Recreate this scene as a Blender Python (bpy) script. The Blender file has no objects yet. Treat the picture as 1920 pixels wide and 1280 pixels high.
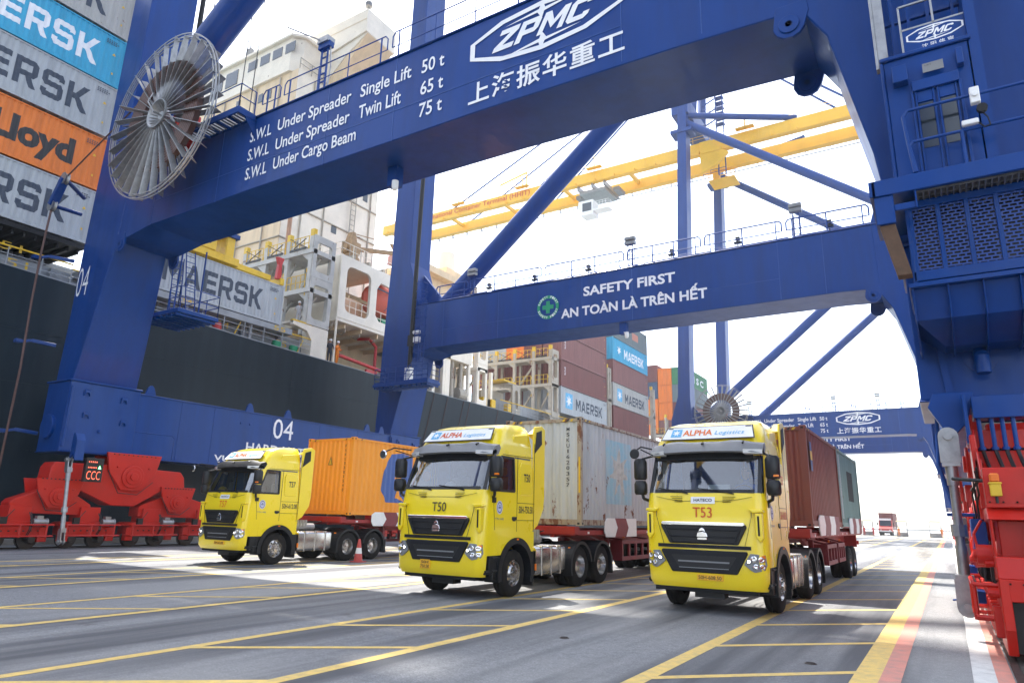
import bpy, bmesh, math, random
from mathutils import Vector, Matrix
from mathutils.geometry import tessellate_polygon
random.seed(11)
SC = bpy.context.scene
COL = SC.collection
R = math.radians

# ------------------------------------------------------------------ camera
CAM_LOC = Vector((0.0, 0.0, 1.8))
CAM_YAW, CAM_PITCH, CAM_ROLL, CAM_F = R(-32.18), R(14.41), R(1.442), 1276.8
_f = Vector((math.sin(CAM_YAW)*math.cos(CAM_PITCH), math.cos(CAM_YAW)*math.cos(CAM_PITCH), math.sin(CAM_PITCH)))
_r0 = Vector((math.cos(CAM_YAW), -math.sin(CAM_YAW), 0.0))
_u0 = _r0.cross(_f)
_r = _r0*math.cos(CAM_ROLL) + _u0*math.sin(CAM_ROLL)
_u = -_r0*math.sin(CAM_ROLL) + _u0*math.cos(CAM_ROLL)
cd = bpy.data.cameras.new("camera")
cam = bpy.data.objects.new("camera", cd)
COL.objects.link(cam)
cd.sensor_width = 36.0
cd.sensor_fit = 'HORIZONTAL'
cd.lens = CAM_F/1920*36.0
cd.clip_start, cd.clip_end = 0.1, 6000
m = Matrix((_r, _u, -_f)).transposed().to_4x4()
m.translation = CAM_LOC
cam.matrix_world = m
SC.camera = cam


def at(px, py, X=None, Y=None, Z=None):
    """where the sight line through a photograph pixel meets a world plane"""
    d = _f*CAM_F + _r*(px-960) - _u*(py-640)
    for i, v in enumerate((X, Y, Z)):
        if v is not None:
            return CAM_LOC + d*((v-CAM_LOC[i])/d[i])


# ------------------------------------------------------------------ light
SUN_DIR = Vector((-0.42, 0.34, 1.0)).normalized()      # towards the sun
elev = math.asin(SUN_DIR.z)
azim = math.atan2(SUN_DIR.x, SUN_DIR.y)
world = bpy.data.worlds.new("World")
SC.world = world
world.use_nodes = True
wn = world.node_tree
for n in list(wn.nodes):
    wn.nodes.remove(n)
sky = wn.nodes.new("ShaderNodeTexSky")
sky.sky_type = 'NISHITA'
sky.sun_disc = False
sky.sun_elevation = elev
sky.sun_rotation = azim
sky.air_density = 1.0
sky.dust_density = 1.5
sky.ozone_density = 0.6
bg = wn.nodes.new("ShaderNodeBackground")
bg.inputs['Strength'].default_value = 0.15
wo = wn.nodes.new("ShaderNodeOutputWorld")
hs = wn.nodes.new("ShaderNodeHueSaturation")
hs.inputs['Saturation'].default_value = 0.55
wn.links.new(sky.outputs[0], hs.inputs['Color'])
wn.links.new(hs.outputs[0], bg.inputs[0])
wn.links.new(bg.outputs[0], wo.inputs[0])
sl = bpy.data.lights.new("sun", 'SUN')
sl.energy = 2.9
sl.angle = R(1.1)
sl.color = (1.0, 0.95, 0.88)
sun = bpy.data.objects.new("sun", sl)
COL.objects.link(sun)
sun.rotation_euler = SUN_DIR.to_track_quat('Z', 'Y').to_euler()
sun.location = (0, 0, 90)
SC.view_settings.view_transform = 'Standard'
SC.view_settings.look = 'None'
SC.view_settings.gamma = 1.0
SC.view_settings.exposure = 2.02
SC.cycles.max_bounces = 6
SC.cycles.glossy_bounces = 3
SC.cycles.transmission_bounces = 4
SC.cycles.transparent_max_bounces = 6
SC.cycles.volume_bounces = 0

# ------------------------------------------------------------------ materials
MAT = {}


def paint(name, rgb, rough=0.45, metal=0.0, dirt=0.12, scale=1.2, streak=0.0, coat=0.0, rust=0.0,
          rustcol=(0.16, 0.06, 0.025), bump=0.0, bscale=60, dirtcol=None, rustscale=1.6, spec=0.5):
    if name in MAT:
        return MAT[name]
    mt = bpy.data.materials.new(name)
    mt.use_nodes = True
    nt = mt.node_tree
    b = nt.nodes["Principled BSDF"]
    b.inputs['Metallic'].default_value = metal
    b.inputs['Specular IOR Level'].default_value = spec
    b.inputs['Coat Weight'].default_value = coat
    b.inputs['Coat Roughness'].default_value = 0.12
    tc = nt.nodes.new("ShaderNodeTexCoord")
    mp = nt.nodes.new("ShaderNodeMapping")
    nt.links.new(tc.outputs['Object'], mp.inputs[0])
    zs = 0.12 if streak else 1.0
    mp.inputs['Scale'].default_value = (1, 1, zs)
    nz = nt.nodes.new("ShaderNodeTexNoise")
    nz.inputs['Scale'].default_value = scale*(3 if streak else 1)
    nz.inputs['Detail'].default_value = 7
    nz.inputs['Roughness'].default_value = 0.62
    nt.links.new(mp.outputs[0], nz.inputs['Vector'])
    rp = nt.nodes.new("ShaderNodeMapRange")
    rp.inputs[1].default_value, rp.inputs[2].default_value = 0.42, 0.75
    rp.inputs[3].default_value, rp.inputs[4].default_value = 0.0, min(1.0, dirt*3 + streak)
    nt.links.new(nz.outputs['Fac'], rp.inputs[0])
    mx = nt.nodes.new("ShaderNodeMix")
    mx.data_type = 'RGBA'
    mx.inputs[6].default_value = (*rgb, 1)
    dc = dirtcol or tuple(c*0.55+0.012 for c in rgb)
    mx.inputs[7].default_value = (*dc, 1)
    nt.links.new(rp.outputs[0], mx.inputs[0])
    out = mx.outputs[2]
    if rust > 0:
        n2 = nt.nodes.new("ShaderNodeTexNoise")
        n2.inputs['Scale'].default_value = rustscale
        n2.inputs['Detail'].default_value = 9
        n2.inputs['Roughness'].default_value = 0.7
        mp2 = nt.nodes.new("ShaderNodeMapping")
        mp2.inputs['Scale'].default_value = (1, 1, 0.45)
        nt.links.new(tc.outputs['Object'], mp2.inputs[0])
        nt.links.new(mp2.outputs[0], n2.inputs['Vector'])
        r2 = nt.nodes.new("ShaderNodeMapRange")
        r2.inputs[1].default_value = 0.72-0.25*rust
        r2.inputs[2].default_value = 0.76-0.25*rust
        nt.links.new(n2.outputs['Fac'], r2.inputs[0])
        m2 = nt.nodes.new("ShaderNodeMix")
        m2.data_type = 'RGBA'
        m2.inputs[7].default_value = (*rustcol, 1)
        nt.links.new(r2.outputs[0], m2.inputs[0])
        nt.links.new(out, m2.inputs[6])
        out = m2.outputs[2]
    nt.links.new(out, b.inputs['Base Color'])
    rr = nt.nodes.new("ShaderNodeMapRange")
    rr.inputs[3].default_value, rr.inputs[4].default_value = max(0.03, rough-0.08), min(1, rough+0.12)
    nt.links.new(nz.outputs['Fac'], rr.inputs[0])
    nt.links.new(rr.outputs[0], b.inputs['Roughness'])
    if bump > 0:
        nb = nt.nodes.new("ShaderNodeTexNoise")
        nb.inputs['Scale'].default_value = bscale
        nb.inputs['Detail'].default_value = 4
        nt.links.new(tc.outputs['Object'], nb.inputs['Vector'])
        bp = nt.nodes.new("ShaderNodeBump")
        bp.inputs['Strength'].default_value = bump
        bp.inputs['Distance'].default_value = 0.02
        nt.links.new(nb.outputs['Fac'], bp.inputs['Height'])
        nt.links.new(bp.outputs[0], b.inputs['Normal'])
    MAT[name] = mt
    return mt


def plated(name, rgb, px, pz, **kw):
    """painted steel plate with weld seams every few metres (brick pattern of thin joints) and soft buckling"""
    mt = paint(name, rgb, **kw)
    nt = mt.node_tree
    b = nt.nodes["Principled BSDF"]
    tc = [n for n in nt.nodes if n.type == 'TEX_COORD'][0]
    wv = nt.nodes.new("ShaderNodeTexNoise")
    wv.inputs['Scale'].default_value = 0.9
    wv.inputs['Detail'].default_value = 2
    nt.links.new(tc.outputs['Object'], wv.inputs['Vector'])
    bp = nt.nodes.new("ShaderNodeBump")
    bp.inputs['Strength'].default_value = 0.25
    bp.inputs['Distance'].default_value = 0.10
    nt.links.new(wv.outputs['Fac'], bp.inputs['Height'])
    nt.links.new(bp.outputs[0], b.inputs['Normal'])
    nt.links.new(bp.outputs[0], b.inputs['Coat Normal'])
    return mt


def glow(name, rgb, s=3.0):
    mt = bpy.data.materials.new(name)
    mt.use_nodes = True
    b = mt.node_tree.nodes["Principled BSDF"]
    b.inputs['Base Color'].default_value = (*rgb, 1)
    b.inputs['Emission Color'].default_value = (*rgb, 1)
    b.inputs['Emission Strength'].default_value = s
    return mt


def glass(name, tint=(0.75, 0.85, 0.85), refl=1.0):
    mt = bpy.data.materials.new(name)
    mt.use_nodes = True
    nt = mt.node_tree
    for n in list(nt.nodes):
        nt.nodes.remove(n)
    o = nt.nodes.new("ShaderNodeOutputMaterial")
    t = nt.nodes.new("ShaderNodeBsdfTransparent")
    t.inputs[0].default_value = (*tint, 1)
    g = nt.nodes.new("ShaderNodeBsdfGlossy")
    g.inputs['Roughness'].default_value = 0.02
    g.inputs['Color'].default_value = (refl, refl, refl, 1)
    lw = nt.nodes.new("ShaderNodeFresnel")
    lw.inputs['IOR'].default_value = 2.5
    mx = nt.nodes.new("ShaderNodeMixShader")
    nt.links.new(lw.outputs[0], mx.inputs[0])
    nt.links.new(t.outputs[0], mx.inputs[1])
    nt.links.new(g.outputs[0], mx.inputs[2])
    nt.links.new(mx.outputs[0], o.inputs[0])
    return mt


CRANE_BLUE = plated("crane_blue", (0.0008, 0.042, 0.215), 3, 3, rough=0.42, dirt=0.12, scale=0.5, coat=0.16, spec=.18, streak=.22, dirtcol=(0.007, 0.030, 0.13))
SEAM_BLUE = paint("weld_seam_blue", (0.012, 0.075, 0.30), rough=.4, dirt=.2, scale=2)
CRANE_RED = paint("crane_red", (0.50, 0.014, 0.006), rough=0.4, dirt=0.12, scale=1.5, coat=0.15, spec=.3)
BOOM_YELLOW = paint("boom_yellow", (0.85, 0.48, 0.02), rough=0.45, dirt=0.1, scale=0.4)
GALV = paint("galvanised_steel", (0.34, 0.345, 0.35), rough=0.42, metal=0.75, dirt=0.25, scale=4)
CHROME = paint("chrome", (0.75, 0.75, 0.76), rough=0.12, metal=1.0, dirt=0.02)
STEEL_RAIL = paint("rail_steel", (0.06, 0.05, 0.045), rough=0.5, metal=0.6, dirt=0.3, scale=8)
RUBBER = paint("tyre_rubber", (0.013, 0.0125, 0.012), rough=0.85, dirt=0.25, scale=5, dirtcol=(0.034, 0.028, 0.022), spec=0.2)
BLACK = paint("black_plastic", (0.007, 0.0075, 0.008), rough=0.45, dirt=0.1, scale=4)
DKGREY = paint("dark_grey_plastic", (0.009, 0.010, 0.012), rough=0.5, spec=.3, dirt=0.15, scale=4)
MIDGREY = paint("grey_plastic", (0.2, 0.205, 0.21), rough=0.45, dirt=0.1, scale=4)
WHITE = paint("white_paint", (0.80, 0.80, 0.78), rough=0.5, dirt=0.06, scale=3)
SIGNWHITE = paint("white_lettering", (0.80, 0.81, 0.83), rough=0.5, dirt=0.13, scale=2.5, dirtcol=(.5, .54, .62))
TRUCK_YELLOW = paint("truck_yellow", (0.88, 0.66, 0.010), rough=0.28, dirt=0.045, scale=1.6, coat=0.7, dirtcol=(0.70, 0.55, 0.03))
TRAILER_RED = paint("trailer_red", (0.33, 0.012, 0.01), rough=0.5, dirt=0.22, scale=3, rust=0.25)
TRAILER_MAROON = paint("trailer_maroon", (0.2, 0.012, 0.02), rough=0.5, dirt=0.22, scale=3)
ALU = paint("brushed_aluminium", (0.48, 0.465, 0.45), rough=0.22, metal=1.0, dirt=0.02, scale=2)
ORANGE = paint("signal_orange", (0.8, 0.17, 0.01), rough=0.5, dirt=0.1)
TEXT_BLACK = paint("black_lettering", (0.018, 0.018, 0.02), rough=0.5, dirt=0.02)
TEXT_NAVY = paint("navy_lettering", (0.03, 0.045, 0.075), rough=0.55, dirt=0.12, scale=6, dirtcol=(0.10, 0.12, 0.14))
TEXT_ORANGE = paint("orange_lettering", (0.72, 0.16, 0.02), rough=0.5, dirt=0.05)
TEXT_RED = paint("red_lettering", (0.6, 0.09, 0.012), rough=0.5, dirt=0.05)
SKYBLUE = paint("logo_blue", (0.12, 0.42, 0.68), rough=0.5, dirt=0.1)
GREEN = paint("sign_green", (0.0, 0.28, 0.12), rough=0.5, dirt=0.05)
SHIP_HULL = paint("ship_hull_grey", (0.009, 0.018, 0.026), rough=0.36, dirt=0.22, scale=0.5, streak=0.2, dirtcol=(0.016, 0.028, 0.038), spec=.16)
SHIP_CREAM = paint("ship_cream", (0.72, 0.56, 0.36), rough=0.6, dirt=0.12, scale=0.5, streak=0.1)
SHIP_WHITE = paint("ship_white", (0.82, 0.75, 0.62), rough=0.55, dirt=0.12, scale=0.7, rust=0.22)
SHIP_GREY = paint("ship_deck_grey", (0.30, 0.32, 0.34), rough=0.6, dirt=0.2, scale=1, rust=0.25)
SHIP_FRAME = paint("ship_lashing_grey", (0.50, 0.49, 0.45), rough=0.65, dirt=0.2, scale=1, rust=0.42)
SHIP_BEIGE = paint("ship_lashing_beige", (0.42, 0.38, 0.31), rough=0.65, dirt=0.2, scale=1, rust=0.5)
SHIP_DECK = paint("ship_deck", (0.12, 0.06, 0.045), rough=0.8, dirt=0.3, scale=1)
YELLOW = paint("safety_yellow", (0.72, 0.46, 0.02), rough=0.5, dirt=0.15, scale=3)
REDP = paint("safety_red", (0.5, 0.02, 0.02), rough=0.45, dirt=0.1)
DARKGLASS = paint("dark_window", (0.02, 0.03, 0.04), rough=0.08, dirt=0.0, spec=0.8)
COPPER = paint("brown_cable", (0.10, 0.045, 0.035), rough=0.5, dirt=0.3, scale=8)
CLEAR = glass("cab_glass", (0.82, 0.90, 0.90))
LENS = glass("lamp_lens", (0.9, 0.92, 0.94))
LAMP = glow("lit_lamp", (1.0, 0.93, 0.8), 5)
AMBER = paint("amber_lens", (0.8, 0.2, 0.01), rough=0.25, dirt=0.0)
SKIN = paint("skin", (0.42, 0.23, 0.15), rough=0.55, dirt=0.05)
CLOTH_BLUE = paint("blue_cloth", (0.03, 0.10, 0.33), rough=0.85, dirt=0.2, scale=7)
CLOTH_ORANGE = paint("orange_overalls", (0.75, 0.20, 0.01), rough=0.85, dirt=0.2, scale=7)
CLOTH_DARK = paint("dark_cloth", (0.03, 0.035, 0.05), rough=0.9, dirt=0.2, scale=7)
CLOTH_GREY = paint("pale_cloth", (0.45, 0.45, 0.47), rough=0.9, dirt=0.2, scale=7)
HAIR = paint("dark_hair", (0.012, 0.01, 0.009), rough=0.7, dirt=0.1)
BLUE_SEAT = paint("blue_curtain", (0.05, 0.16, 0.45), rough=0.8, dirt=0.2, scale=9)
PINKRED = paint("faded_red_paint", (0.60, 0.24, 0.18), rough=0.75, dirt=0.3, scale=5, dirtcol=(0.36, 0.23, 0.19))
MARK_YELLOW = paint("road_yellow", (0.70, 0.49, 0.14), rough=0.75, dirt=0.24, scale=7, dirtcol=(0.36, 0.30, 0.18), bump=0.15, bscale=220)
MARK_WHITE = paint("road_white", (0.60, 0.60, 0.57), rough=0.75, dirt=0.25, scale=5, bump=0.15, bscale=220)

# ------------------------------------------------------------------ mesh builder
ORG = {}
SPLIT = {"cone_body", "shadow_plate", "call_button_box", "flange_plate", "gear_end_frame", "rail_clamp", "side_guard", "body_panel", "boom_hinge", "window", "seat", "antenna", "mud_flap",
         "side_marker", "door_handle", "air_intake", "stay", "trolley_machinery", "junction_box", "mushroom_vent", "boom_fitting", "step_well",
         "bumper_apron", "marker_lamp", "deck_machinery", "fairlead_frame", "yellow_fitting", "mooring_rack", "fire_main", "door_and_lamp",
         "lift_door_box", "lift_window", "guide_roller", "exhaust_stack", "machinery_box", "landing_leg", "axle", "curtain", "papers",
         "cross_beam", "headlight", "post", "bumper", "casting_hole", "corner_casting", "wiper", "valve_block", "cell_guide_cap",
         "side_deck", "inner_bulkhead", "lift_shaft", "winch_machinery", "tail_lamp", "tank_strap", "hydraulic_hose", "white_railing", "panel_gap", "deck_railing", "brake_disc", "chrome_strip", "grille_bar", "brake_hose", "shoes", "cradle", "head_and_hands"}


class MB:
    def __init__(self):
        self.v, self.f = [], []

    def add(self, vs, fs):
        o = len(self.v)
        self.v.extend([tuple(p) for p in vs])
        self.f.extend([tuple(i+o for i in q) for q in fs])
        return self

    def box(self, x0, x1, y0, y1, z0, z1):
        x0, x1 = min(x0, x1), max(x0, x1)
        y0, y1 = min(y0, y1), max(y0, y1)
        z0, z1 = min(z0, z1), max(z0, z1)
        vs = [(x, y, z) for z in (z0, z1) for y in (y0, y1) for x in (x0, x1)]
        return self.add(vs, [(0, 2, 3, 1), (4, 5, 7, 6), (0, 1, 5, 4), (2, 6, 7, 3), (0, 4, 6, 2), (1, 3, 7, 5)])

    def prism(self, pts, axis, a, b):
        n = len(pts)
        area = sum(pts[i][0]*pts[(i+1) % n][1]-pts[(i+1) % n][0]*pts[i][1] for i in range(n))
        if area < 0:
            pts = pts[::-1]
        a, b = min(a, b), max(a, b)

        def P(p, t):
            return (t, p[0], p[1]) if axis == 'x' else (p[0], t, p[1]) if axis == 'y' else (p[0], p[1], t)
        vs = [P(p, a) for p in pts]+[P(p, b) for p in pts]
        fs = [tuple(reversed(range(n))), tuple(range(n, 2*n))]
        fs += [(i, (i+1) % n, (i+1) % n+n, i+n) for i in range(n)]
        if axis == 'y':
            fs = [tuple(reversed(q)) for q in fs]
        return self.add(vs, fs)

    def loft(self, rings, cap=True, closed=True):
        n = len(rings[0])
        vs = [p for r_ in rings for p in r_]
        fs = []
        for k in range(len(rings)-1):
            for i in range(n if closed else n-1):
                j = (i+1) % n
                fs.append((k*n+i, k*n+j, (k+1)*n+j, (k+1)*n+i))
        if cap and closed:
            fs.append(tuple(reversed(range(n))))
            fs.append(tuple(range((len(rings)-1)*n, len(rings)*n)))
        return self.add(vs, fs)

    def tube(self, p0, p1, r, n=8, r2=None, cap=True):
        p0, p1 = Vector(p0), Vector(p1)
        d = (p1-p0)
        if d.length < 1e-6:
            return self
        d.normalize()
        a = d.cross(Vector((0, 0, 1)))
        if a.length < 0.05:
            a = d.cross(Vector((0, 1, 0)))
        a.normalize()
        b = d.cross(a)
        r2 = r if r2 is None else r2
        rings = []
        for p, q in ((p0, r), (p1, r2)):
            rings.append([p+(a*math.cos(t)+b*math.sin(t))*q for t in [2*math.pi*i/n for i in range(n)]])
        return self.loft(rings, cap)

    def pipe(self, pts, r, n=6):
        for a, b in zip(pts[:-1], pts[1:]):
            self.tube(a, b, r, n)
        return self

    def beam(self, p0, p1, w, h, up=(0, 0, 1)):
        """rectangular bar; w across, h along the up side"""
        p0, p1 = Vector(p0), Vector(p1)
        d = (p1-p0).normalized()
        s = d.cross(Vector(up))
        if s.length < 0.05:
            s = d.cross(Vector((0, 1, 0)))
        s.normalize()
        t = s.cross(d).normalized()
        q = [(-1, -1), (1, -1), (1, 1), (-1, 1)]
        return self.loft([[p+s*(w/2*a)+t*(h/2*b) for a, b in q] for p in (p0, p1)])

    def lathe(self, prof, c, axis, n=24, closed_profile=False, cap=True):
        """prof: (radius, offset along axis)"""
        c = Vector(c)
        ax = {'x': Vector((1, 0, 0)), 'y': Vector((0, 1, 0)), 'z': Vector((0, 0, 1))}[axis]
        a = Vector((0, 0, 1)) if axis != 'z' else Vector((1, 0, 0))
        b = ax.cross(a)
        rings = []
        for r_, h in prof:
            rings.append([c+ax*h+(a*math.cos(t)+b*math.sin(t))*max(r_, 1e-4) for t in [2*math.pi*i/n for i in range(n)]])
        if closed_profile:
            rings.append(rings[0])
            return self.loft(rings, cap=False)
        return self.loft(rings, cap=cap)

    def quad(self, a, b, c, d):
        return self.add([a, b, c, d], [(0, 1, 2, 3)])

    def sheet(self, pts, z):
        n = len(pts)
        area = sum(pts[i][0]*pts[(i+1) % n][1]-pts[(i+1) % n][0]*pts[i][1] for i in range(n))
        if area < 0:
            pts = pts[::-1]
        return self.add([(p[0], p[1], z) for p in pts], [tuple(range(n))])

    def rail(self, pts, h=1.1, mids=(0.55,), r=0.022, post=1.5, kick=True):
        """a railing along a polyline of foot points"""
        for a, b in zip(pts[:-1], pts[1:]):
            a, b = Vector(a), Vector(b)
            L = (b-a).length
            for z in (h,)+tuple(mids):
                self.tube(a+Vector((0, 0, z)), b+Vector((0, 0, z)), r, 5)
            k = max(1, round(L/post))
            for i in range(k+1):
                p = a.lerp(b, i/k)
                self.tube(p, p+Vector((0, 0, h)), r*1.1, 5)
            if kick:
                self.beam(a+Vector((0, 0, 0.07)), b+Vector((0, 0, 0.07)), 0.008, 0.12)
        return self

    def ladder(self, p0, p1, w, side, r=0.02, step=0.3):
        p0, p1, side = Vector(p0), Vector(p1), Vector(side).normalized()*(w/2)
        self.tube(p0-side, p1-side, r, 5)
        self.tube(p0+side, p1+side, r, 5)
        k = max(2, int((p1-p0).length/step))
        for i in range(1, k):
            p = p0.lerp(p1, i/k)
            self.tube(p-side, p+side, r*0.75, 5)
        return self

    def clusters(self):
        """groups of touching pieces"""
        n = len(self.v)
        par = list(range(n))

        def find(i):
            while par[i] != i:
                par[i] = par[par[i]]
                i = par[i]
            return i
        for q in self.f:
            a = find(q[0])
            for i in q[1:]:
                par[find(i)] = a
        isl = {}
        for i in range(n):
            isl.setdefault(find(i), []).append(i)
        boxes = []
        for ids in isl.values():
            c = [self.v[i] for i in ids]
            boxes.append([[min(p[k] for p in c)-.02 for k in range(3)], [max(p[k] for p in c)+.02 for k in range(3)], set(ids)])
        merged = True
        while merged:
            merged = False
            for i in range(len(boxes)):
                for j in range(i+1, len(boxes)):
                    A_, B_ = boxes[i], boxes[j]
                    if all(A_[0][k] <= B_[1][k] and B_[0][k] <= A_[1][k] for k in range(3)):
                        boxes[i] = [[min(A_[0][k], B_[0][k]) for k in range(3)], [max(A_[1][k], B_[1][k]) for k in range(3)], A_[2] | B_[2]]
                        boxes.pop(j)
                        merged = True
                        break
                if merged:
                    break
        return [b_[2] for b_ in boxes]

    def build(self, name, mat, parent=None, smooth=False, bevel=0.0, seg=1, label=None):
        if name in SPLIT and len(self.v) < 6000:
            cl = self.clusters()
            if 1 < len(cl) <= 60:
                first = None
                for ids in cl:
                    mp = {i: k for k, i in enumerate(sorted(ids))}
                    m_ = MB()
                    m_.v = [self.v[i] for i in sorted(ids)]
                    m_.f = [tuple(mp[i] for i in q) for q in self.f if q[0] in mp]
                    o = m_.build1(name, mat, parent, smooth, bevel, seg, label)
                    first = first or o
                return first
        return self.build1(name, mat, parent, smooth, bevel, seg, label)

    def build1(self, name, mat, parent=None, smooth=False, bevel=0.0, seg=1, label=None):
        me = bpy.data.meshes.new(name)
        me.from_pydata(self.v, [], self.f)
        me.validate()
        me.update()
        if smooth:
            me.polygons.foreach_set("use_smooth", [True]*len(me.polygons))
            me.set_sharp_from_angle(angle=R(smooth if smooth is not True else 40))
        o = bpy.data.objects.new(name, me)
        me.materials.append(mat)
        COL.objects.link(o)
        if parent is not None:
            o.parent = parent
            root = parent
            while root.parent is not None:
                root = root.parent
            if root in ORG:
                me.transform(Matrix.Translation(-ORG[root]))
        if bevel > 0:
            bv = o.modifiers.new("bevel", 'BEVEL')
            bv.width = bevel
            bv.segments = seg
            bv.limit_method = 'ANGLE'
            bv.angle_limit = R(40)
        if label:
            o['label'] = label
        return o


def tag(o, label=None, cat=None, group=None, kind=None):
    if label:
        o['label'] = label
    if cat:
        o['category'] = cat
    if group:
        o['group'] = group
    if kind:
        o['kind'] = kind
    return o


def thing(name, label, cat, loc=(0, 0, 0), rz=0.0, group=None, world=False):
    """Empty at the thing's base; world=True: its parts are given in world coordinates"""
    o = bpy.data.objects.new(name, None)
    o.empty_display_size = 0.3
    COL.objects.link(o)
    o.location = loc
    o.rotation_euler = (0, 0, rz)
    tag(o, label, cat, group)
    if world:
        ORG[o] = Vector(loc)
    return o


# ------------------------------------------------------------------ lettering
_TC = {}


def text_geo(s, bold=0.0, spacing=1.0):
    key = (s, bold, spacing)
    if key in _TC:
        return _TC[key]
    cu = bpy.data.curves.new("t", 'FONT')
    cu.body = s
    cu.offset = bold
    cu.space_character = spacing
    cu.resolution_u = 3
    cu.fill_mode = 'FRONT'
    ob = bpy.data.objects.new("t", cu)
    COL.objects.link(ob)
    dg = bpy.context.evaluated_depsgraph_get()
    dg.update()
    me = bpy.data.meshes.new_from_object(ob.evaluated_get(dg))
    vs = [v.co.copy() for v in me.vertices]
    fs = [tuple(p.vertices) for p in me.polygons]
    bpy.data.objects.remove(ob)
    bpy.data.curves.remove(cu)
    bpy.data.meshes.remove(me)
    if vs:
        x0 = min(v.x for v in vs); x1 = max(v.x for v in vs)
        y0 = min(v.y for v in vs); y1 = max(v.y for v in vs)
        vs = [Vector(((v.x-x0)/(x1-x0), (v.y-y0)/(y1-y0), 0)) for v in vs]
    _TC[key] = (vs, fs)
    return _TC[key]


BLOCK = {
    'M': (12, [[(0, 0), (0, 10), (2.9, 10), (6, 5.2), (9.1, 10), (12, 10), (12, 0), (9.5, 0), (9.5, 6.2), (6, 1.6), (2.5, 6.2), (2.5, 0)]]),
    'A': (11, [[(0, 0), (4.2, 10), (5.5, 10), (5.5, 7.1), (4.2, 3.9), (5.5, 3.9), (5.5, 1.9), (3.4, 1.9), (2.7, 0)],
               [(5.5, 10), (6.8, 10), (11, 0), (8.3, 0), (7.6, 1.9), (5.5, 1.9), (5.5, 3.9), (6.8, 3.9), (5.5, 7.1)]]),
    'E': (9, [[(0, 0), (0, 10), (9, 10), (9, 7.9), (2.5, 7.9), (2.5, 6.1), (8.5, 6.1), (8.5, 4.1), (2.5, 4.1), (2.5, 2.1), (9, 2.1), (9, 0)]]),
    'R': (9.7, [[(0, 0), (0, 10), (2.5, 10), (2.5, 0)], [(2.5, 10), (8.2, 10), (9.6, 8.6), (9.6, 5), (8.3, 3.7), (7.3, 3.6), (9.7, 0), (6.9, 0), (4.8, 3.5), (2.5, 3.5), (2.5, 5.5), (7.1, 5.5), (7.1, 8), (2.5, 8)]]),
    'S': (9.6, [[(0, 8.6), (1.4, 10), (8.3, 10), (9.6, 8.6), (9.6, 7.2), (7.2, 7.2), (7.2, 8), (2.5, 8), (2.5, 6.2), (8.3, 6.2), (9.6, 4.8), (9.6, 1.4), (8.3, 0), (1.4, 0), (0, 1.4), (0, 2.9), (2.5, 2.9), (2.5, 2.0), (7.2, 2.0), (7.2, 4.2), (1.4, 4.2), (0, 5.5)]]),
    'K': (10, [[(0, 0), (0, 10), (2.5, 10), (2.5, 0)], [(2.5, 4.1), (3.6, 4.1), (6.9, 0), (10, 0), (5.7, 5.3), (9.8, 10), (6.8, 10), (3.7, 6.3), (2.5, 6.3)]]),
    'Z': (10, [[(0, 0), (0, 2.3), (5.6, 7.6), (.3, 7.6), (.3, 10), (9.8, 10), (9.8, 7.7), (4.2, 2.4), (10, 2.4), (10, 0)]]),
    'P': (10, [[(0, 0), (0, 10), (2.8, 10), (2.8, 0)], [(2.8, 10), (8.4, 10), (9.8, 8.6), (9.8, 4.6), (8.4, 3.2), (2.8, 3.2), (2.8, 5.5), (7.0, 5.5), (7.0, 7.7), (2.8, 7.7)]]),
    'C': (10, [[(10, 7.0), (10, 8.5), (8.4, 10), (1.6, 10), (0, 8.5), (0, 1.5), (1.6, 0), (8.4, 0), (10, 1.5), (10, 3.2), (7.2, 3.2), (7.2, 2.3), (2.8, 2.3), (2.8, 7.7), (7.2, 7.7), (7.2, 7.0)]]),
}


def block_geo(s, gap=1.7):
    vs, fs, x = [], [], 0.0
    for ch in s:
        w, polys = BLOCK[ch]
        for p in polys:
            k = len(vs)
            vs += [(x+a, b/10) for a, b in p]
            area = sum(p[i][0]*p[(i+1) % len(p)][1]-p[(i+1) % len(p)][0]*p[i][1] for i in range(len(p)))
            f_ = tuple(range(k, k+len(p)))
            fs.append(f_ if area > 0 else f_[::-1])
        x += w+gap
    x -= gap
    return [(a/x, b) for a, b in vs], fs


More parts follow.
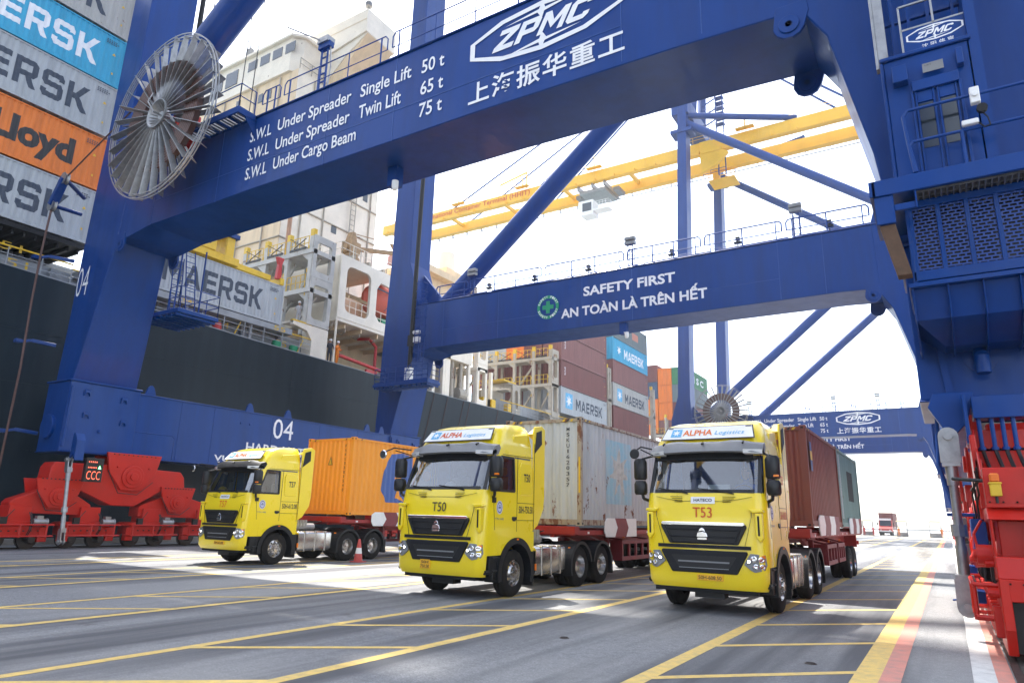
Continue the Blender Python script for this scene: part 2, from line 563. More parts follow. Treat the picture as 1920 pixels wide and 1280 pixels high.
def flat(shapes, o, xd, yd, name, mat, parent, knots=None, depth=None):
    """shapes: (verts2d, faces) in metres on a plane through o with axes xd, yd; optional corrugation"""
    o, xd, yd = Vector(o), Vector(xd).normalized(), Vector(yd).normalized()
    nd = xd.cross(yd)
    bm = bmesh.new()
    for vs, fs in shapes:
        bv = [bm.verts.new((v[0], v[1], 0)) for v in vs]
        for q in fs:
            tris = [q]
            if len(q) > 4:
                tris = [[q[i] for i in t] for t in tessellate_polygon([[Vector((vs[i][0], vs[i][1], 0)) for i in q]])]
            for t in tris:
                a2 = sum(vs[t[i]][0]*vs[t[(i+1) % len(t)]][1]-vs[t[(i+1) % len(t)]][0]*vs[t[i]][1] for i in range(len(t)))
                if abs(a2) < 1e-9:
                    continue
                try:
                    bm.faces.new([bv[i] for i in (t if a2 > 0 else t[::-1])])
                except ValueError:
                    pass
    if knots:
        for k in knots:
            bmesh.ops.bisect_plane(bm, geom=bm.verts[:]+bm.edges[:]+bm.faces[:], plane_co=(k, 0, 0), plane_no=(1, 0, 0))
    for v in bm.verts:
        h = depth(v.co.x) if depth else 0.0
        v.co = o+xd*v.co.x+yd*v.co.y+nd*h
    mb = MB()
    bm.verts.ensure_lookup_table()
    bm.verts.index_update()
    mb.v = [tuple(v.co) for v in bm.verts]
    mb.f = [tuple(v.index for v in f.verts) for f in bm.faces]
    bm.free()
    return mb.build(name, mat, parent)


def lettering(s, o, xd, yd, w, h, mat, parent, name="lettering", bold=0.0, spacing=1.0, slant=0.0, knots=None, depth=None):
    vs, fs = text_geo(s, bold, spacing)
    vs2 = [(v.x*w+v.y*h*slant, v.y*h) for v in vs]
    return flat([(vs2, fs)], o, xd, yd, name, mat, parent, knots, depth)


def star7(cx, cy, r, n=7, inner=0.42):
    p = [(cx, cy)]
    for i in range(2*n):
        a = math.pi/2+math.pi*i/n
        q = r if i % 2 == 0 else r*inner
        p.append((cx+q*math.cos(a), cy+q*math.sin(a)))
    return p, [(0, 1+i, 1+(i+1) % (2*n)) for i in range(2*n)]


def rect(x0, y0, x1, y1):
    return [(x0, y0), (x1, y0), (x1, y1), (x0, y1)], [(0, 1, 2, 3)]


def poly(pts):
    return list(pts), [tuple(range(len(pts)))]


def ringshape(outer, inner):
    n = len(outer)
    return list(outer)+list(inner), [(i, (i+1) % n, (i+1) % n+n, i+n) for i in range(n)]
# ------------------------------------------------------------------ lettering groups
HEXA = [(0, .32), (0, .66), (.22, .92), (.5, 1.0), (.78, .92), (1, .68), (1, .34), (.78, .08), (.5, 0), (.22, .08)]


def maker_logo(o, xd, yd, w, h, mat, parent):
    """six-sided ring with slanted capitals, as painted on the cranes"""
    out = [(x*w, y*h) for x, y in HEXA]
    t = 0.035*w
    inn = [(t+x*(w-2*t), t*0.9+y*(h-1.8*t)) for x, y in HEXA]
    sh = [ringshape(out, inn)]
    vs, fs = block_geo("ZPMC", 1.0)
    sl = 0.5
    sh.append(([((.16+.62*x)*w+y*h*.40*sl, (.30+.40*y)*h) for x, y in vs], fs))
    lg = flat(sh, o, xd, yd, "logo", mat, parent)
    sp = []
    for s in (1, -1):                                   # the two swept sparkles that cross the ring
        cx, cy = w*.5, h*(.5+s*.31)
        q = [(-.25*w, -.06*h), (-.03*w, -.03*h), (-.012*w, -.12*h), (0, -.17*h), (.015*w, -.04*h), (.25*w, .07*h), (.02*w, .03*h), (.012*w, .12*h), (0, .17*h), (-.02*w, .03*h)]
        sp.append(poly([(cx+s*a, cy+s*b) for a, b in q]))
    n_ = Vector(xd).cross(Vector(yd)).normalized()
    flat(sp, Vector(o)+n_*.004, xd, yd, "sparkle", mat, lg)


E1 = Vector((1, 0, 0)); E2 = Vector((0, 1, 0)); E3 = Vector((0, 0, 1))
XW, XL = -33.4, 1.4          # rail centres


def YZ(zx, zy):
    p = at(zx/4.5725, 780+zy/4.5725, X=-31.9)
    return (p.y, p.z)


MAIN_EQ = [YZ(*p) for p in [(540, 385), (735, 400), (1020, 415), (1320, 450), (1610, 480), (1640, 530), (1640, 640), (1470, 625), (1430, 650), (1205, 775), (1005, 765), (690, 610), (455, 600), (500, 430)]]
SUB_A = [YZ(*p) for p in [(150, 740), (190, 705), (460, 620), (560, 595), (680, 640), (850, 760), (845, 850), (740, 850), (160, 825)]]
SUB_B = [YZ(*p) for p in [(1262, 780), (1290, 760), (1480, 690), (1660, 690), (1800, 740), (1905, 800), (1900, 880), (1250, 862)]]
PIV = [YZ(1180, 520), YZ(545, 690), YZ(1560, 745)]
BOGY = [YZ(190, 1000)[0], YZ(800, 1000)[0], YZ(1330, 1000)[0], YZ(1790, 1000)[0]]


def flange(mb, c, s, y0, y1):
    """rounded bolting lugs that hang at a beam corner; s: +1 towards +x"""
    x, z = c
    pts = [(x-0.25*s, z+0.45), (x+0.45*s, z+0.45)]+[(x+.18*s+.36*s*math.cos(R(t)), z-.1+.36*math.sin(R(t))) for t in (20, -10, -40, -70, -100, -130, -160)]+[(x-.28*s, z+.15)]
    mb.prism(pts, 'y', y0, y1)
    mb.lathe([(.24, -.04), (.24, 0), (.09, 0), (.09, -.04)], (x+.18*s, y0, z-.1), 'y', 18)


def bogie_set(root, X, oy, inner, sgn):
    """the travelling gear under one leg; oy shifts it along the quay; inner: x of the plates facing the roadway; sgn: outward side"""
    def sh(pts):
        return [(y+oy, z) for y, z in pts]
    xa, xb = inner, inner-sgn*1.15       # outer faces
    b = MB()
    b.prism(sh(MAIN_EQ), 'x', xa+(-sgn)*0.12, xb)
    eq = b.build("equaliser_beam", CRANE_RED, root, bevel=0.03)
    b = MB()
    for (y, z), k in zip(PIV, (1.0, 0.75, 0.7)):
        y += oy
        top = z+(1.05 if k == 1.0 else 0.75)
        w = 1.45*k
        prof = [(y-w*.9, top), (y+w*.9, top), (y+w*.75, z+.15), (y+.45*k, z-.62*k), (y-.45*k, z-.62*k), (y-w*.75, z+.15)]
        b.prism(prof, 'x', xa+sgn*0.03, xa-sgn*0.10)
        b.prism(prof, 'x', xb-sgn*0.02, xb+sgn*0.08)
        for q, rr in ((0.10, .52), (0.16, .36), (0.22, .18)):
            b.tube((xa, y, z), (xa+sgn*q, y, z), rr*k, 20)
        for a, c2 in ((-.75, .42), (.75, .42)):
            b.tube((xa, y+a*k, z+c2*k), (xa+sgn*.1, y+a*k, z+c2*k), .06, 8)
    b.build("pivot_bracket", CRANE_RED, root, bevel=0.015)
    b = MB()
    b.box(xa-sgn*.02, xb, PIV[0][0]+oy-1.3, PIV[0][0]+oy+1.3, PIV[0][1]+.95, 4.12)
    b.build("pivot_seat", CRANE_RED, root, bevel=0.02)
    b = MB()
    for (y, z), k in zip(PIV, (1.0, 0.75, 0.7)):
        y += oy
        b.pipe([(xa+sgn*.06, y-1.2*k, z+.25), (xa+sgn*.08, y-.6*k, z-.75*k), (xa+sgn*.08, y+.3*k, z-.8*k), (xa+sgn*.06, y+1.0*k, z-.2)], .018, 5)
        for i in range(10):
            b.tube((xa+sgn*.02, y-1.0*k+i*.22*k, z+.98*k), (xa+sgn*.07, y-1.0*k+i*.22*k, z+.98*k), .03, 6)
    b.build("grease_line", BLACK, root)
    for pr in (SUB_A, SUB_B):
        b = MB()
        b.prism(sh(pr), 'x', xa+(-sgn)*0.25, xb+sgn*0.1)
        b.build("sub_equaliser", CRANE_RED, root, bevel=0.03)
    for by in BOGY:
        y = by+oy
        b = MB()
        b.box(xa-sgn*.05, xb+sgn*.05, y-.95, y+.95, .55, .95)
        b.box(xa-sgn*.1, xb+sgn*.1, y-.4, y+.45, .95, 1.75)
        b.box(xa-sgn*.0, xa-sgn*.3, y-1.15, y-.8, .3, .9)
        b.box(xa-sgn*.0, xa-sgn*.3, y+.8, y+1.15, .3, .9)
        b.prism([(y-1.25, .95), (y+1.2, .95), (y+.9, 1.12), (y-.9, 1.12)], 'x', xa+sgn*.02, xb)
        fr = b.build("bogie_frame", CRANE_RED, root, bevel=0.02)
        b = MB()
        xr = xa+sgn*.42
        for z in (.55, 1.0):
            b.pipe([(xa, y-1.25, z), (xr, y-1.15, z), (xr, y+1.15, z), (xa, y+1.25, z)], .035, 6)
        for q in (-1.1, -.1, .9):
            b.tube((xr, y+q, .5), (xr, y+q, 1.0), .035, 6)
            b.tube((xr, y+q, .52), (xa, y+q, .52), .03, 6)
        b.build("guard_rail", CRANE_RED, fr)
        for q in (-.62, .62):
            w = MB()
            cx = (xa+xb)/2
            w.lathe([(.02, -.12), (.40, -.12), (.40, -.09), (.36, -.09), (.36, .09), (.40, .09), (.40, .12), (.02, .12)], (cx, y+q, .40), 'x', 20)
            w.lathe([(.02, -.52), (.14, -.52), (.17, -.4), (.17, .4), (.14, .52), (.02, .52)], (cx, y+q, .40), 'x', 12)
            w.build("wheel", STEEL_RAIL, root, smooth=40)
        mo = MB()
        mo.tube((xa+sgn*.12, y+.45, 1.1), (xa+sgn*.12, y+.95, 1.1), .15, 12)
        mo.box(xa+sgn*.0, xa+sgn*.22, y+.55, y+.8, 1.2, 1.36)
        mo.tube((xa+sgn*.12, y+.95, 1.1), (xa+sgn*.12, y+1.0, 1.1), .17, 12)
        mo.build("travel_motor", GALV if sgn > 0 else DKGREY, root, smooth=40)
        h = MB()
        for k in range(7):
            h.tube((xa+sgn*.02, y-.85+k*.27, .75), (xa-sgn*.08, y-.85+k*.27, .75), .03, 6)
        h.pipe([(xa+sgn*.12, y-.7, 1.05), (xa+sgn*.16, y-.5, 1.35), (xa+sgn*.1, y-.3, 1.6)], .018, 5)
        h.box(xa+sgn*.0, xa+sgn*.16, y-.75, y-.5, 1.02, 1.3)
        for q in (.0, .06):
            h.pipe([(xa+sgn*.05, y+.3+q, 1.5), (xa+sgn*.2, y+.36+q, 1.2), (xa+sgn*.22, y+.33+q, .8), (xa+sgn*.1, y+.3+q, .55)], .02, 5)
        h.build("brake_hose", BLACK, fr)


def clevis_rod(root, top, bot, r=0.075, w=0.24):
    t, b_ = Vector(top), Vector(bot)
    d = (t-b_).normalized()
    m_ = MB()
    m_.tube(b_+d*.55, t-d*.45, r, 14)
    m_.tube(t-d*.95, t-d*.4, r*1.35, 14)
    m_.tube(b_+d*1.25, b_+d*1.45, r*1.7, 8)
    m_.tube(b_+d*.5, b_+d*1.1, r*1.25, 14)
    for p, s in ((t, -1), (b_, 1)):
        for yy in (-.09, .05):
            m_.beam(p+d*s*.1+Vector((0, yy, 0)), p+d*s*.55+Vector((0, yy, 0)), .04, w*1.25, up=(1, 0, 0))
            m_.tube(p+d*s*.1+Vector((0, yy-.02, 0)), p+d*s*.1+Vector((0, yy+.02, 0)), w*.63, 14)
        m_.beam(p+d*s*.45, p+d*s*.62, .2, w*1.1, up=(1, 0, 0))
        m_.tube(p+d*s*.1+Vector((0, -.17, 0)), p+d*s*.1+Vector((0, .13, 0)), .07, 12)
    return m_.build("tie_down_rod", GALV, root, smooth=35)


def reel(root, c, rad, th=.022):
    cx, cy, cz = c
    hub = MB()
    hub.lathe([(.62, -.36), (.66, -.36), (.66, -.28), (.62, -.28), (.56, -.2), (.28, .12), (.05, .14), (.05, .10), (.26, .08), (.54, -.25)], (cx, cy, cz), 'y', 28, closed_profile=True)
    for k in range(20):
        a = 2*math.pi*k/20
        hub.tube((cx+.57*math.cos(a), cy-.3, cz+.57*math.sin(a)), (cx+.2*math.cos(a), cy+.06, cz+.2*math.sin(a)), .016, 4)
    hub.lathe([(.02, -.15), (.2, -.15), (.22, .9), (.02, .9)], (cx, cy, cz), 'y', 14)
    hub.tube((cx, cy-.5, cz), (cx, cy-.1, cz), .04, 8)
    hub.pipe([(cx, cy-.45, cz), (cx-.3, cy-.6, cz+.5), (cx-.5, cy-.35, cz+1.1)], .03, 6)
    rl = hub.build("cable_reel", GALV, root, smooth=35)
    sp = MB()
    n = 30
    for k in range(n):
        a = 2*math.pi*k/n
        ca, sa = math.cos(a), math.sin(a)
        ta, tb = -sa, ca
        for yy, r0 in ((-.16, .62), (.16, .62)):
            p0 = Vector((cx+ca*r0, cy+yy, cz+sa*r0))
            p1 = Vector((cx+ca*rad*(.985 if k % 2 else .965), cy+yy*1.1, cz+sa*rad*(.985 if k % 2 else .965)))
            wid = .25
            q = Vector((ta, 0, tb))*th/2
            e = Vector((0, wid/2 if yy < 0 else -wid/2, 0))
            f = Vector((ta, 0, tb))*wid*.28
            sp.loft([[p-q-e, p+q-e, p+q+e+f, p-q+e+f] for p in (p0, p1)])
    for yy in (-.2, -.06):
        for rr in (rad, rad*.955):
            pr = [(rr-.022, -.015), (rr+.022, -.015), (rr+.022, .015), (rr-.022, .015)]
            sp.lathe(pr, (cx, cy+yy, cz), 'y', 64, closed_profile=True)
    sp.build("spoke_frame", GALV, rl)
    co = MB()
    pr = []
    for i in range(14):
        r_ = 1.65+(rad*.68-1.65)*i/13
        pr.append((r_, -.10-.02*(i % 2)))
    for i in range(13, -1, -1):
        r_ = 1.65+(rad*.68-1.65)*i/13
        pr.append((r_, .10+.02*(i % 2)))
    co.lathe(pr, (cx, cy, cz), 'y', 48, closed_profile=True)
    co.build("wound_cable", COPPER, rl)
    ax = MB()
    ax.tube((cx, cy+.4, cz), (cx, cy+1.35, cz), .3, 12)
    ax.box(cx-.6, cx+.6, cy+.75, cy+1.28, cz-.9, cz+.5)
    ax.build("gearbox", CRANE_RED, rl, bevel=.02)
    return rl


def floodlight(root, x, y, z, h=1.9):
    b = MB()
    w = .16
    for dx in (-w, w):
        for dy in (-w, w):
            b.tube((x+dx, y+dy, z), (x+dx, y+dy, z+h), .025, 5)
    k = 5
    for i in range(k):
        za, zb = z+h*i/k, z+h*(i+1)/k
        b.pipe([(x-w, y-w, zb), (x+w, y-w, zb), (x+w, y+w, zb), (x-w, y+w, zb), (x-w, y-w, zb)], .018, 4)
        b.tube((x-w, y-w, za), (x+w, y-w, zb), .014, 4)
    p = b.build("floodlight_mast", CRANE_BLUE, root)
    b = MB()
    for dz in (0.05, .33):
        b.prism([(y-.34, z+h+dz), (y-.30, z+h+dz+.22), (y+.05, z+h+dz+.26), (y+.05, z+h+dz+.04)], 'x', x-.32, x+.32)
    b.build("floodlight", MIDGREY, p, bevel=.01)


def dome_camera(root, x, y, z):
    b = MB()
    b.box(x-.22, x+.22, y-.18, y+.18, z-.75, z)
    b.build("camera_bracket", CRANE_BLUE, root, bevel=.01)
    b = MB()
    b.tube((x, y-.1, z-.62), (x+.3, y-.3, z-.8), .035, 8)
    b.tube((x+.3, y-.3, z-.72), (x+.3, y-.3, z-.92), .12, 14)
    b.lathe([(.02, -.16), (.08, -.14), (.115, -.07), (.12, 0), (.02, 0)], (x+.3, y-.3, z-.92), 'z', 14)
    b.build("security_camera", WHITE, root, smooth=40)


def seams(root, pts):
    """narrow weld bead strips on the plating"""
    b = MB()
    for p0, p1, n in pts:
        b.beam(p0, p1, .035, .012, up=n)
    return b.build("weld_bead", CRANE_BLUE, root)


def quay_crane(label, dy, zn, zf, near_profile, detail, number):
    """portal crane; described where crane A stands, dy moves it along the quay"""
    base = Vector((-16.5, 26.7, 0))
    root = thing("quay_crane", label, "crane", base, group="ship to shore cranes on the quay", world=True)
    NY0, FY0, D = 15.1, 36.3, 2.7
    ux = 1.9 if dy > 0 else 0.0
    blue = CRANE_BLUE
    # legs -----------------------------------------------------------
    for fy, zb in ((NY0, zn), (FY0, zf)):
        dz = zb-13.85 if fy == NY0 else zb-13.85
        for side in (-1, 1):
            if side < 0:
                prof = [(7.3, -34.25, -32.75), (9.5, -34.22, -32.2), (13.6+dz, -34.15, -31.15), (17.3+dz, -34.0, -30.9), (20.7+dz, -33.85+ux*.5, -32.0+ux*.5), (45, -33.5+ux*.75, -31.95+ux*.8), (69, -33.1+ux, -31.7+ux)]
            else:
                prof = [(7.3, -0.25, 2.9), (9.5, -0.5, 2.9), (12.7+dz, -1.15, 3.0), (13.5+dz, -1.6, 3.0), (17.3+dz, -1.7, 2.9), (20.7+dz, -.6, 2.3), (44, .2, 2.2)]
            b = MB()
            rings = []
            for z, x0, x1 in prof:
                ya, yb = fy+(0.0 if z > 8 else -.04), fy+(2.9 if z < 8 else 2.75 if z < 10 else 2.4 if z < 19 else 2.35)
                rings.append([(x0, ya, z), (x1, ya, z), (x1, yb, z), (x0, yb, z)])
            b.loft(rings)
            b.build("leg", blue, root, bevel=.03)
            b = MB()
            x0, x1 = (-34.6, -32.6) if side < 0 else (-.2, 3.1)
            b.box(x0, x1, fy-.15, fy+3.05, 4.12, 7.22)
            b.box(x0-.08, x1+.08, fy-.22, fy+3.1, 7.22, 7.3)
            b.box(x0-.03, x1+.03, fy-.2, fy+3.08, 4.08, 4.12)
            if side < 0:
                b.box(x1-.02, x1+.12, fy-.12, fy-.02, 4.3, 7.0)
                b.tube(((x0+x1)/2-.2, fy-.3, 5.2), ((x0+x1)/2-.2, fy-.1, 5.2), .55, 20)
                for yy, zz in ((fy+.6, 6.9), (fy+2.3, 6.8), (fy+.7, 5.9), (fy+2.4, 5.75)):
                    b.prism([(yy-.13, zz), (yy+.13, zz), (yy+.13, zz-.3), (yy+.06, zz-.14), (yy-.06, zz-.14), (yy-.13, zz-.3)], 'x', x1, x1+.1)
                b.tube((x1, fy+1.4, 5.1), (x1+.08, fy+1.4, 5.1), .07, 10)
            b.build("leg_base", blue, root, bevel=.02)
    # sill beams along the rails ---------------------------------------
    for x0, x1 in ((-34.4, -32.68), (.1, 2.6)):
        b = MB()
        b.box(x0, x1, NY0+3.05, FY0-.15, 4.05, 7.08)
        b.box(x0-.05, x1+.06, NY0+3.05, FY0-.15, 7.08, 7.14)
        if x0 < -10:
            for yy in (NY0+3.6, 24.5, 27.2, 33.9, 35.3):
                b.prism([(yy-.28, 7.14), (yy+.28, 7.14), (yy+.16, 7.5), (yy+.05, 7.62), (yy-.05, 7.62), (yy-.16, 7.5)], 'x', x1-.12, x1-.02)
            for yy, s in ((24.0, 1), (24.6, 1)):
                b.tube((x1-.02, yy, 6.45), (x1+.05, yy, 6.45), .07, 8)
            # raised access panel outline
            b.pipe([(x1, NY0+2.6, 4.15), (x1, NY0+2.65, 5.2), (x1, NY0+2.8, 5.3), (x1, NY0+5.0, 5.3), (x1, NY0+5.15, 5.2), (x1, NY0+5.15, 4.15)], .03, 5)
            for yy in (20.4, 22.3, 26.1, 29.7, 33.0):
                b.beam((x1+.002, yy, 4.1), (x1+.002, yy, 7.05), .012, .03, up=(1, 0, 0))
        b.build("sill_beam", blue, root, bevel=.02)
    # portal beams -------------------------------------------------------
    for fy, zb, prof in ((NY0, zn, near_profile), (FY0, zf, None)):
        bot = prof or [(-31.3, zb-.3), (-30.6, zb-.25), (-29.6, zb), (-3.2, zb), (-2.0, zb-.06), (-1.3, zb-.1)]
        zt = zb+3.3
        b = MB()
        pts = bot+[(-1.3, zt), (-31.3, zt)]
        b.prism(pts, 'y', fy+.02, fy+D-.05)
        b.box(-31.0, -1.4, fy-.06, fy+.08, zt, zt+.06)
        b.box(-31.0, -1.4, fy+D-.15, fy+D-.0, zt, zt+.06)
        bm_ = b.build("portal_beam", blue, root, bevel=.025)
        b = MB()
        for c, s in (((-31.0, bot[0][1]-.12), 1), ((-1.75, bot[-1][1]-.2), -1)):
            for yy in (fy-.02, fy+D-.12):
                flange(b, c, s, yy, yy+.1)
        b.build("flange_plate", blue, root, bevel=.01)
        sm = []
        for xx in (-28.6, -24.0, -17.8, -14.5, -6.2, -4.0):
            sm.append(((xx, fy+.018, zb+.05), (xx, fy+.018, zt), (1, 0, 0)))
        sm.append(((-28.6, fy+.018, zb+1.2), (-6.2, fy+.018, zb+1.2), (0, 0, 1)))
        b = MB()
        for p0, p1, n in sm:
            if n[0]:
                b.box(p0[0]-.012, p0[0]+.012, fy+.008, fy+.02, p0[2], p1[2])
            else:
                b.box(p0[0], p1[0], fy+.008, fy+.02, p0[2]-.01, p0[2]+.01)
        b.build("weld_bead", SEAM_BLUE, bm_)
        # railing: separate gates of tube with rounded ends
        b = MB()
        xs = [-29.5, -26.5, -20.6, -14.9, -10.2, -5.8, -1.6]
        if fy == NY0:
            xs = [-21.9, -20.6, -14.95, -9.2, -3.2]
        for xa, xb in zip(xs[:-1], xs[1:]):
            xa += .12
            xb -= .12
            for yy in (fy+.06, fy+D-.12):
                if fy == NY0 and yy > fy+1 and xa < -21:
                    continue
                z0 = zt+.06
                rk = 1.0 if fy == NY0 and dy == 0 else 1.7
                b.pipe([(xa+.0, yy, z0+.5), (xa, yy, z0+.95), (xa+.12, yy, z0+1.1), (xb-.12, yy, z0+1.1), (xb, yy, z0+.95), (xb, yy, z0+.5)], .024*rk, 6)
                b.tube((xa, yy, z0+.5), (xb, yy, z0+.5), .018*rk, 6)
                k = max(1, round((xb-xa)/1.7))
                for i in range(k+1):
                    px_ = xa+.3+(xb-xa-.6)*i/k
                    b.tube((px_, yy, z0-.02), (px_, yy, z0+1.1), .032 if i in (0, k) else .022*rk, 6)
                if fy == FY0:
                    b.tube((xa, yy, z0+.2), (xb, yy, z0+.2), .015, 5)
        b.build("railing", blue, root)
        if fy == FY0:
            for x in (-26.5, -14.7, -5.2):
                floodlight(root, x, fy+.5, zt+.06, 1.5)
            for x in (-25, -21.4, -17.5, -12.1, -8.3, -3.6):
                q = MB()
                q.tube((x, fy+.3, zt+.1), (x, fy+.3, zt+.75), .03, 6)
                q.box(x-.2, x+.2, fy+.22, fy+.4, zt+.42, zt+.52)
                q.box(x-.1, x+.12, fy+.2, fy+.4, zt+.6, zt+.78)
                q.build("cable_sensor", BLACK, root)
        if dy > 0 and fy == NY0:
            for x in (-22.5, -11.5, -6.2):
                floodlight(root, x, fy+.5, zt+.06, 1.6)
        dome_camera(root, -15.6 if fy == NY0 else -15.2, fy+.35 if fy == FY0 else fy+1.5, zb+.05)
    # lettering on the near beam ------------------------------------------
    zt = zn+3.3
    L = SIGNWHITE
    y = NY0-.004
    for i, (a, b_, c) in enumerate((("Under Spreader", "Single Lift", "50 t"), ("Under Spreader", "Twin Lift", "65 t"), ("Under Cargo Beam", None, "75 t"))):
        z = zn+2.22-.83*i
        lettering("S.W.L", (-22.2, y, z), E1, E3, 1.28, .52, L, root, bold=.012)
        lettering(a, (-20.55, y, z-.12), E1, E3, 3.95 if i < 2 else 4.35, .66, L, root, bold=.012)
        if b_:
            lettering(b_, (-16.15, y, z-.12 if i == 0 else z), E1, E3, 2.35 if i == 0 else 1.95, .66 if i == 0 else .54, L, root, bold=.012)
        lettering(c, (-13.35, y, z), E1, E3, .95, .52, L, root, bold=.012)
    maker_logo((-11.35, y, zn+1.4), E1, E3, 5.25, 1.72, L, root)
    lettering("上海振华重工", (-11.35, y, zn+.32), E1, E3, 5.25, .78, L, root, bold=.018, spacing=1.12)
    # lettering on the far beam ----------------------------------------------
    y = FY0-.004
    k = 1.0
    lettering("SAFETY FIRST", (-17.7, y, zf+1.95), E1, E3, 5.85, .62, L, root, bold=.03)
    lettering("AN TOÀN LÀ TRÊN HẾT", (-19.25, y, zf+.72), E1, E3, 9.2, .95, L, root, bold=.03)
    cx, cz, rr = -20.2, zf+1.62, .78
    ang = [2*math.pi*i/40 for i in range(40)]
    ring = flat([ringshape([(math.cos(a)*rr, math.sin(a)*rr) for a in ang], [(math.cos(a)*rr*.74, math.sin(a)*rr*.74) for a in ang])], (cx, y, cz), E1, E3, "safety_emblem", GREEN, root)
    q = rr*.52
    w = rr*.18
    flat([poly([(-w, -q), (w, -q), (w, -w), (q, -w), (q, w), (w, w), (w, q), (-w, q), (-w, w), (-q, w), (-q, -w), (-w, -w)])], (cx, y, cz), E1, E3, "green_cross", GREEN, ring)
    sh = []
    for txt, a0, a1, up in (("SAFETY FIRST", 160, 20, 1), ("SAFETY FIRST", 200, 340, -1)):
        for i, ch in enumerate(txt):
            if ch == ' ':
                continue
            a = R(a0+(a1-a0)*i/(len(txt)-1))
            vs, fs = text_geo(ch, .03)
            hh, ww = rr*.19, rr*.15
            rm = rr*.78
            out = []
            for v in vs:
                u_, v_ = (v.x-.5)*ww, v.y*hh
                if up > 0:
                    er = (math.cos(a), math.sin(a)); et = (math.sin(a), -math.cos(a)); r_ = rm+v_
                else:
                    er = (math.cos(a), math.sin(a)); et = (-math.sin(a), math.cos(a)); r_ = rm+hh-v_
                out.append((er[0]*r_+et[0]*u_, er[1]*r_+et[1]*u_))
            sh.append((out, fs))
    flat(sh, (cx, y-.004, cz), E1, E3, "lettering", SIGNWHITE, ring)
    # braces ---------------------------------------------------------------------
    for fy in (NY0+1.3, FY0+1.3):
        dz = (zn if fy < 20 else zf)-13.4
        b = MB()
        if dy == 0 and fy < 20:
            b.tube((-32.6, fy-.1, 20.9), (1.0, fy-.1, 44.0), .76, 24)
        else:
            b.tube((-31.3, fy, 15.2+dz), (1.0, fy, 42.0), .66, 20)
        b.build("brace_tube", blue, root, smooth=40)
        b = MB()
        b.tube((-32.0+ux, fy, 66.5), (1.2, fy, 42.2), .66, 16)
        b.build("brace_tube", blue, root, smooth=40)
        b = MB()
        b.prism([(-32.3, 22.3), (-31.0, 22.0), (-31.0, 21.0), (-32.3, 20.0)] if dy == 0 and fy < 20 else [(-31.6, 17.1+dz), (-28.4, 17.1+dz), (-29.6, 17.25+dz), (-31.6, 19.5+dz)], 'y', fy-.12, fy+.12)
        b.build("gusset_plate", blue, root)
    # upper works -------------------------------------------------------------------
    ym = (NY0+FY0+D)/2
    b = MB()
    for X0, X1, z0, z1 in ((-34.2+ux, -31.4+ux, 68, 71), (.2, 2.2, 58, 60.5)):
        b.box(X0, X1, NY0+.1, FY0+2.3, z0, z1)
    b.build("cross_beam", blue, root, bevel=.03)
    for fy in (NY0+1.2, FY0+1.2):
        b = MB()
        b.box(.4, 2.0, fy-.8, fy+.8, 43.9, 60)
        b.build("leg", blue, root)
        b = MB()
        b.tube((-32+ux, fy, 68), (-14, ym+(-3.4 if fy < 26 else 3.4), 66.6), .5, 12)
        b.build("brace_tube", blue, root, smooth=40)
        b = MB()
        b.box(-34.4+ux, -30.9+ux, fy-1.4, fy+1.2, 64.4, 65.0)
        b.build("leg_capital", blue, root)
    for s in (-1, 1):
        b = MB()
        yc = ym+3.5*s
        b.box(-104, 22, yc-.55, yc+.55, 64.2, 66.2)
        b.box(-104, 22, yc-.65, yc+.65, 64.1, 64.2)
        for x in range(-100, 22, 5):
            b.box(x-.05, x+.05, yc-.62, yc+.62, 64.2, 66.2)
        g = b.build("boom_girder", BOOM_YELLOW, root)
        b = MB()
        yo = yc+.9*s if s > 0 else yc-.9
        b.rail([(-103, yo, 66.2), (20, yo, 66.2)], h=1.1, r=.03, post=3.0, kick=False)
        for x in range(-102, 20, 4):
            b.box(x-.04, x+.04, yc+(.5 if s > 0 else -1.2), yc+(1.2 if s > 0 else -.5), 63.7, 64.4)
        b.beam((-103, yc+1.0*s, 63.7), (20, yc+1.0*s, 63.7), .35, .05)
        b.build("walkway", BOOM_YELLOW if s < 0 else GALV, g)
    b = MB()
    for x in (-103.3, -86, -72, -58, -44):
        b.box(x-.3, x+.3, ym-3, ym+3, 65.0, 65.6)
    b.prism([(-104, 66), (-98.5, 66), (-104, 69)], 'y', ym-.5, ym+.5)
    for x in (-82, -66, -50, -22):
        b.box(x-1.5, x+1.5, ym-5.2, ym-4.2, 66.4, 66.6)
        b.tube((x, ym-4.6, 66.4), (x, ym-4.6, 68.8), .12, 6)
    b.tube((-65, ym-4.6, 66), (-65, ym-4.6, 69.6), .15, 6)
    b.beam((-65, ym-4.6, 69.5), (-71.5, ym-4.6, 68.2), .2, .3)
    b.build("boom_fitting", BOOM_YELLOW, root)
    for i in range(4):
        b = MB()
        b.box(-108.4+i*1.55, -108.4+(i+1)*1.55, ym+2.9, ym+4.1, 59.9, 62.2)
        b.build("striped_boom_end", PINKRED if i % 2 == 0 else WHITE, root)
    b = MB()
    b.box(-104.2, -102.0, ym+2.8, ym+4.2, 61.5, 63.0)
    b.build("boom_fitting", BOOM_YELLOW, root)
    # pylon and stays
    for s in (-1, 1):
        b = MB()
        b.beam((-31.5, ym+3.2*s, 70), (-30.0, ym+1.5*s, 93), 1.1, 1.1)
        b.build("pylon_leg", blue, root)
        b = MB()
        b.tube((-30, ym+1.5*s, 92), (-63.0, ym+3.5*s, 66), .17, 8)
        b.tube((-30, ym+1.5*s, 92), (-85.0, ym+3.5*s, 66), .17, 8)
        b.tube((-30, ym+1.5*s, 92), (1.5, ym+3.5*s, 60), .2, 8)
        b.build("stay", blue, root)
    b = MB()
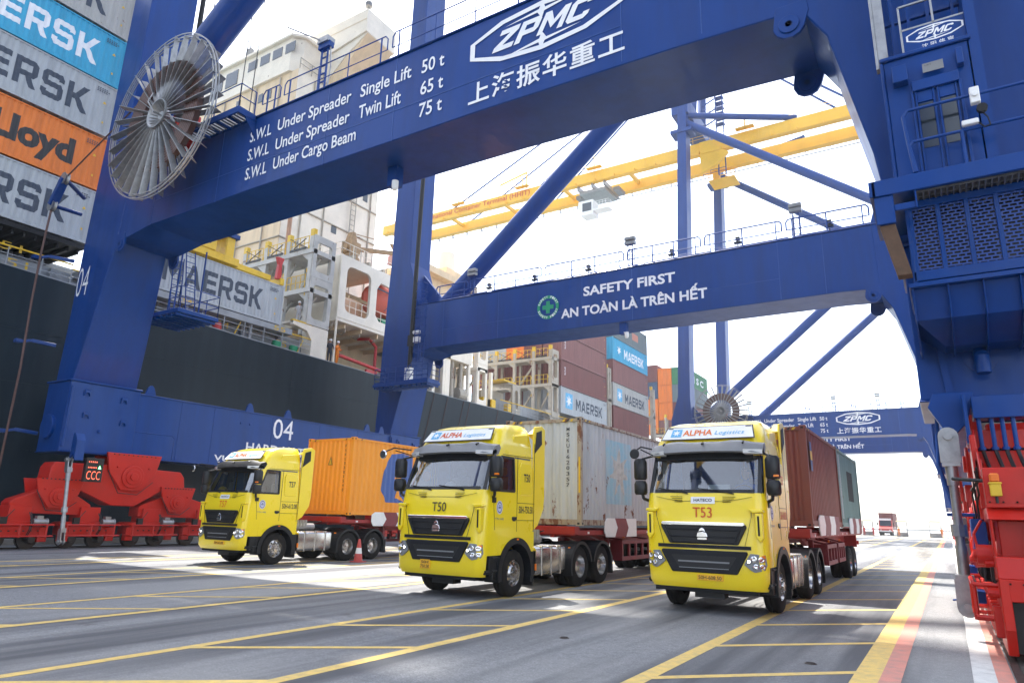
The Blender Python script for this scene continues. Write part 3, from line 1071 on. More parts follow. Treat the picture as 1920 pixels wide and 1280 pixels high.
    for i in range(22):
        z = 70+i*1.05
        b.box(-27.4, -25.9, ym-2.6, ym-1.4, z, z+.12)
        if i % 2 == 0:
            b.beam((-29.8, ym-2.4, z), (-27.4, ym-2.4, z+1.0), .2, .2)
    b.beam((-27.2, ym-2.5, 60), (-27.2, ym-2.5, 93), .18, .18)
    b.beam((-26.0, ym-2.5, 60), (-26.0, ym-2.5, 93), .18, .18)
    for z in range(60, 92, 3):
        b.rail([(-29.8, ym-3.0, z), (-25.9, ym-3.0, z)], r=.05, post=1.3, kick=False)
    b.build("stair_tower", blue, root)
    # hinge frame under the boom at the waterside legs
    b = MB()
    b.prism([(-29.8, 66), (-27.8, 66), (-26.8, 64.4), (-25, 63.0), (-27, 61.2), (-29.8, 60)], 'y', ym-4.6, ym-3.9)
    b.box(-32.5+ux, -27.8+ux, ym+3.0, ym+7.0, 62.2, 62.35)
    b.rail([(-32.5+ux, ym+3.0, 62.35), (-27.8+ux, ym+3.0, 62.35)], r=.05, kick=False)
    b.box(-29.8, -28.6, ym+3.2, ym+3.9, 62.3, 64.2)
    b.build("boom_hinge", BOOM_YELLOW, root)
    # trolley with driver's cabin
    b = MB()
    b.box(-54, -48.5, ym-2.9, ym+2.9, 62.6, 63.2)
    for x in (-54, -51, -48.5):
        b.box(x-.2, x+.2, ym-3.5, ym+3.5, 63.2, 64.1)
    b.build("trolley", GALV, root)
    c = MB()
    c.prism([(-53.6, 57.9), (-51.0, 57.9), (-51.0, 60.9), (-54.0, 60.9), (-54.2, 59.6)], 'y', ym-3.2, ym-.6)
    c.box(-51, -47.8, ym-3.1, ym-1.0, 58.6, 58.75)
    c.rail([(-51, ym-3.1, 58.75), (-47.8, ym-3.1, 58.75), (-47.8, ym-1, 58.75)], h=1.6, mids=(.4, .8, 1.2), r=.045, post=.6)
    cb = c.build("driver_cabin", WHITE, root, bevel=.05)
    c = MB()
    c.box(-53.2, -51.3, ym-3.23, ym-3.2, 58.7, 60.4)
    c.prism([(-54.16, 59.7), (-53.98, 60.8), (-53.99, 60.8), (-54.2, 59.7)], 'y', ym-3, ym-.8)
    c.build("cabin_window", DARKGLASS, cb)
    c = MB()
    c.box(-47.5, -46.3, ym-1.5, ym+1.5, 62.6, 63.3)
    c.box(-55.4, -54.2, ym-1.5, ym+1.5, 62.6, 63.3)
    c.build("trolley_machinery", MIDGREY, root)
    if dy == 0:
        c = MB()  # added box out of view, shaped to throw shade on the left foreground
        c.box(-54, -37.5, 22.5, 32.0, 67.2, 73.5)
        c.box(-54.2, -37.3, 22.3, 32.2, 73.5, 73.7)
        c.build("shadow_caster_box", WHITE, root)
        c = MB()  # added slats out of view that let about half the sun through
        for i in range(11):
            c.box(-37+i*1.7, -36+i*1.7, 22.6, 31.6, 66.4, 66.6)
        c.box(-37, -19, 22.6, 22.9, 66.2, 66.4)
        c.box(-37, -19, 31.3, 31.6, 66.2, 66.4)
        c.build("shadow_caster_slats", BOOM_YELLOW, root)
    # text on the near girder
    ty = ym-3.5-.64
    lettering("Hateco International Container Terminal (HHIT)", (-98.0, ty, 64.5), E1, E3, 33.5, 1.45, TEXT_RED, root, bold=.01)
    # bogies --------------------------------------------------------------------
    for oy in (0, FY0-NY0):
        bogie_set(root, XW, oy, -32.35, 1)
        bogie_set(root, XL, oy+.0, .62, -1)
    return root


NEARP = [(-31.3, 13.65), (-30.2, 13.7), (-28.6, 13.92), (-22, 13.95), (-10.8, 13.90), (-4.7, 13.76), (-1.9, 13.63), (-1.3, 13.6)]
crane_a = quay_crane("dark blue portal crane numbered 04 standing over the three yellow trucks", 0, 13.85, 13.15, NEARP, True, "04")
crane_b = quay_crane("hazy blue portal crane farther down the quay with a yellow boom over the ship", 84.9, 13.2, 12.9, None, False, "")
crane_b.location.y += 84.9
crane_c = quay_crane("parked blue portal crane behind the camera, seen only mirrored in the truck windscreens", -62, 13.2, 12.9, None, False, "")
crane_c.location.y -= 62
pd = at(372, 60, Y=17.9)
b = MB()
b.tube((pd.x, 17.9, pd.z-7), (pd.x, 17.9, 60), .13, 12)
b.build("cable_duct", DKGREY, crane_a, smooth=40)

# ---- details that only the near crane shows
A = crane_a
reel(A, (-26.25, 13.7, 17.75), 3.72)
rb = reel(crane_b, (-26.2, 13.85, 17.25), 3.85, th=.075)
for rt_, zt in ((A, 17.15), (crane_b, 16.5)):
    b = MB()                                       # reel platform behind and beside the drum
    for x in (-25.6, -24.9, -24.2, -23.5, -22.8, -22.1):
        b.box(x-.04, x+.04, 14.3, 15.05, zt-.14, zt-.02)
    b.box(-25.7, -21.95, 14.24, 14.32, zt-.2, zt+.08)
    b.box(-22.05, -21.95, 14.3, 15.05, zt-.2, zt+.08)
    b.prism([(14.6, zt-.2), (15.1, zt-.2), (15.1, zt-.8)], 'x', -22.05, -21.97)
    pf = b.build("reel_platform", CRANE_BLUE, rt_, bevel=.01)
    b = MB()
    b.rail([(-25.2, 14.28, zt), (-22.0, 14.28, zt), (-22.0, 15.0, zt)], r=.024, post=1.4, kick=False)
    b.build("platform_railing", CRANE_BLUE, pf)
    b = MB()
    for i in range(18):
        b.box(-25.6+i*.2, -25.47+i*.2, 14.32, 15.0, zt-.03, zt+.01)
    b.build("grating", GALV, pf)

# mast with work lamps standing behind the near beam railing
b = MB()
x, y0_, z0_ = -19.6, 16.2, 17.2
for dx in (-.17, .17):
    b.tube((x+dx, y0_, z0_), (x+dx, y0_, z0_+3.1), .045, 6)
for i in range(8):
    b.beam((x-.17, y0_, z0_+.3+i*.38), (x+.17, y0_, z0_+.3+i*.38), .05, .05)
b.beam((x-.3, y0_, z0_+3.1), (x+.35, y0_, z0_+3.1), .25, .25)
ms = b.build("lamp_mast", CRANE_BLUE, A)
b = MB()
b.tube((x, y0_, z0_+3.3), (x-1.0, y0_-1.2, z0_+3.6), .03, 6)
b.box(x-.3, x+.3, y0_-.2, y0_+.2, z0_+3.2, z0_+3.45)
b.pipe([(x+.3, y0_, z0_+3.1), (x+.42, y0_, z0_+2.0), (x+.35, y0_, z0_+1.2), (x+.4, y0_, z0_)], .03, 5)
b.build("lamp_head", GALV, ms)

# guide rollers that lead the supply cable beside the waterside leg
p1 = at(105, 365, Y=14.4); p2 = at(155, 360, Y=15.0)
b = MB()
q0 = at(98, 385, Y=13.6)
q1 = at(122, 335, Y=13.6)
b.beam(q0, q1, .35, .25)
for z_, px_ in ((q1, (158, 372)), (q0, (152, 402))):
    b.tube(z_, at(px_[0], px_[1], Y=15.1), .1, 8)
gd = b.build("cable_guide", CRANE_BLUE, A, bevel=.01)
b = MB()
b.lathe([(.02, -.1), (.3, -.1), (.24, 0), (.3, .1), (.02, .1)], tuple(q1), 'y', 16)
b.lathe([(.02, -.1), (.3, -.1), (.24, 0), (.3, .1), (.02, .1)], tuple(q0), 'y', 16)
b.build("guide_roller", GALV, gd, smooth=40)
b = MB()
b.tube(at(255, 200, Y=13.85), q1, .035, 8)
b.pipe([q0, at(78, 470, Y=13.6), at(60, 560, Y=13.6), at(38, 690, Y=13.6), at(8, 830, Y=13.6), at(-20, 960, Y=13.6)], .05, 8)
b.build("supply_cable", COPPER, A)
for (ax_, ay_), (bx_, by_) in (((66, 483), (140, 490)), ((33, 640), (105, 648)), ((2, 808), (70, 812))):
    b = MB()
    pa, pb = at(ax_, ay_, Y=13.6), at(bx_, by_, Y=15.0)
    mid = pa.lerp(pb, .35)+Vector((0, 0, .12))
    b.beam(pa, mid, .12, .12)
    b.beam(mid, pb, .12, .16)
    b.box(pa.x-.14, pa.x+.14, pa.y-.12, pa.y+.12, pa.z-.05, pa.z+.12)
    b.build("cable_arm", CRANE_BLUE, A, bevel=.01)

# ladder platform behind the near waterside leg
b = MB()
b.box(-33.6, -30.3, 18.0, 20.2, 10.95, 11.15)
for i in range(8):
    b.box(-33.5+i*.42, -33.4+i*.42, 18.05, 20.15, 10.82, 10.95)
lp = b.build("ladder_platform", CRANE_BLUE, A, bevel=.01)
b = MB()
b.rail([(-31.2, 18.0, 11.15), (-30.35, 18.0, 11.15), (-30.35, 20.15, 11.15), (-33.5, 20.15, 11.15)], r=.024, post=.9, kick=False)
b.ladder((-31.6, 18.6, 11.1), (-31.9, 18.6, 14.2), .55, (0, 1, 0), r=.03)
b.ladder((-30.9, 19.0, 11.1), (-31.6, 19.0, 14.6), .5, (0, 1, 0), r=.03)
b.pipe([(-30.7, 19.3, 11.1), (-30.7, 19.3, 14.5)], .04, 6)
b.pipe([(-31.2, 18.3, 11.1), (-31.1, 18.3, 14.9)], .04, 6)
b.build("platform_railing", CRANE_BLUE, lp)

# platform, caged ladder and boxes on the far waterside leg
b = MB()
b.box(-33.3, -28.4, 34.7, 36.1, 10.3, 10.5)
for i in range(12):
    b.box(-33.2+i*.42, -33.1+i*.42, 34.75, 36.05, 10.17, 10.3)
lp = b.build("ladder_platform", CRANE_BLUE, A, bevel=.01)
b = MB()
b.rail([(-33.2, 36.1, 10.5), (-33.2, 34.75, 10.5), (-28.45, 34.75, 10.5), (-28.45, 36.0, 10.5)], r=.024, post=1.0, kick=True, mids=(.4, .75))
b.build("platform_railing", CRANE_BLUE, lp)
b = MB()
b.ladder((-29.7, 35.4, 10.4), (-29.7, 35.4, 17.5), .5, (1, 0, 0), r=.03)
for i in range(9):
    z = 12.6+i*.62
    b.pipe([(-30.0, 35.5, z), (-30.0, 34.9, z), (-29.7, 34.7, z), (-29.4, 34.9, z), (-29.4, 35.5, z)], .02, 5)
for a_ in ((-30.0, 35.0), (-29.7, 34.7), (-29.4, 35.0)):
    b.tube((a_[0], a_[1], 12.5), (a_[0], a_[1], 17.7), .015, 5)
b.ladder((-30.7, 34.9, 10.5), (-30.0, 35.5, 12.3), .5, (1, .4, 0), r=.03)
b.build("caged_ladder", CRANE_BLUE, A)
b = MB()
b.box(-31.5, -31.0, 35.9, 36.28, 10.9, 11.8)
b.box(-30.95, -30.45, 35.95, 36.2, 13.6, 14.0)
b.tube((-30.6, 35.6, 14.2), (-30.6, 36.2, 14.4), .14, 10)
b.build("junction_box", WHITE, A, bevel=.01)
b = MB()
b.tube((-31.3, 36.15, 10.7), (-31.05, 36.15, 30), .16, 10)
b.box(-31.5, -31.0, 36.0, 36.25, 13.4, 14.2)
b.build("cable_duct", DKGREY, A, smooth=40)

# fleet number and safety wording on the near crane
lettering("04", (-34.08, 15.085, 11.35), E1, E3, 1.0, 1.45, SIGNWHITE, A, bold=-.012)
XS = -32.674
lettering("04", (XS, 26.2, 5.85), E2, E3, 1.45, 1.15, SIGNWHITE, A, bold=.0)
lettering("HARD HAT AREA", (XS, 24.5, 4.95), E2, E3, 6.4, .5, SIGNWHITE, A, bold=.02)
lettering("VUI LÒNG ĐỘI MŨ BẢO HỘ", (XS, 22.6, 4.2), E2, E3, 9.4, .52, SIGNWHITE, A, bold=.02)

# tie-down rods
t_ = at(131, 857, Y=14.6); bt = at(114, 1020, Y=14.6)
clevis_rod(A, t_, bt, r=.07, w=.2)
b = MB()
pts_ = [(at(x_, y_, Y=14.75).x, at(x_, y_, Y=14.75).z) for x_, y_ in ((144, 850), (136, 862), (146, 812), (150, 812), (152, 825), (146, 862))]
b.prism(pts_, 'y', 14.6, 14.95)
b.build("rod_bracket", CRANE_BLUE, A)
clevis_rod(A, at(1776, 808, Y=14.45), at(1817, 1150, Y=14.45), r=.07, w=.25)
b = MB()
b.prism([(.0, 4.15), (.62, 4.15), (.48, 3.62), (.3, 3.42), (.1, 3.5), (-.1, 3.9)], 'y', 14.4, 14.55)
b.build("rod_bracket", CRANE_BLUE, A, bevel=.01)

# display board on the waterside gear: black panel of red characters
o_ = at(157, 902, X=-31.5)
b = MB()
b.box(-31.75, -31.55, o_.y, o_.y+.75, o_.z, o_.z+1.02)
bd = b.build("display_board", BLACK, A, bevel=.01)
led = glow("led_red", (1.0, .16, .08), .45)
lettering("CCC", (-31.546, o_.y+.08, o_.z+.1), E2, E3, .58, .36, led, bd, "lettering", bold=-.01)
lettering("▪▪▪▪▪▪", (-31.546, o_.y+.1, o_.z+.58), E2, E3, .36, .06, led, bd, "lettering")
lettering("▪▪▪▪▪", (-31.546, o_.y+.1, o_.z+.82), E2, E3, .36, .06, led, bd, "lettering")
lettering("▲", (-31.546, o_.y+.52, o_.z+.56), E2, E3, .14, .16, glow("led_green", (.2, 1, .3), 1.2), bd, "lettering")
# ------------------------------------------------------------------ lift landing, grille and gear on the near landside leg
def perforated(name, rgb):
    mt = paint(name, rgb, rough=0.4, dirt=0.1)
    nt = mt.node_tree
    b = nt.nodes["Principled BSDF"]
    tc = [n for n in nt.nodes if n.type == 'TEX_COORD'][0]
    sp = nt.nodes.new("ShaderNodeSeparateXYZ")
    cb = nt.nodes.new("ShaderNodeCombineXYZ")
    nt.links.new(tc.outputs['Object'], sp.inputs[0])
    nt.links.new(sp.outputs[0], cb.inputs[0])
    nt.links.new(sp.outputs[2], cb.inputs[1])
    br = nt.nodes.new("ShaderNodeTexBrick")
    br.offset = 0.5
    br.inputs['Scale'].default_value = 1.0
    br.inputs['Brick Width'].default_value = 0.115
    br.inputs['Row Height'].default_value = 0.062
    br.inputs['Mortar Size'].default_value = 0.013
    br.inputs['Mortar Smooth'].default_value = 0.0
    nt.links.new(cb.outputs[0], br.inputs['Vector'])
    tr = nt.nodes.new("ShaderNodeBsdfTransparent")
    mx = nt.nodes.new("ShaderNodeMixShader")
    nt.links.new(br.outputs['Fac'], mx.inputs[0])
    nt.links.new(tr.outputs[0], mx.inputs[1])
    nt.links.new(b.outputs[0], mx.inputs[2])
    nt.links.new(mx.outputs[0], nt.nodes["Material Output"].inputs[0])
    return mt


PERF = perforated("perforated_blue_sheet", (0.0008, 0.037, 0.215))
yb = 13.0
b = MB()
b.box(-.1, 1.22, yb, 15.0, 7.75, 10.2)
b.box(-.16, 1.28, yb-.06, 15.0, 10.2, 10.28)
b.box(-.16, -.1, yb-.03, yb+.05, 7.75, 10.2)
cabn = b.build("lift_cabin", CRANE_BLUE, A, bevel=.015)
b = MB()
b.box(.22, .5, yb-.16, yb+.0, 9.55, 9.9) if False else b.box(.02, .26, yb-.2, yb, 9.62, 9.95)
b.box(1.02, 1.12, yb-.15, yb, 9.7, 10.02)
b.box(.3, 1.02, yb-.09, yb, 9.42, 9.62)
b.build("lift_door_box", CRANE_BLUE, cabn, bevel=.01)
b = MB()
for i in range(2):
    x0 = .36+i*.34
    b.box(x0-.03, x0, yb-.05, yb+.0, 7.8, 9.42)
    b.box(x0+.24, x0+.27, yb-.05, yb+.0, 7.8, 9.42)
    b.box(x0, x0+.24, yb-.03, yb, 9.2, 9.42)
b.box(1.0, 1.05, yb-.06, yb, 7.8, 9.45)
b.box(.27, .31, yb-.06, yb, 7.8, 9.45)
b.build("lift_door", CRANE_BLUE, cabn, bevel=.006)
b = MB()
for i in range(2):
    x0 = .36+i*.34
    b.box(x0+.01, x0+.23, yb-.012, yb-.004, 8.3, 9.18)
    for k in range(10):
        b.box(x0+.015+k*.022, x0+.022+k*.022, yb-.018, yb-.012, 8.3, 9.18)
b.build("lift_window", DARKGLASS, cabn)
b = MB()
b.box(.5, .82, yb-.11, yb-.1, 9.72, 9.9)
pl = b.build("notice_plate", MIDGREY, cabn)
lettering("LIFT", (.54, yb-.114, 9.84), E1, E3, .1, .025, TEXT_BLACK, pl)
# sign frame on the roof
b = MB()
x0, x1, y_, z0, z1 = .25, 1.3, yb+.1, 10.28, 11.35
for p0, p1 in (((x0, z0), (x0, z1)), ((x1, z0), (x1, z1)), ((x0, z1), (x1, z1)), ((x0, z0), (x1, z0)), ((x0, z0+.55), (x1, z0+.55)), (((x0+x1)/2, z0+.55), ((x0+x1)/2, z1))):
    b.beam((p0[0], y_, p0[1]), (p1[0], y_, p1[1]), .035, .035)
sf = b.build("sign_frame", GALV, A)
b = MB()
b.box(x0+.02, x1-.02, y_-.012, y_+.012, z0+.03, z0+.53)
sg = b.build("maker_sign", CRANE_BLUE, sf)
maker_logo((x0+.07, y_-.017, z0+.18), E1, E3, .9, .33, SIGNWHITE, sg)
lettering("沈阳伟宸", (x0+.3, y_-.017, z0+.05), E1, E3, .5, .1, SIGNWHITE, sg, bold=.01, spacing=1.6)
# guide mast and shaft behind
b = MB()
b.box(-.17, .0, yb+.15, yb+.3, 10.2, 20)
b.box(-.22, -.17, yb+.14, yb+.31, 10.2, 20)
b.build("lift_guide_rail", GALV, A, bevel=.005)
b = MB()
b.box(.1, 1.5, 14.4, 15.0, 10.3, 20)
for x in (.12, .38, .7, 1.1, 1.28):
    b.box(x, x+.05, 13.5, 13.56, 10.3, 20)
for z in (11.4, 12.3, 13.2):
    b.box(.0, 1.3, 13.6, 13.68, z, z+.07)
b.box(1.24, 1.4, yb, yb+.9, 7.7, 20)
b.build("lift_shaft", CRANE_BLUE, A)
# platform
b = MB()
b.box(-.52, 2.2, 12.75, 15.0, 7.5, 7.56)
b.box(-.52, 2.2, 12.68, 12.76, 7.42, 7.72)
b.box(-.56, -.46, 12.68, 14.9, 7.42, 7.72)
b.box(-.5, -.2, 12.72, 12.8, 6.9, 7.42)
b.box(-.2, .15, 12.74, 12.82, 7.12, 7.24)
b.box(.12, .15, 12.7, 12.76, 7.1, 7.42)
pf = b.build("lift_platform", CRANE_BLUE, A, bevel=.01)
b = MB()
for i in range(24):
    b.box(.15+i*.09, .17+i*.09, 12.8, 14.9, 7.4, 7.5)
for i in range(10):
    b.box(.15, 2.2, 12.82+i*.2, 12.84+i*.2, 7.41, 7.49)
b.build("grating", GALV, pf)
b = MB()
yr = 12.72
b.pipe([(.2, yr, 7.75), (.16, yr, 8.1), (.14, yr, 8.25), (.2, yr, 8.33), (2.2, yr, 8.33)], .028, 8)
b.pipe([(.17, yr, 7.75), (.12, yr, 8.45), (.1, yr, 8.85), (.18, yr, 8.95), (2.2, yr, 8.95)], .028, 8)
b.tube((.92, yr, 7.6), (.92, yr, 8.33), .03, 8)
b.build("platform_railing", CRANE_BLUE, pf)
b = MB()
b.box(1.1, 1.24, yr-.1, yr+.02, 8.75, 9.05)
b.tube((1.17, yr-.13, 8.9), (1.17, yr-.1, 8.9), .05, 10)
b.box(.93, 1.17, yr-.09, yr-.0, 8.38, 8.47)
b.build("call_button_box", WHITE, pf, bevel=.012)
b = MB()
b.tube((1.24, yr-.04, 8.62), (1.24, yr-.12, 8.62), .08, 12)
b.pipe([(1.22, yr-.05, 8.6), (1.3, yr-.06, 8.45), (1.32, yr-.06, 8.3), (1.24, yr-.06, 8.28), (1.16, yr-.05, 8.4)], .012, 6)
b.build("cable_gland", DKGREY, pf)
# grille enclosure
b = MB()
yg = 13.2
x = -.02
while x < 2.0:
    b.box(x, x+.07, yg-.03, yg+.04, 5.95, 7.4)
    x += .42
b.box(-.04, 2.2, yg-.04, yg+.05, 5.92, 6.1)
b.box(-.04, 2.2, yg-.04, yg+.05, 7.28, 7.42)
b.box(-.06, .0, yg-.04, 15.0, 5.9, 7.42)
gr = b.build("grille_frame", CRANE_BLUE, A, bevel=.008)
b = MB()
b.quad((-.02, yg, 6.05), (2.2, yg, 6.05), (2.2, yg, 7.3), (-.02, yg, 7.3))
b.build("perforated_panel", PERF, gr)
b = MB()
b.box(.05, 2.2, 14.5, 14.9, 6.0, 7.4)
b.tube((.3, 14.0, 6.2), (1.0, 14.0, 6.9), .12, 10)
b.box(.7, 1.2, 13.7, 14.2, 6.1, 6.9)
b.build("winch_machinery", DKGREY, gr)
b = MB()  # black sheet standing in for the shade behind the grille holes
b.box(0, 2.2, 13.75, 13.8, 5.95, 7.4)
b.build("shade_backing", BLACK, gr)
# weathered brown buffer leaning beside the grille
b = MB()
b.loft([[(-.46, 12.78, 6.9), (-.22, 12.78, 6.9), (-.22, 13.0, 6.9), (-.46, 13.0, 6.9)], [(-.28, 12.95, 6.0), (-.06, 12.95, 6.0), (-.06, 13.2, 6.0), (-.28, 13.2, 6.0)]])
b.build("buffer_timber", paint("weathered_timber", (.13, .075, .045), rough=.8, dirt=.3, scale=5), A, bevel=.01)
# ribbed corbel
b = MB()
b.box(-.14, 2.4, 13.15, 15.0, 5.82, 5.9)
b.loft([[(-.12, 13.3, 5.82), (2.4, 13.3, 5.82), (2.4, 15, 5.82), (-.12, 15, 5.82)], [(-.1, 13.5, 5.3), (2.4, 13.5, 5.3), (2.4, 15, 5.3), (-.1, 15, 5.3)], [(.3, 14.3, 4.98), (1.9, 14.3, 4.98), (1.9, 15, 4.98), (.3, 15, 4.98)]])
for x in (-.1, .42, .92, 1.42, 1.92):
    b.prism([(13.2, 5.82), (13.38, 5.28), (14.2, 4.9), (14.9, 4.9), (14.9, 5.82)], 'x', x, x+.025)
b.build("ribbed_bracket", CRANE_BLUE, A, bevel=.006)
b = MB()
b.lathe([(.02, -.03), (.27, -.03), (.27, 0), (.02, 0)], (.83, 14.95, 4.86), 'y', 22)
b.pipe([(.83, 14.95, 4.92), (.83, 14.72, 4.92), (.83, 14.62, 4.82), (.83, 14.6, 4.5)], .12, 14)
b.beam((.2, 14.9, 5.3), (.3, 14.9, 4.0), .05, .12)
b.build("drain_pipe", CRANE_BLUE, A, smooth=40)
# pocket below the leg base with hanging power cables
b = MB()
b.box(.55, 1.3, 14.0, 14.5, 3.62, 4.0)
b.box(.42, .48, 14.0, 14.3, 3.2, 4.05)
b.box(.42, 1.5, 14.3, 14.35, 3.08, 3.14)
for x in (.62, .8, .95, 1.1):
    b.tube((x, 14.1, 3.1), (x+.0, 14.1, 3.65), .035, 10)
    b.tube((x, 14.1, 3.08), (x, 14.1, 3.14), .055, 10)
b.build("cable_bracket", CRANE_BLUE, A, bevel=.008)
b = MB()
for i, x in enumerate((.62, .8, .95, 1.1)):
    b.pipe([(x, 14.1, 3.1), (x+.02, 14.0, 2.95), (x+.05, 13.8, 2.75), (x+.06, 13.5, 2.6)], .032, 10)
b.build("power_cable", BLACK, A, smooth=40)

# detailed end of the landside travelling gear (near the camera)
yE = 12.4
b = MB()
b.box(.5, 1.9, yE+.04, yE+.5, 2.12, 2.68)
b.box(.49, 1.9, yE+.01, yE+.06, 2.10, 2.15)
b.prism([(yE+.1, 2.1), (yE+1.2, 2.1), (yE+1.2, 1.9), (yE-.12, 1.93)], 'x', .48, 1.9)
b.prism([(yE+.2, 1.92), (yE+1.2, 1.92), (yE+1.2, 1.4), (yE+.2, 1.4)], 'x', .6, 1.9)
for x in (.5, .98, 1.4):
    b.box(x, x+.03, yE-.1, yE+.3, 1.42, 1.93)
b.prism([(yE-.12, 1.42), (yE+1.2, 1.42), (yE+1.2, 1.0), (yE-.2, 1.12)], 'x', .5, 1.9)
b.prism([(yE-.2, 1.12), (yE+1.2, .95), (yE+1.2, .12), (yE-.05, .10), (yE-.22, .45)], 'x', .5, .62)
b.prism([(yE-.2, 1.12), (yE+1.2, .95), (yE+1.2, .12), (yE-.05, .10), (yE-.22, .45)], 'x', 1.5, 1.62)
b.box(.5, 1.62, yE-.2, yE-.1, .82, 1.12)
for x in (.66, .82, 1.1, 1.3):
    b.tube((x, yE-.13, 1.25), (x, yE-.05, 1.25), .05, 10)
b.tube((1.2, yE-.0, 1.75), (1.2, yE+.2, 1.75), .12, 14)
for z, y in ((2.5, 13.2), (2.9, 13.6)):
    b.box(.46, .56, y, y+.9, z-.4, z)
b.box(.44, .52, 13.6, 14.4, 1.9, 3.3)
b.box(.5, 1.8, 14.3, 14.4, 1.6, 3.45)
b.prism([(13.0, 2.6), (14.4, 2.6), (14.4, 3.45), (14.1, 3.45)], 'x', .5, .53)
for y in (12.6, 13.0, 13.5, 14.0, 14.6, 15.2):
    b.tube((.36, y, .9), (.52, y, .9), .07, 10)
    b.tube((.38, y+.2, 1.3), (.52, y+.2, 1.3), .05, 10)
    b.box(.4, .52, y-.05, y+.14, .3, .72)
b.build("gear_end_frame", CRANE_RED, A, bevel=.012)
b = MB()
for yy in (yE-.05, yE+.0):
    pass
b.lathe([(.02, -.1), (.42, -.1), (.42, -.06), (.37, -.06), (.37, .06), (.42, .06), (.42, .1), (.02, .1)], (1.06, yE+.45, .42), 'x', 24)
b.build("wheel", STEEL_RAIL, A, smooth=40)
b = MB()
b.tube((.82, yE-.04, 1.92), (.82, yE-.04, 1.98), .07, 12) if False else None
b.box(.56, .70, yE-.1, yE+.04, 2.26, 2.46)
b.box(.545, .715, yE-.11, yE+.04, 2.43, 2.46)
bc = b.build("beacon_body", YELLOW, A, bevel=.012)
b = MB()
b.box(.57, .69, yE-.09, yE+.02, 2.46, 2.59)
b.build("beacon_lens", ORANGE, bc, bevel=.02)
b = MB()
b.tube((.63, yE-.04, 2.16), (.63, yE-.04, 2.26), .02, 8)
b.tube((.12, yE+.6, 2.55), (.52, yE+.3, 2.5), .028, 8)
b.pipe([(1.0, yE-.0, 2.3), (1.1, yE-.08, 2.0), (1.15, yE-.1, 1.7), (1.1, yE-.1, 1.5)], .03, 8)
b.pipe([(.9, yE-.1, 1.05), (.95, yE-.25, .85), (1.1, yE-.3, .78), (1.5, yE-.3, .78)], .04, 8)
b.build("hydraulic_hose", BLACK, bc)
b = MB()
b.box(1.05, 1.4, yE-.08, yE+.04, 2.52, 2.66)
b.box(.12, .3, 16.6, 17.0, 1.6, 2.0)
b.box(.14, .3, 16.6, 17.0, 1.15, 1.5)
b.build("junction_box", MIDGREY, A, bevel=.01)
b = MB()
b.box(.15, .34, 15.3, 15.7, .95, 1.15)
b.box(.18, .4, 14.9, 15.5, .55, .75)
b.beam((.2, 15.2, .6), (-.1, 15.2, .55), .03, .03)
b.pipe([(.02, 16.4, 4.0), (-.05, 16.2, 3.0), (.1, 16.0, 2.2), (.1, 15.9, .8)], .04, 8)
b.box(-.02, .52, 15.0, 15.05, 2.0, 2.06)
b.box(.3, .5, 13.6, 14.6, 1.35, 1.95)
b.build("rail_clamp", CRANE_BLUE, A, bevel=.008)
rnd = random.Random(5)
for nm_, mt_, cnt in (("bolt", CRANE_RED, 46), ("pipe_clip", STEEL_RAIL, 16), ("grease_hose", BLACK, 7)):
    for i in range(cnt if nm_ == "grease_hose" else 1):
        b = MB()
        if nm_ == "grease_hose":
            y, z = 12.7+i*.6, 1.5+rnd.random()*1.2
            pts = [(.44, y, z)]
            for k in range(5):
                pts.append((.40+.06*rnd.random(), y+.12*(k+1), z-.2*(k+1)*rnd.random()-.05*k))
            b.pipe(pts, .016, 6)
        else:
            for k in range(cnt):
                y, z = 12.45+rnd.random()*.0, 2.2+.42*rnd.random()
                if k % 3 == 0:
                    b.tube((.56+rnd.random()*.7, yE+.0, 2.19+.44*(k % 2)), (.56+.2*(k % 7), yE-.02, 2.19+.44*(k % 2)), .014, 6) if False else b.tube((.54+.055*k, yE+.05, 2.18), (.54+.055*k, yE+.015, 2.18), .014, 6)
                elif k % 3 == 1:
                    b.tube((.5, 12.9+.09*k, 1.02), (.475, 12.9+.09*k, 1.02), .022, 6)
                else:
                    b.tube((.53+.05*k, yE-.22, 1.06), (.53+.05*k, yE-.18, 1.06), .014, 6)
        b.build(nm_, mt_, A)
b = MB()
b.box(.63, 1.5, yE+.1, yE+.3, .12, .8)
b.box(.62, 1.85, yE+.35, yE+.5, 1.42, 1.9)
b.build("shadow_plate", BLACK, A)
for i, (yy, zz) in enumerate(((12.9, 1.42), (13.7, 1.35), (14.6, 1.3), (15.5, 1.25), (16.4, 1.2))):
    b = MB()
    b.tube((.3, yy, zz), (.52, yy, zz), .15, 14)
    b.tube((.26, yy, zz), (.3, yy, zz), .08, 10)
    b.pipe([(.42, yy+.2, zz+.5), (.3, yy+.1, zz+.3), (.32, yy, zz+.1)], .02, 6)
    b.build("brake_disc", CRANE_RED, A, smooth=40)
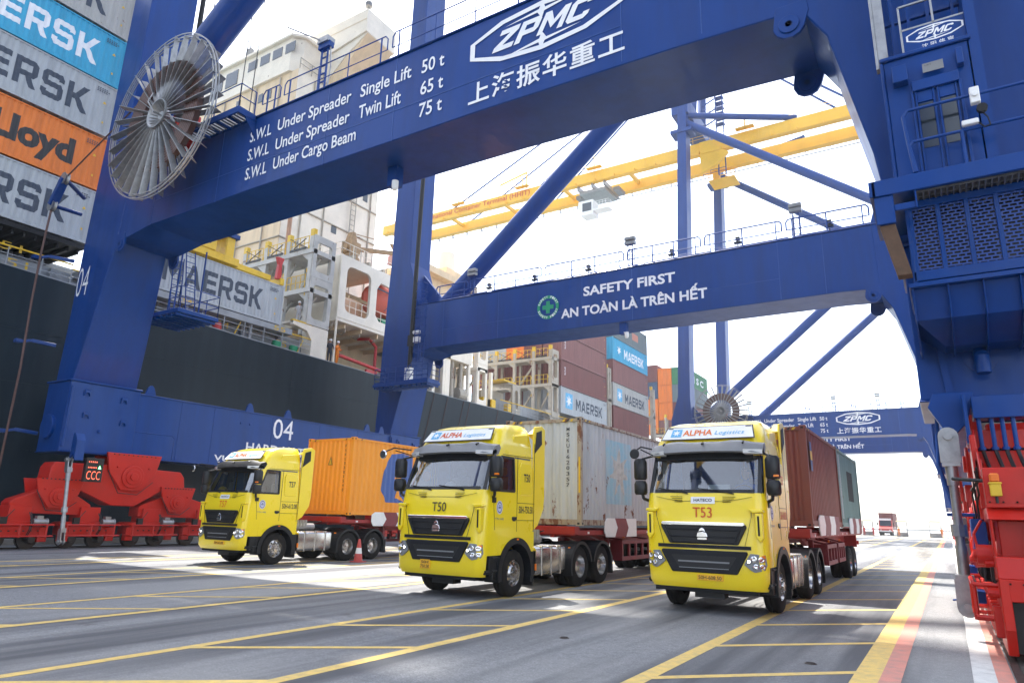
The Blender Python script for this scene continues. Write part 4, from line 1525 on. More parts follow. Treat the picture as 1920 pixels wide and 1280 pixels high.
# ------------------------------------------------------------------ ground, quay, water, markings
def asphalt():
    mt = bpy.data.materials.new("asphalt")
    mt.use_nodes = True
    nt = mt.node_tree
    b = nt.nodes["Principled BSDF"]
    tc = nt.nodes.new("ShaderNodeTexCoord")

    def noise(s, d=5, rg=.6, sc=None):
        n = nt.nodes.new("ShaderNodeTexNoise")
        n.inputs['Scale'].default_value = s
        n.inputs['Detail'].default_value = d
        n.inputs['Roughness'].default_value = rg
        if sc:
            mp = nt.nodes.new("ShaderNodeMapping")
            mp.inputs['Scale'].default_value = sc
            nt.links.new(tc.outputs['Object'], mp.inputs[0])
            nt.links.new(mp.outputs[0], n.inputs['Vector'])
        else:
            nt.links.new(tc.outputs['Object'], n.inputs['Vector'])
        return n

    def mix(f, a, c):
        m_ = nt.nodes.new("ShaderNodeMix")
        m_.data_type = 'RGBA'
        nt.links.new(f, m_.inputs[0])
        for i, v in ((6, a), (7, c)):
            if isinstance(v, tuple):
                m_.inputs[i].default_value = (*v, 1)
            else:
                nt.links.new(v, m_.inputs[i])
        return m_.outputs[2]

    def ramp(n, a, c):
        r_ = nt.nodes.new("ShaderNodeMapRange")
        r_.inputs[1].default_value, r_.inputs[2].default_value = a, c
        nt.links.new(n.outputs['Fac'], r_.inputs[0])
        return r_.outputs[0]
    grain = noise(38, 9, .85)
    big = noise(.16, 6, .6)
    lane = noise(1.0, 5, .55, (.75, .045, 1))
    oil = noise(.7, 7, .7)
    c = mix(ramp(grain, .38, .62), (.08, .085, .092), (.36, .365, .37))
    mott = noise(7.5, 10, .82)
    c = mix(ramp(mott, .44, .68), c, (.13, .134, .138))
    coarse = noise(17, 6, .75)
    c = mix(ramp(coarse, .56, .70), c, (.38, .38, .37))
    c = mix(ramp(big, .42, .8), c, (.30, .295, .28))
    c2 = mix(ramp(lane, .46, .62), c, (.085, .088, .095))
    c3 = mix(ramp(oil, .62, .72), c2, (.09, .09, .092))
    nt.links.new(c3, b.inputs['Base Color'])
    b.inputs['Roughness'].default_value = .78
    b.inputs['Specular IOR Level'].default_value = .35
    bp = nt.nodes.new("ShaderNodeBump")
    bp.inputs['Strength'].default_value = .35
    bp.inputs['Distance'].default_value = .008
    g2 = noise(140, 3, .6)
    nt.links.new(g2.outputs['Fac'], bp.inputs['Height'])
    nt.links.new(bp.outputs[0], b.inputs['Normal'])
    return mt


ASPH = asphalt()
b = MB()
b.quad((-36.4, -120, 0), (260, -120, 0), (260, 430, 0), (-36.4, 430, 0))
tag(b.build("ground", ASPH), kind="structure")
b = MB()
b.box(-37.0, -36.4, -120, 430, -7, .25)
b.box(-36.4, 260, 430, 430.6, -7, .55)
tag(b.build("quay_wall", paint("quay_concrete", (.30, .28, .25), rough=.85, dirt=.3, scale=1, bump=.3)), kind="structure")
wm = paint("harbour_water", (.05, .09, .09), rough=.12, dirt=.1, bump=.6, bscale=1.2)
b = MB()
b.quad((-6000, -3000, -3), (6000, -3000, -3), (6000, 6000, -3), (-6000, 6000, -3))
tag(b.build("water", wm), kind="structure")

mk = MB()


def line(x0, x1, y0, y1, z=.004):
    mk.quad((x0, y0, z), (x1, y0, z), (x1, y1, z), (x0, y1, z))


PAIRS = [(-8.95, -8.77, -6.55, -6.35), (-14.75, -14.57, -12.45, -12.25), (-20.55, -20.35, -18.15, -17.95), (-26.2, -26.0, -24.2, -24.0)]
for a, a2, c, c2 in PAIRS:
    line(a, a2, -20, 300)
    line(c, c2, -20, 300)
    y = -14.4
    while y < 150:
        mk.quad((a2, y, .004), (c, y+1.85, .004), (c, y+2.03, .004), (a2, y+.18, .004))
        y += 2.56
line(-3.38, -3.16, -20, 330)
y = -13.0
while y < 200:
    mk.quad((-3.16, y, .004), (-1.22, y+1.9, .004), (-1.22, y+2.1, .004), (-3.16, y+.2, .004))
    y += 2.66
line(-1.22, -.93, -20, 400)
tag(mk.build("lane_markings", MARK_YELLOW), kind="structure")
b = MB()
b.sheet([(-.93, -20), (-.70, -20), (-.70, 400), (-.93, 400)], .004)
b.sheet([(.29, -20), (.47, -20), (.47, 400), (.29, 400)], .004)
tag(b.build("red_edge_strip", PINKRED), kind="structure")
b = MB()
b.sheet([(.04, -20), (.29, -20), (.29, 400), (.04, 400)], .004)
tag(b.build("white_edge_strip", MARK_WHITE), kind="structure")
b = MB()
b.box(.49, .58, -20, 400, .0, .03)
b.box(1.34, 1.46, -20, 400, .0, .05)
b.box(-33.46, -33.34, -60, 400, .0, .05)
tag(b.build("crane_rails", STEEL_RAIL), kind="structure")
b = MB()
b.sheet([(.58, -20), (1.34, -20), (1.34, 400), (.58, 400)], .004)
tag(b.build("rail_trough", paint("trough_gravel", (.07, .06, .05), rough=.9, dirt=.4, scale=12, bump=.8, bscale=50)), kind="structure")
for i, (px_, py_) in enumerate(((1058, 1195), (1520, 1243))):
    p = at(px_, py_, Z=.005)
    b = MB()
    b.lathe([(.02, .0), (.05, .0), (.06, .012), (.08, .0)], (p.x, p.y, .004), 'z', 18)
    tag(b.build("drain_cover", STEEL_RAIL), ("small round metal cap in the lane left of the yellow box line", "small round metal cap between the diagonal yellow bars")[i], "drain cover", "drain covers set in the asphalt")
# ------------------------------------------------------------------ shipping containers
PITCH, DEP = .28, .036


def corr(t, pitch=PITCH, dep=DEP):
    q = (t/pitch) % 1.0
    if q < .25:
        return 0.0
    if q < .5:
        return dep*(q-.25)/.25
    if q < .75:
        return dep
    return dep*(1-(q-.75)/.25)


CMAT = {}


def cmat(key, rgb, rust=.12, dirt=.16, streak=.12):
    if key not in CMAT:
        CMAT[key] = paint("container_"+key, rgb, rough=.55, dirt=dirt, scale=.9, streak=streak, rust=rust, rustscale=3.0)
    return CMAT[key]


_CG = {}


def container_geo(L, W, H):
    key = (round(L, 2), round(W, 2), round(H, 2))
    if key in _CG:
        return _CG[key]
    body, frame, cast = MB(), MB(), MB()
    z0, z1 = .16, H-.11
    # side panels
    for xs, s in ((-.03, 1), (-W+.03, -1)):
        ys = [.12]
        k = math.ceil(.12/(PITCH/4))
        while k*PITCH/4 < L-.12:
            if k*PITCH/4 > .121:
                ys.append(k*PITCH/4)
            k += 1
        ys.append(L-.12)
        if s < 0:
            ys = [.12, L-.12]
        for a, c in zip(ys[:-1], ys[1:]):
            da, dc = (corr(a), corr(c)) if s > 0 else (0, 0)
            q = [(xs-da*s, a, z0), (xs-dc*s, c, z0), (xs-dc*s, c, z1), (xs-da*s, a, z1)]
            body.quad(*(q if s > 0 else q[::-1]))
    for ye, s in ((.03, -1), (L-.03, 1)):
        xs = [-.12]
        k = 1
        p = .25
        while .12+k*p/4 < W-.12:
            xs.append(-.12-k*p/4)
            k += 1
        xs.append(-W+.12)
        if s > 0:
            xs = [-.12, -W+.12]
        for a, c in zip(xs[:-1], xs[1:]):
            da, dc = (corr(-a-.12, p, .045), corr(-c-.12, p, .045)) if s < 0 else (0, 0)
            q = [(c, ye-dc*s, z0), (a, ye-da*s, z0), (a, ye-da*s, z1), (c, ye-dc*s, z1)]
            body.quad(*(q if s < 0 else q[::-1]))
    body.quad((-.05, .05, H-.03), (-.05, L-.05, H-.03), (-W+.05, L-.05, H-.03), (-W+.05, .05, H-.03))
    body.quad((-.05, .05, .14), (-W+.05, .05, .14), (-W+.05, L-.05, .14), (-.05, L-.05, .14))
    for y in range(1, int(L/.6)):
        body.box(-.1, -W+.1, y*.6, y*.6+.05, .03, .14)
    for x in (0, -W):
        s = -1 if x == 0 else 1
        for y in (0, L-.12):
            frame.box(x, x+s*.13, y+.005, y+.115, .11, H-.12)
        frame.box(x+s*.004, x+s*.07, .15, L-.15, .02, .17)
        frame.box(x+s*.004, x+s*.06, .15, L-.15, H-.11, H-.035)
        for y in (0, L-.17):
            for z in (0, H-.118):
                cast.box(x-s*.004, x+s*.165, y-.004, y+.174, z, z+.118)
    for y in (0.004, L-.07):
        frame.box(-.13, -W+.13, y, y+.066, .02, .17)
        frame.box(-.13, -W+.13, y, y+.066, H-.13, H-.035)
    _CG[key] = (body, frame, cast)
    return _CG[key]


HOLE = paint("casting_dark", (.02, .02, .02), rough=.8, dirt=.1)


def container(label, xs, y0, z0, mat, L=12.19, W=2.44, H=2.9, frame_mat=None, group=None, marks=True, detail=False):
    root = thing("shipping_container", label, "container", (xs, y0, z0), group=group)
    body, frame, cast = container_geo(L, W, H)
    for mb, nm, mt in ((body, "panels", mat), (frame, "frame", frame_mat or mat), (cast, "corner_casting", frame_mat or mat)):
        if nm+str(id(mb)) not in _CG:
            me = bpy.data.meshes.new(nm)
            me.from_pydata(mb.v, [], mb.f)
            me.update()
            _CG[nm+str(id(mb))] = me
        me = _CG[nm+str(id(mb))].copy()
        me.materials.append(mt)
        o = bpy.data.objects.new(nm, me)
        COL.objects.link(o)
        o.parent = root
    if detail:
        b = MB()
        for y in (.05, L-.13):
            for z in (.035, H-.09):
                b.box(.002, .008, y, y+.07, z, z+.055)
        for x in (-.12, -W+.05):
            for z in (.035, H-.09):
                b.box(x, x+.07, -.008, -.002, z, z+.055)
        b.build("casting_hole", HOLE, root)
        b, c = MB(), MB()
        for k in range(3):
            for (x, d) in ((-W+.22, 1), (-.62, 1)):
                xx = x+k*.13
                (b if k % 2 == 0 else c).add([(xx, -.004, H-.12), (xx+.07, -.004, H-.12), (xx+.12, -.004, H-.05), (xx+.05, -.004, H-.05)], [(0, 1, 2, 3)])
            yy = .25+k*.13
            (b if k % 2 == 0 else c).add([(.0, yy, H-.1), (.0, yy+.07, H-.1), (.0, yy+.12, H-.045), (.0, yy+.05, H-.045)], [(0, 1, 2, 3)])
        for q in b.v:
            pass
        b.build("hazard_marking", YELLOW, root)
        c.build("hazard_marking", TEXT_BLACK, root)
    if marks:
        b = MB()
        for i, zz in enumerate((H-.42, H-.52, H-.62)):
            for k in range(5+i % 2):
                b.box(.001, .004, L-1.15+k*.12, L-1.07+k*.12, zz, zz+.05)
        b.build("marking", TEXT_BLACK if sum(mat.node_tree.nodes["Principled BSDF"].inputs['Base Color'].default_value[:3]) > 9 else MARKM.get(root.name, TEXT_NAVY), root)
        b = MB()
        b.add([(.003, L-.75, H*.6), (.003, L-.55, H*.6), (.003, L-.65, H*.6+.16)], [(0, 1, 2)])
        b.box(.001, .004, L-.62, L-.54, H*.22, H*.22+.12)
        b.build("warning_label", YELLOW, root)
    return root


MARKM = {}


def side_text(root, s, y, z, w, h, mat, bold=.02, spacing=1.0, slant=0.0, name="lettering"):
    """lettering painted over the corrugated side"""
    k0 = math.ceil(y/(PITCH/4))
    knots = [k*PITCH/4-y for k in range(k0, int((y+w)/(PITCH/4))+1)]
    return lettering(s, (-.03, y, z), E2, E3, w, h, mat, root, name=name, bold=bold, spacing=spacing, slant=slant,
                     knots=knots, depth=lambda t: .004-corr(y+t))


def side_shape(root, shapes, y, z, w, mat, name="logo", off=.004):
    k0 = math.ceil(y/(PITCH/4))
    knots = [k*PITCH/4-y for k in range(k0, int((y+w)/(PITCH/4))+1)]
    return flat(shapes, (-.03, y, z), E2, E3, name, mat, root, knots=knots, depth=lambda t: off-corr(y+t))


def side_block(root, s, y, z, w, h, mat):
    """heavy square lettering over the corrugated side"""
    vs, fs = block_geo(s)
    return side_shape(root, [([(a*w, b_*h) for a, b_ in vs], fs)], y, z, w, mat, name="lettering")


def star_logo(root, y, z, s, sq=SKYBLUE, st=SIGNWHITE):
    lg = side_shape(root, [rect(0, 0, s, s)], y, z, s, sq)
    side_shape(root, [star7(s/2, s/2, s*.42)], y, z, s, st, off=.008, name="star")
    return lg


def end_text_vertical(root, s, x, z, w, h, mat):
    hh = h/len(s)
    sh = []
    for i, ch in enumerate(s):
        vs, fs = text_geo(ch, .01)
        ww = w*(.4 if ch in '1I' else 1)
        sh.append(([((v.x-.5)*ww, -hh*(i+.8)+v.y*hh*.66) for v in vs], fs))
    flat(sh, (x, -.006, z), E1, E3, "number", mat, root)
# ------------------------------------------------------------------ trucks
def wheel_parts(root, x, y, r=.53, w=.30, out=1, dual=False, front=True, name="wheel"):
    """out: +1 when the outer face looks to +x"""
    t = MB()
    h = w/2
    prof = [(.30, -h), (r-.06, -h), (r-.015, -h+.03), (r, -h+.06), (r, -.02), (r-.012, -.015), (r-.012, .015), (r, .02), (r, h-.06), (r-.015, h-.03), (r-.06, h), (.30, h), (.29, 0)]
    t.lathe(prof, (x, y, r), 'x', 36, closed_profile=True)
    if dual:
        t.lathe(prof, (x-out*.34, y, r), 'x', 28, closed_profile=True)
    o = t.build(name, RUBBER, root, smooth=35)
    m_ = MB()
    if front:
        pr = [(.31, h*.9), (.29, h*.95), (.27, h*.6), (.20, h*.75), (.17, h*1.05), (.10, h*1.1), (.09, h*1.35), (.02, h*1.4)]
    else:
        pr = [(.31, h*.9), (.29, h*.95), (.27, h*.4), (.24, -h*.2), (.16, -h*.3), (.13, h*.35), (.02, h*.4)]
    m_.lathe([(a, b_*out) for a, b_ in pr], (x, y, r), 'x', 28, cap=False)
    if front:
        for k in range(10):
            a = 2*math.pi*k/10
            c = Vector((x+out*h*.86, y+math.cos(a)*.145, r+math.sin(a)*.145))
            m_.tube(c, c+Vector((out*.07, 0, 0)), .018, 6)
    rim = m_.build("rim", ALU, o, smooth=30)
    hl = MB()
    for k in range(10 if front else 8):
        a = 2*math.pi*(k+.5)/(10 if front else 8)
        rr = .225 if front else .2
        xx = x+out*(h*.70 if front else -h*.22)
        c = Vector((xx, y+math.cos(a)*rr, r+math.sin(a)*rr))
        hl.tube(c-Vector((out*.01, 0, 0)), c+Vector((out*.008, 0, 0)), .026 if front else .022, 8)
    hl.build("rim_hole", BLACK, rim)
    return o


ZL = [(.50, .07, 1.17), (.62, .0, 1.21), (.95, .0, 1.235), (1.30, .015, 1.24), (1.45, .02, 1.245), (1.80, .035, 1.245), (2.10, .06, 1.245), (2.38, .12, 1.24), (3.16, .42, 1.20),
      (3.26, .46, 1.19), (3.46, .58, 1.175), (3.55, .63, 1.165), (3.80, .84, 1.10), (3.92, 1.0, 1.04), (4.0, 1.3, .96), (4.04, 1.7, .88)]


def ring_pts(z, f, w):
    c = .20 if z < 3.5 else .24
    half = [(0, f), (.35, f+.004), (.72, f+.015), (w-c, f+.035)]
    for a in (30, 60, 90):
        half.append((w-c+c*math.sin(R(a)), f+.035+c*(1-math.cos(R(a)))))
    ya = f+.035+c
    yb_ = .62 if z < 2.2 else f+.35
    yr = 2.28
    half += [(w, max(yb_, ya+.02)), (w, max(1.32, ya+.3)), (w, max(1.5, ya+.4)), (w-.0, yr-.1), (w-.08, yr)]
    half.append((.4, yr))
    pts = [(x, y, z) for x, y in half]+[(-x, y, z) for x, y in reversed(half[1:])]
    return pts, len(half)


def make_cab(root, code, plate, sidecode, textmat, driver, emblem=True):
    rings = []
    for z, f, w in ZL:
        p, nh = ring_pts(z, f, w)
        rings.append(p)
    n = len(rings[0])
    body, gl = MB(), MB()
    vs = [p for r_ in rings for p in r_]
    zz = [q[0] for q in ZL]
    fs, gfs, sgl = [], [], []
    sym = lambda i: i if i < nh else n-i
    for k in range(len(rings)-1):
        for i in range(n):
            j = (i+1) % n
            a, c = sorted((sym(i), sym(j))) if i != n-1 else (0, 1)
            if {i, j} == {0, n-1}:
                a, c = 0, 1
            q = (k*n+i, k*n+j, (k+1)*n+j, (k+1)*n+i)
            if zz[k] == 2.38 and c <= 5:
                gfs.append(q)
                continue
            if zz[k] == 2.38 and a == 7 and c == 8:
                sgl.append(q)
                continue
            if zz[k] < .95 and a >= 6 and c <= 11:
                continue
            if .95 <= zz[k] < 1.45 and a >= 7 and c <= 11:
                continue
            if zz[k] < .95 and a >= 10:
                continue
            fs.append(q)
    fs.append(tuple(range((len(rings)-1)*n, len(rings)*n)))
    body.add(vs, fs)
    body.f = [tuple(q) for q in body.f]
    for s in (-1, 1):                                   # arch plates
        arc = [(1.45-.78*math.cos(R(t)), .53+.78*math.sin(R(t))) for t in range(33, 148, 8)]
        pts = [(.615, .95)]+[p for p in arc if p[1] >= .95]+[(2.2, .95), (2.26, 1.05), (2.26, 1.46), (.615, 1.46)]
        body.prism(pts, 'x', s*1.20, s*1.246)
    cab = body.build("cab", TRUCK_YELLOW, root, smooth=38)
    used = sorted({i for q in gfs for i in q})
    mp = {i: t for t, i in enumerate(used)}
    g = MB()
    g.add([Vector(vs[i])+Vector((0, .012, 0)) for i in used], [tuple(mp[i] for i in q) for q in gfs])
    ws = g.build("windscreen", CLEAR, cab, smooth=60)
    for s_ in (0, 1):
        qs = [q for q in sgl if (vs[q[0]][0] > 0) == bool(s_)]
        used = sorted({i for q in qs for i in q})
        mp = {i: t for t, i in enumerate(used)}
        g = MB()
        g.add([Vector(vs[i])+Vector((-.012 if s_ else .012, 0, 0)) for i in used], [tuple(mp[i] for i in q) for q in qs])
        g.build("side_window", CLEAR, cab)
    # black surrounds
    b = MB()
    ze, fe, we = 2.38, .12, 1.24
    zt, ft, wt = 3.16, .42, 1.20
    bot = [Vector((x, fe+.004+.03*min(1, abs(x)/1.0), ze)) for x in (-1.04, -.7, -.35, 0, .35, .7, 1.04)]
    top = [Vector((x, ft+.004+.03*min(1, abs(x)/1.0), zt)) for x in (-1.0, -.7, -.35, 0, .35, .7, 1.0)]
    up_ = (top[3]-bot[3]).normalized()
    nrm = Vector((0, -up_.z, up_.y))
    for row, hgt, off in ((bot, .075, .035), (top, .20, .025)):
        for p, q in zip(row[:-1], row[1:]):
            o_ = up_*off-Vector((0, .006, 0))
            b.beam(p+o_, q+o_, .014, hgt, up=up_)
    for s in (-1, 1):
        p0 = Vector((s*1.14, fe+.07, ze)); p1 = Vector((s*1.10, ft+.08, zt))
        b.beam(p0, p1, .09, .016, up=nrm)
        # side window surround
        x = s*1.243
        A_, B_, C_, D_ = Vector((x, .47, 2.38)), Vector((x-s*.04, .77, 3.16)), Vector((x-s*.04, 1.33, 3.16)), Vector((x, 1.33, 2.38))
        for p, q in ((A_, B_), (B_, C_), (C_, D_), (D_, A_)):
            b.beam(p, q, .016, .055, up=(q-p).cross(Vector((1, 0, 0))).normalized())
    b.build("window_seal", BLACK, cab)
    # door gaps and panel lines
    b = MB()
    for s in (-1, 1):
        x = s*1.2455
        for p, q in (((x, 1.44, 1.46), (x, 1.44, 3.2)), ((x, .5, 1.5), (x, .40, 2.35)), ((x, 1.46, 1.72), (x, 2.26, 1.72)), ((x, 1.46, 2.12), (x, 2.26, 2.12)), ((x, 2.24, 1.5), (x, 2.24, 3.6)), ((x-s*.045, .85, 3.22), (x-s*.045, 2.26, 3.24))):
            b.beam(p, q, .008, .011, up=(0, 1, 0) if abs(p[2]-q[2]) > .3 else (0, 0, 1))
    for s in (-1, 1):
        b.beam((s*.98, .025, 1.9), (s*.82, .012, 1.31), .012, .006)
        b.beam((s*.98, .05, 2.05), (s*.98, .028, 1.9), .012, .006)
    b.beam((-1.0, .105, 2.3), (-.5, .08, 2.21), .012, .006)
    b.beam((-.5, .08, 2.21), (.5, .08, 2.21), .012, .006)
    b.beam((.5, .08, 2.21), (1.0, .105, 2.3), .012, .006)
    b.box(-.95, .95, -.006, .0, 1.275, 1.345)
    for s in (-1, 1):
        for i in range(4):
            b.beam((s*.42, .078-.004*i, 2.3-.035*i), (s*(.68-.03*i), .083-.004*i, 2.3-.035*i), .006, .01)
    b.build("panel_gap", DKGREY, cab)
    # embossed side panel and corner air guides in body colour
    b = MB()
    for s in (-1, 1):
        b.prism([(1.6, 2.3), (2.1, 2.3), (2.14, 2.4), (2.14, 2.95), (2.05, 3.08), (1.6, 3.08), (1.55, 2.98), (1.55, 2.4)], 'x', s*1.20, s*1.252)
        b.prism([(s*.93, 2.06), (s*1.2, 2.06), (s*1.22, 2.0), (s*1.0, 1.98)], 'y', -.0, .3)
        b.prism([(s*1.05, 1.98), (s*1.19, 1.98), (s*1.19, 1.5), (s*1.14, 1.42), (s*1.05, 1.52)], 'y', .0, .26)
        b.prism([(1.2, 3.4), (1.5, 3.32), (2.0, 3.35), (2.1, 3.5), (2.0, 3.8), (1.4, 3.72)], 'x', s*1.0, s*(1.165))
    b.box(-.5, .5, 1.9, 2.2, 4.0, 4.06)
    b.build("body_panel", TRUCK_YELLOW, cab, bevel=.02, seg=2)
    b = MB()
    for s in (-1, 1):
        b.box(s*1.10, s*1.135, -.006, .0, 1.55, 1.93)
        b.prism([(2.28, 3.36), (2.36, 3.9), (2.62, 3.98), (2.64, 3.62)], 'x', s*1.19, s*1.232)
        b.tube((s*1.2, .2, .6), (s*1.2, .35, .6), .05, 8)
    b.build("air_intake", DKGREY, cab)
    # side deflectors
    for s in (-1, 1):
        b = MB()
        b.prism([(2.24, 1.46), (2.5, 1.6), (2.78, 2.0), (2.82, 2.3), (2.82, 4.02), (2.66, 4.1), (2.3, 4.04), (2.24, 3.9)], 'x', s*1.17, s*1.222)
        b.prism([(2.24, 3.85), (2.66, 4.08), (2.82, 4.05), (2.6, 3.7)], 'x', s*1.0, s*1.2)
        b.build("side_deflector", TRUCK_YELLOW, root, bevel=.02, seg=2)
    # lower apron that wraps the bumper corners
    b = MB()
    for s in (-1, 1):
        b.prism([(.34, .5), (.62, .62), (.62, .95), (.34, .95)], 'x', s*1.16, s*1.225)
    b.box(-1.0, 1.0, .14, .3, .42, .50)
    b.build("bumper_apron", DKGREY, root, bevel=.01)
    b = MB()
    for s in (-1, 1):
        b.box(s*.95, s*1.22, .5, .78, .42, .92)
        b.box(s*1.0, s*1.25, .46, .8, .60, .64)
        b.box(s*1.0, s*1.25, .46, .8, .88, .92)
    b.box(-.95, .95, .35, 2.3, .55, .95)
    b.build("step_well", BLACK, root, bevel=.01)
    # wheel arch flares
    for s in (-1, 1):
        b = MB()
        outer = [(1.45-.80*math.cos(R(t)), .53+.80*math.sin(R(t))) for t in range(-12, 181+12, 8)]
        inner = [(1.45-.655*math.cos(R(t)), .53+.655*math.sin(R(t))) for t in range(-12, 181+12, 8)]
        n_ = len(outer)
        for i in range(n_-1):
            q = [outer[i], outer[i+1], inner[i+1], inner[i]]
            b.prism(q, 'x', s*.9, s*1.275)
        b.box(s*.9, s*1.25, 2.12, 2.26, .3, 1.0)
        b.build("wheel_arch", DKGREY, root, smooth=30)
        b = MB()
        b.box(s*1.27, s*1.285, 1.42, 1.5, 1.27, 1.31)
        b.build("side_marker", AMBER, root)
    # upper grille
    b = MB()
    b.prism([(-.86, 1.76), (.86, 1.76), (.88, 1.70), (.70, 1.36), (-.70, 1.36), (-.88, 1.70)], 'y', -.012, .05)
    ug = b.build("upper_grille", BLACK, root, bevel=.012)
    b = MB()
    for z, hw in ((1.66, .78), (1.52, .70)):
        b.box(-hw, hw, -.03, .0, z-.035, z+.0)
    b.beam((-.78, -.02, 1.70), (-.63, -.02, 1.39), .035, .03)
    b.beam((.78, -.02, 1.70), (.63, -.02, 1.39), .035, .03)
    b.box(-.64, .64, -.025, 0, 1.375, 1.41)
    b.build("grille_bar", DKGREY, ug, bevel=.006)
    b = MB()
    b.prism([(-.84, 1.79), (.84, 1.79), (.87, 1.755), (.82, 1.725), (-.82, 1.725), (-.87, 1.755)], 'y', -.05, .03)
    b.build("chrome_strip", CHROME if code != "T57" else BLACK, ug, bevel=.008)
    b = MB()
    b.prism([(-.045, 1.66), (.0, 1.68), (.045, 1.66), (.07, 1.6), (0, 1.62), (-.07, 1.6)], 'y', -.06, -.02)
    b.prism([(-.09, 1.58), (0, 1.60), (.09, 1.58), (.115, 1.5), (-.115, 1.5)], 'y', -.06, -.02)
    b.box(-.1, .1, -.058, -.02, 1.44, 1.485)
    b.build("badge", CHROME, ug, bevel=.006)
    # lower grille
    b = MB()
    b.prism([(-.86, 1.24), (.86, 1.24), (.88, 1.2), (.66, .80), (-.66, .80), (-.88, 1.2)], 'y', -.03, .04)
    lg = b.build("lower_grille", DKGREY, root, bevel=.02, seg=2)
    b = MB()
    b.prism([(-.66, 1.13), (.66, 1.13), (.5, .89), (-.5, .89)], 'y', -.035, -.025)
    b.build("grille_opening", BLACK, lg)
    b = MB()
    b.box(-.52, .52, -.045, -.03, 1.0, 1.03)
    b.box(-.5, .5, -.05, -.03, .885, .9)
    b.build("grille_bar", MIDGREY, lg)
    # headlights
    for s in (-1, 1):
        def bend(mb):
            mb.v = [(x, y+max(0, abs(x)-1.0)**1.3*1.1, z) for x, y, z in mb.v]
        b = MB()
        b.prism([(s*.80, 1.0), (s*.93, 1.21), (s*1.19, 1.19), (s*1.21, 1.0), (s*1.17, .9), (s*1.0, .86), (s*.92, .9)], 'y', -.02, .05)
        bend(b)
        hl = b.build("headlight", MIDGREY, root, bevel=.008)
        b = MB()
        for cx, cz, rr in ((.99, 1.11, .062), (1.13, 1.1, .055), (1.02, .97, .05), (1.14, .97, .05), (.9, 1.06, .035)):
            b.lathe([(rr, .0), (rr, -.02), (rr*.8, -.022), (rr*.5, .0), (.005, .004)], (s*cx, -.02, cz), 'y', 18)
        bend(b)
        b.build("reflector", CHROME, hl, smooth=30)
        b = MB()
        b.lathe([(.02, -.028), (.022, -.03), (.005, -.035)], (s*.9, -.02, 1.06), 'y', 10)
        b.build("bulb", LAMP, hl)
        b = MB()
        b.box(s*1.13, s*1.19, -.03, -.015, 1.13, 1.18)
        bend(b)
        b.build("indicator", AMBER, hl)
    # number plate
    b = MB()
    pw = .26 if code != "T50" else .14
    ph = (.66, .77) if code != "T50" else (.62, .82)
    xo = .12 if code != "T50" else -.28
    b.box(xo-pw, xo+pw, -.03, .0, *ph)
    npl = b.build("number_plate", paint("plate_orange", (.8, .42, .02), rough=.5, dirt=.05), root, bevel=.004)
    if code == "T50":
        lettering("50H", (xo-.1, -.034, .73), E1, E3, .2, .065, TEXT_BLACK, npl, bold=.01)
        lettering("750.58", (xo-.12, -.034, .64), E1, E3, .24, .065, TEXT_BLACK, npl, bold=.01)
    else:
        lettering(plate, (xo-pw+.03, -.034, ph[0]+.02), E1, E3, pw*2-.06, .07, TEXT_BLACK, npl, bold=.01)
    # writing on the front
    front_mat = TEXT_BLACK if code == "T50" else TEXT_RED if code == "T53" else TEXT_ORANGE
    lettering(code, (-.2, .045-.02, 1.88), E1, Vector((0, .08, 1)), .40, .21, front_mat, cab, bold=.005)
    if code != "T50":
        sh = flat([rect(0, 0, .5, .14)], (-.24, .06, 2.16), E1, Vector((0, .2, 1)), "front_plate", WHITE, cab)
        lettering("HATECO", (-.18, .062, 2.2), E1, Vector((0, .2, 1)), .38, .065, TEXT_BLACK, sh, bold=.02)
    # writing on the flank (+x side)
    xs = 1.256
    lettering(code, (xs, 1.72, 2.62), E2, E3, .3, .2, TEXT_BLACK if code != "T53" else TEXT_RED, cab, bold=.025)
    lettering(sidecode, (1.248, 1.52, 1.88), E2, E3, .66, .17, TEXT_BLACK if code != "T53" else TEXT_RED, cab, bold=.02)
    st = flat([([(math.cos(t*.3142)*.13, math.sin(t*.3142)*.15) for t in range(20)], [tuple(range(20))])], (1.248, .68, 2.0), E2, E3, "door_sticker", paint("sticker_lilac", (.55, .56, .75), rough=.5, dirt=.05), cab)
    flat([ringshape([(math.cos(t*.3142)*.10, math.sin(t*.3142)*.12) for t in range(20)], [(math.cos(t*.3142)*.085, math.sin(t*.3142)*.1) for t in range(20)]), rect(-.05, -.02, .05, .01), rect(-.03, .03, .03, .05)], (1.25, .68, 2.0), E2, E3, "sticker_print", TEXT_NAVY, st)
    lettering("T7H 440", (1.248, .5, 1.72), E2, E3, .36, .05, MIDGREY, cab, bold=.02)
    b = MB()
    for s in (-1, 1):
        b.box(s*1.24, s*1.262, 1.22, 1.42, 1.72, 1.8)
        b.box(s*1.24, s*1.27, 1.26, 1.36, 1.70, 1.74)
    b.build("door_handle", BLACK, cab, bevel=.01)
    # visor
    b = MB()
    b.prism([(.20, 3.25), (.24, 3.22), (.46, 3.24), (.56, 3.40), (.48, 3.47), (.30, 3.42)], 'x', -1.1, 1.1)
    for s in (-1, 1):
        b.prism([(.20, 3.25), (.24, 3.22), (.46, 3.24), (.56, 3.40), (.48, 3.47), (.30, 3.42)], 'x', s*1.1, s*1.22)
    b.v = [(x, y+max(0, abs(x)-.85)**1.5*.9, z-.02*(x*x)) for x, y, z in b.v]
    b2 = MB()
    xs_ = [-1.2, -1.0, -.75, -.55, -.35, 0, .35, .55, .75, 1.0, 1.2]
    rgs = []
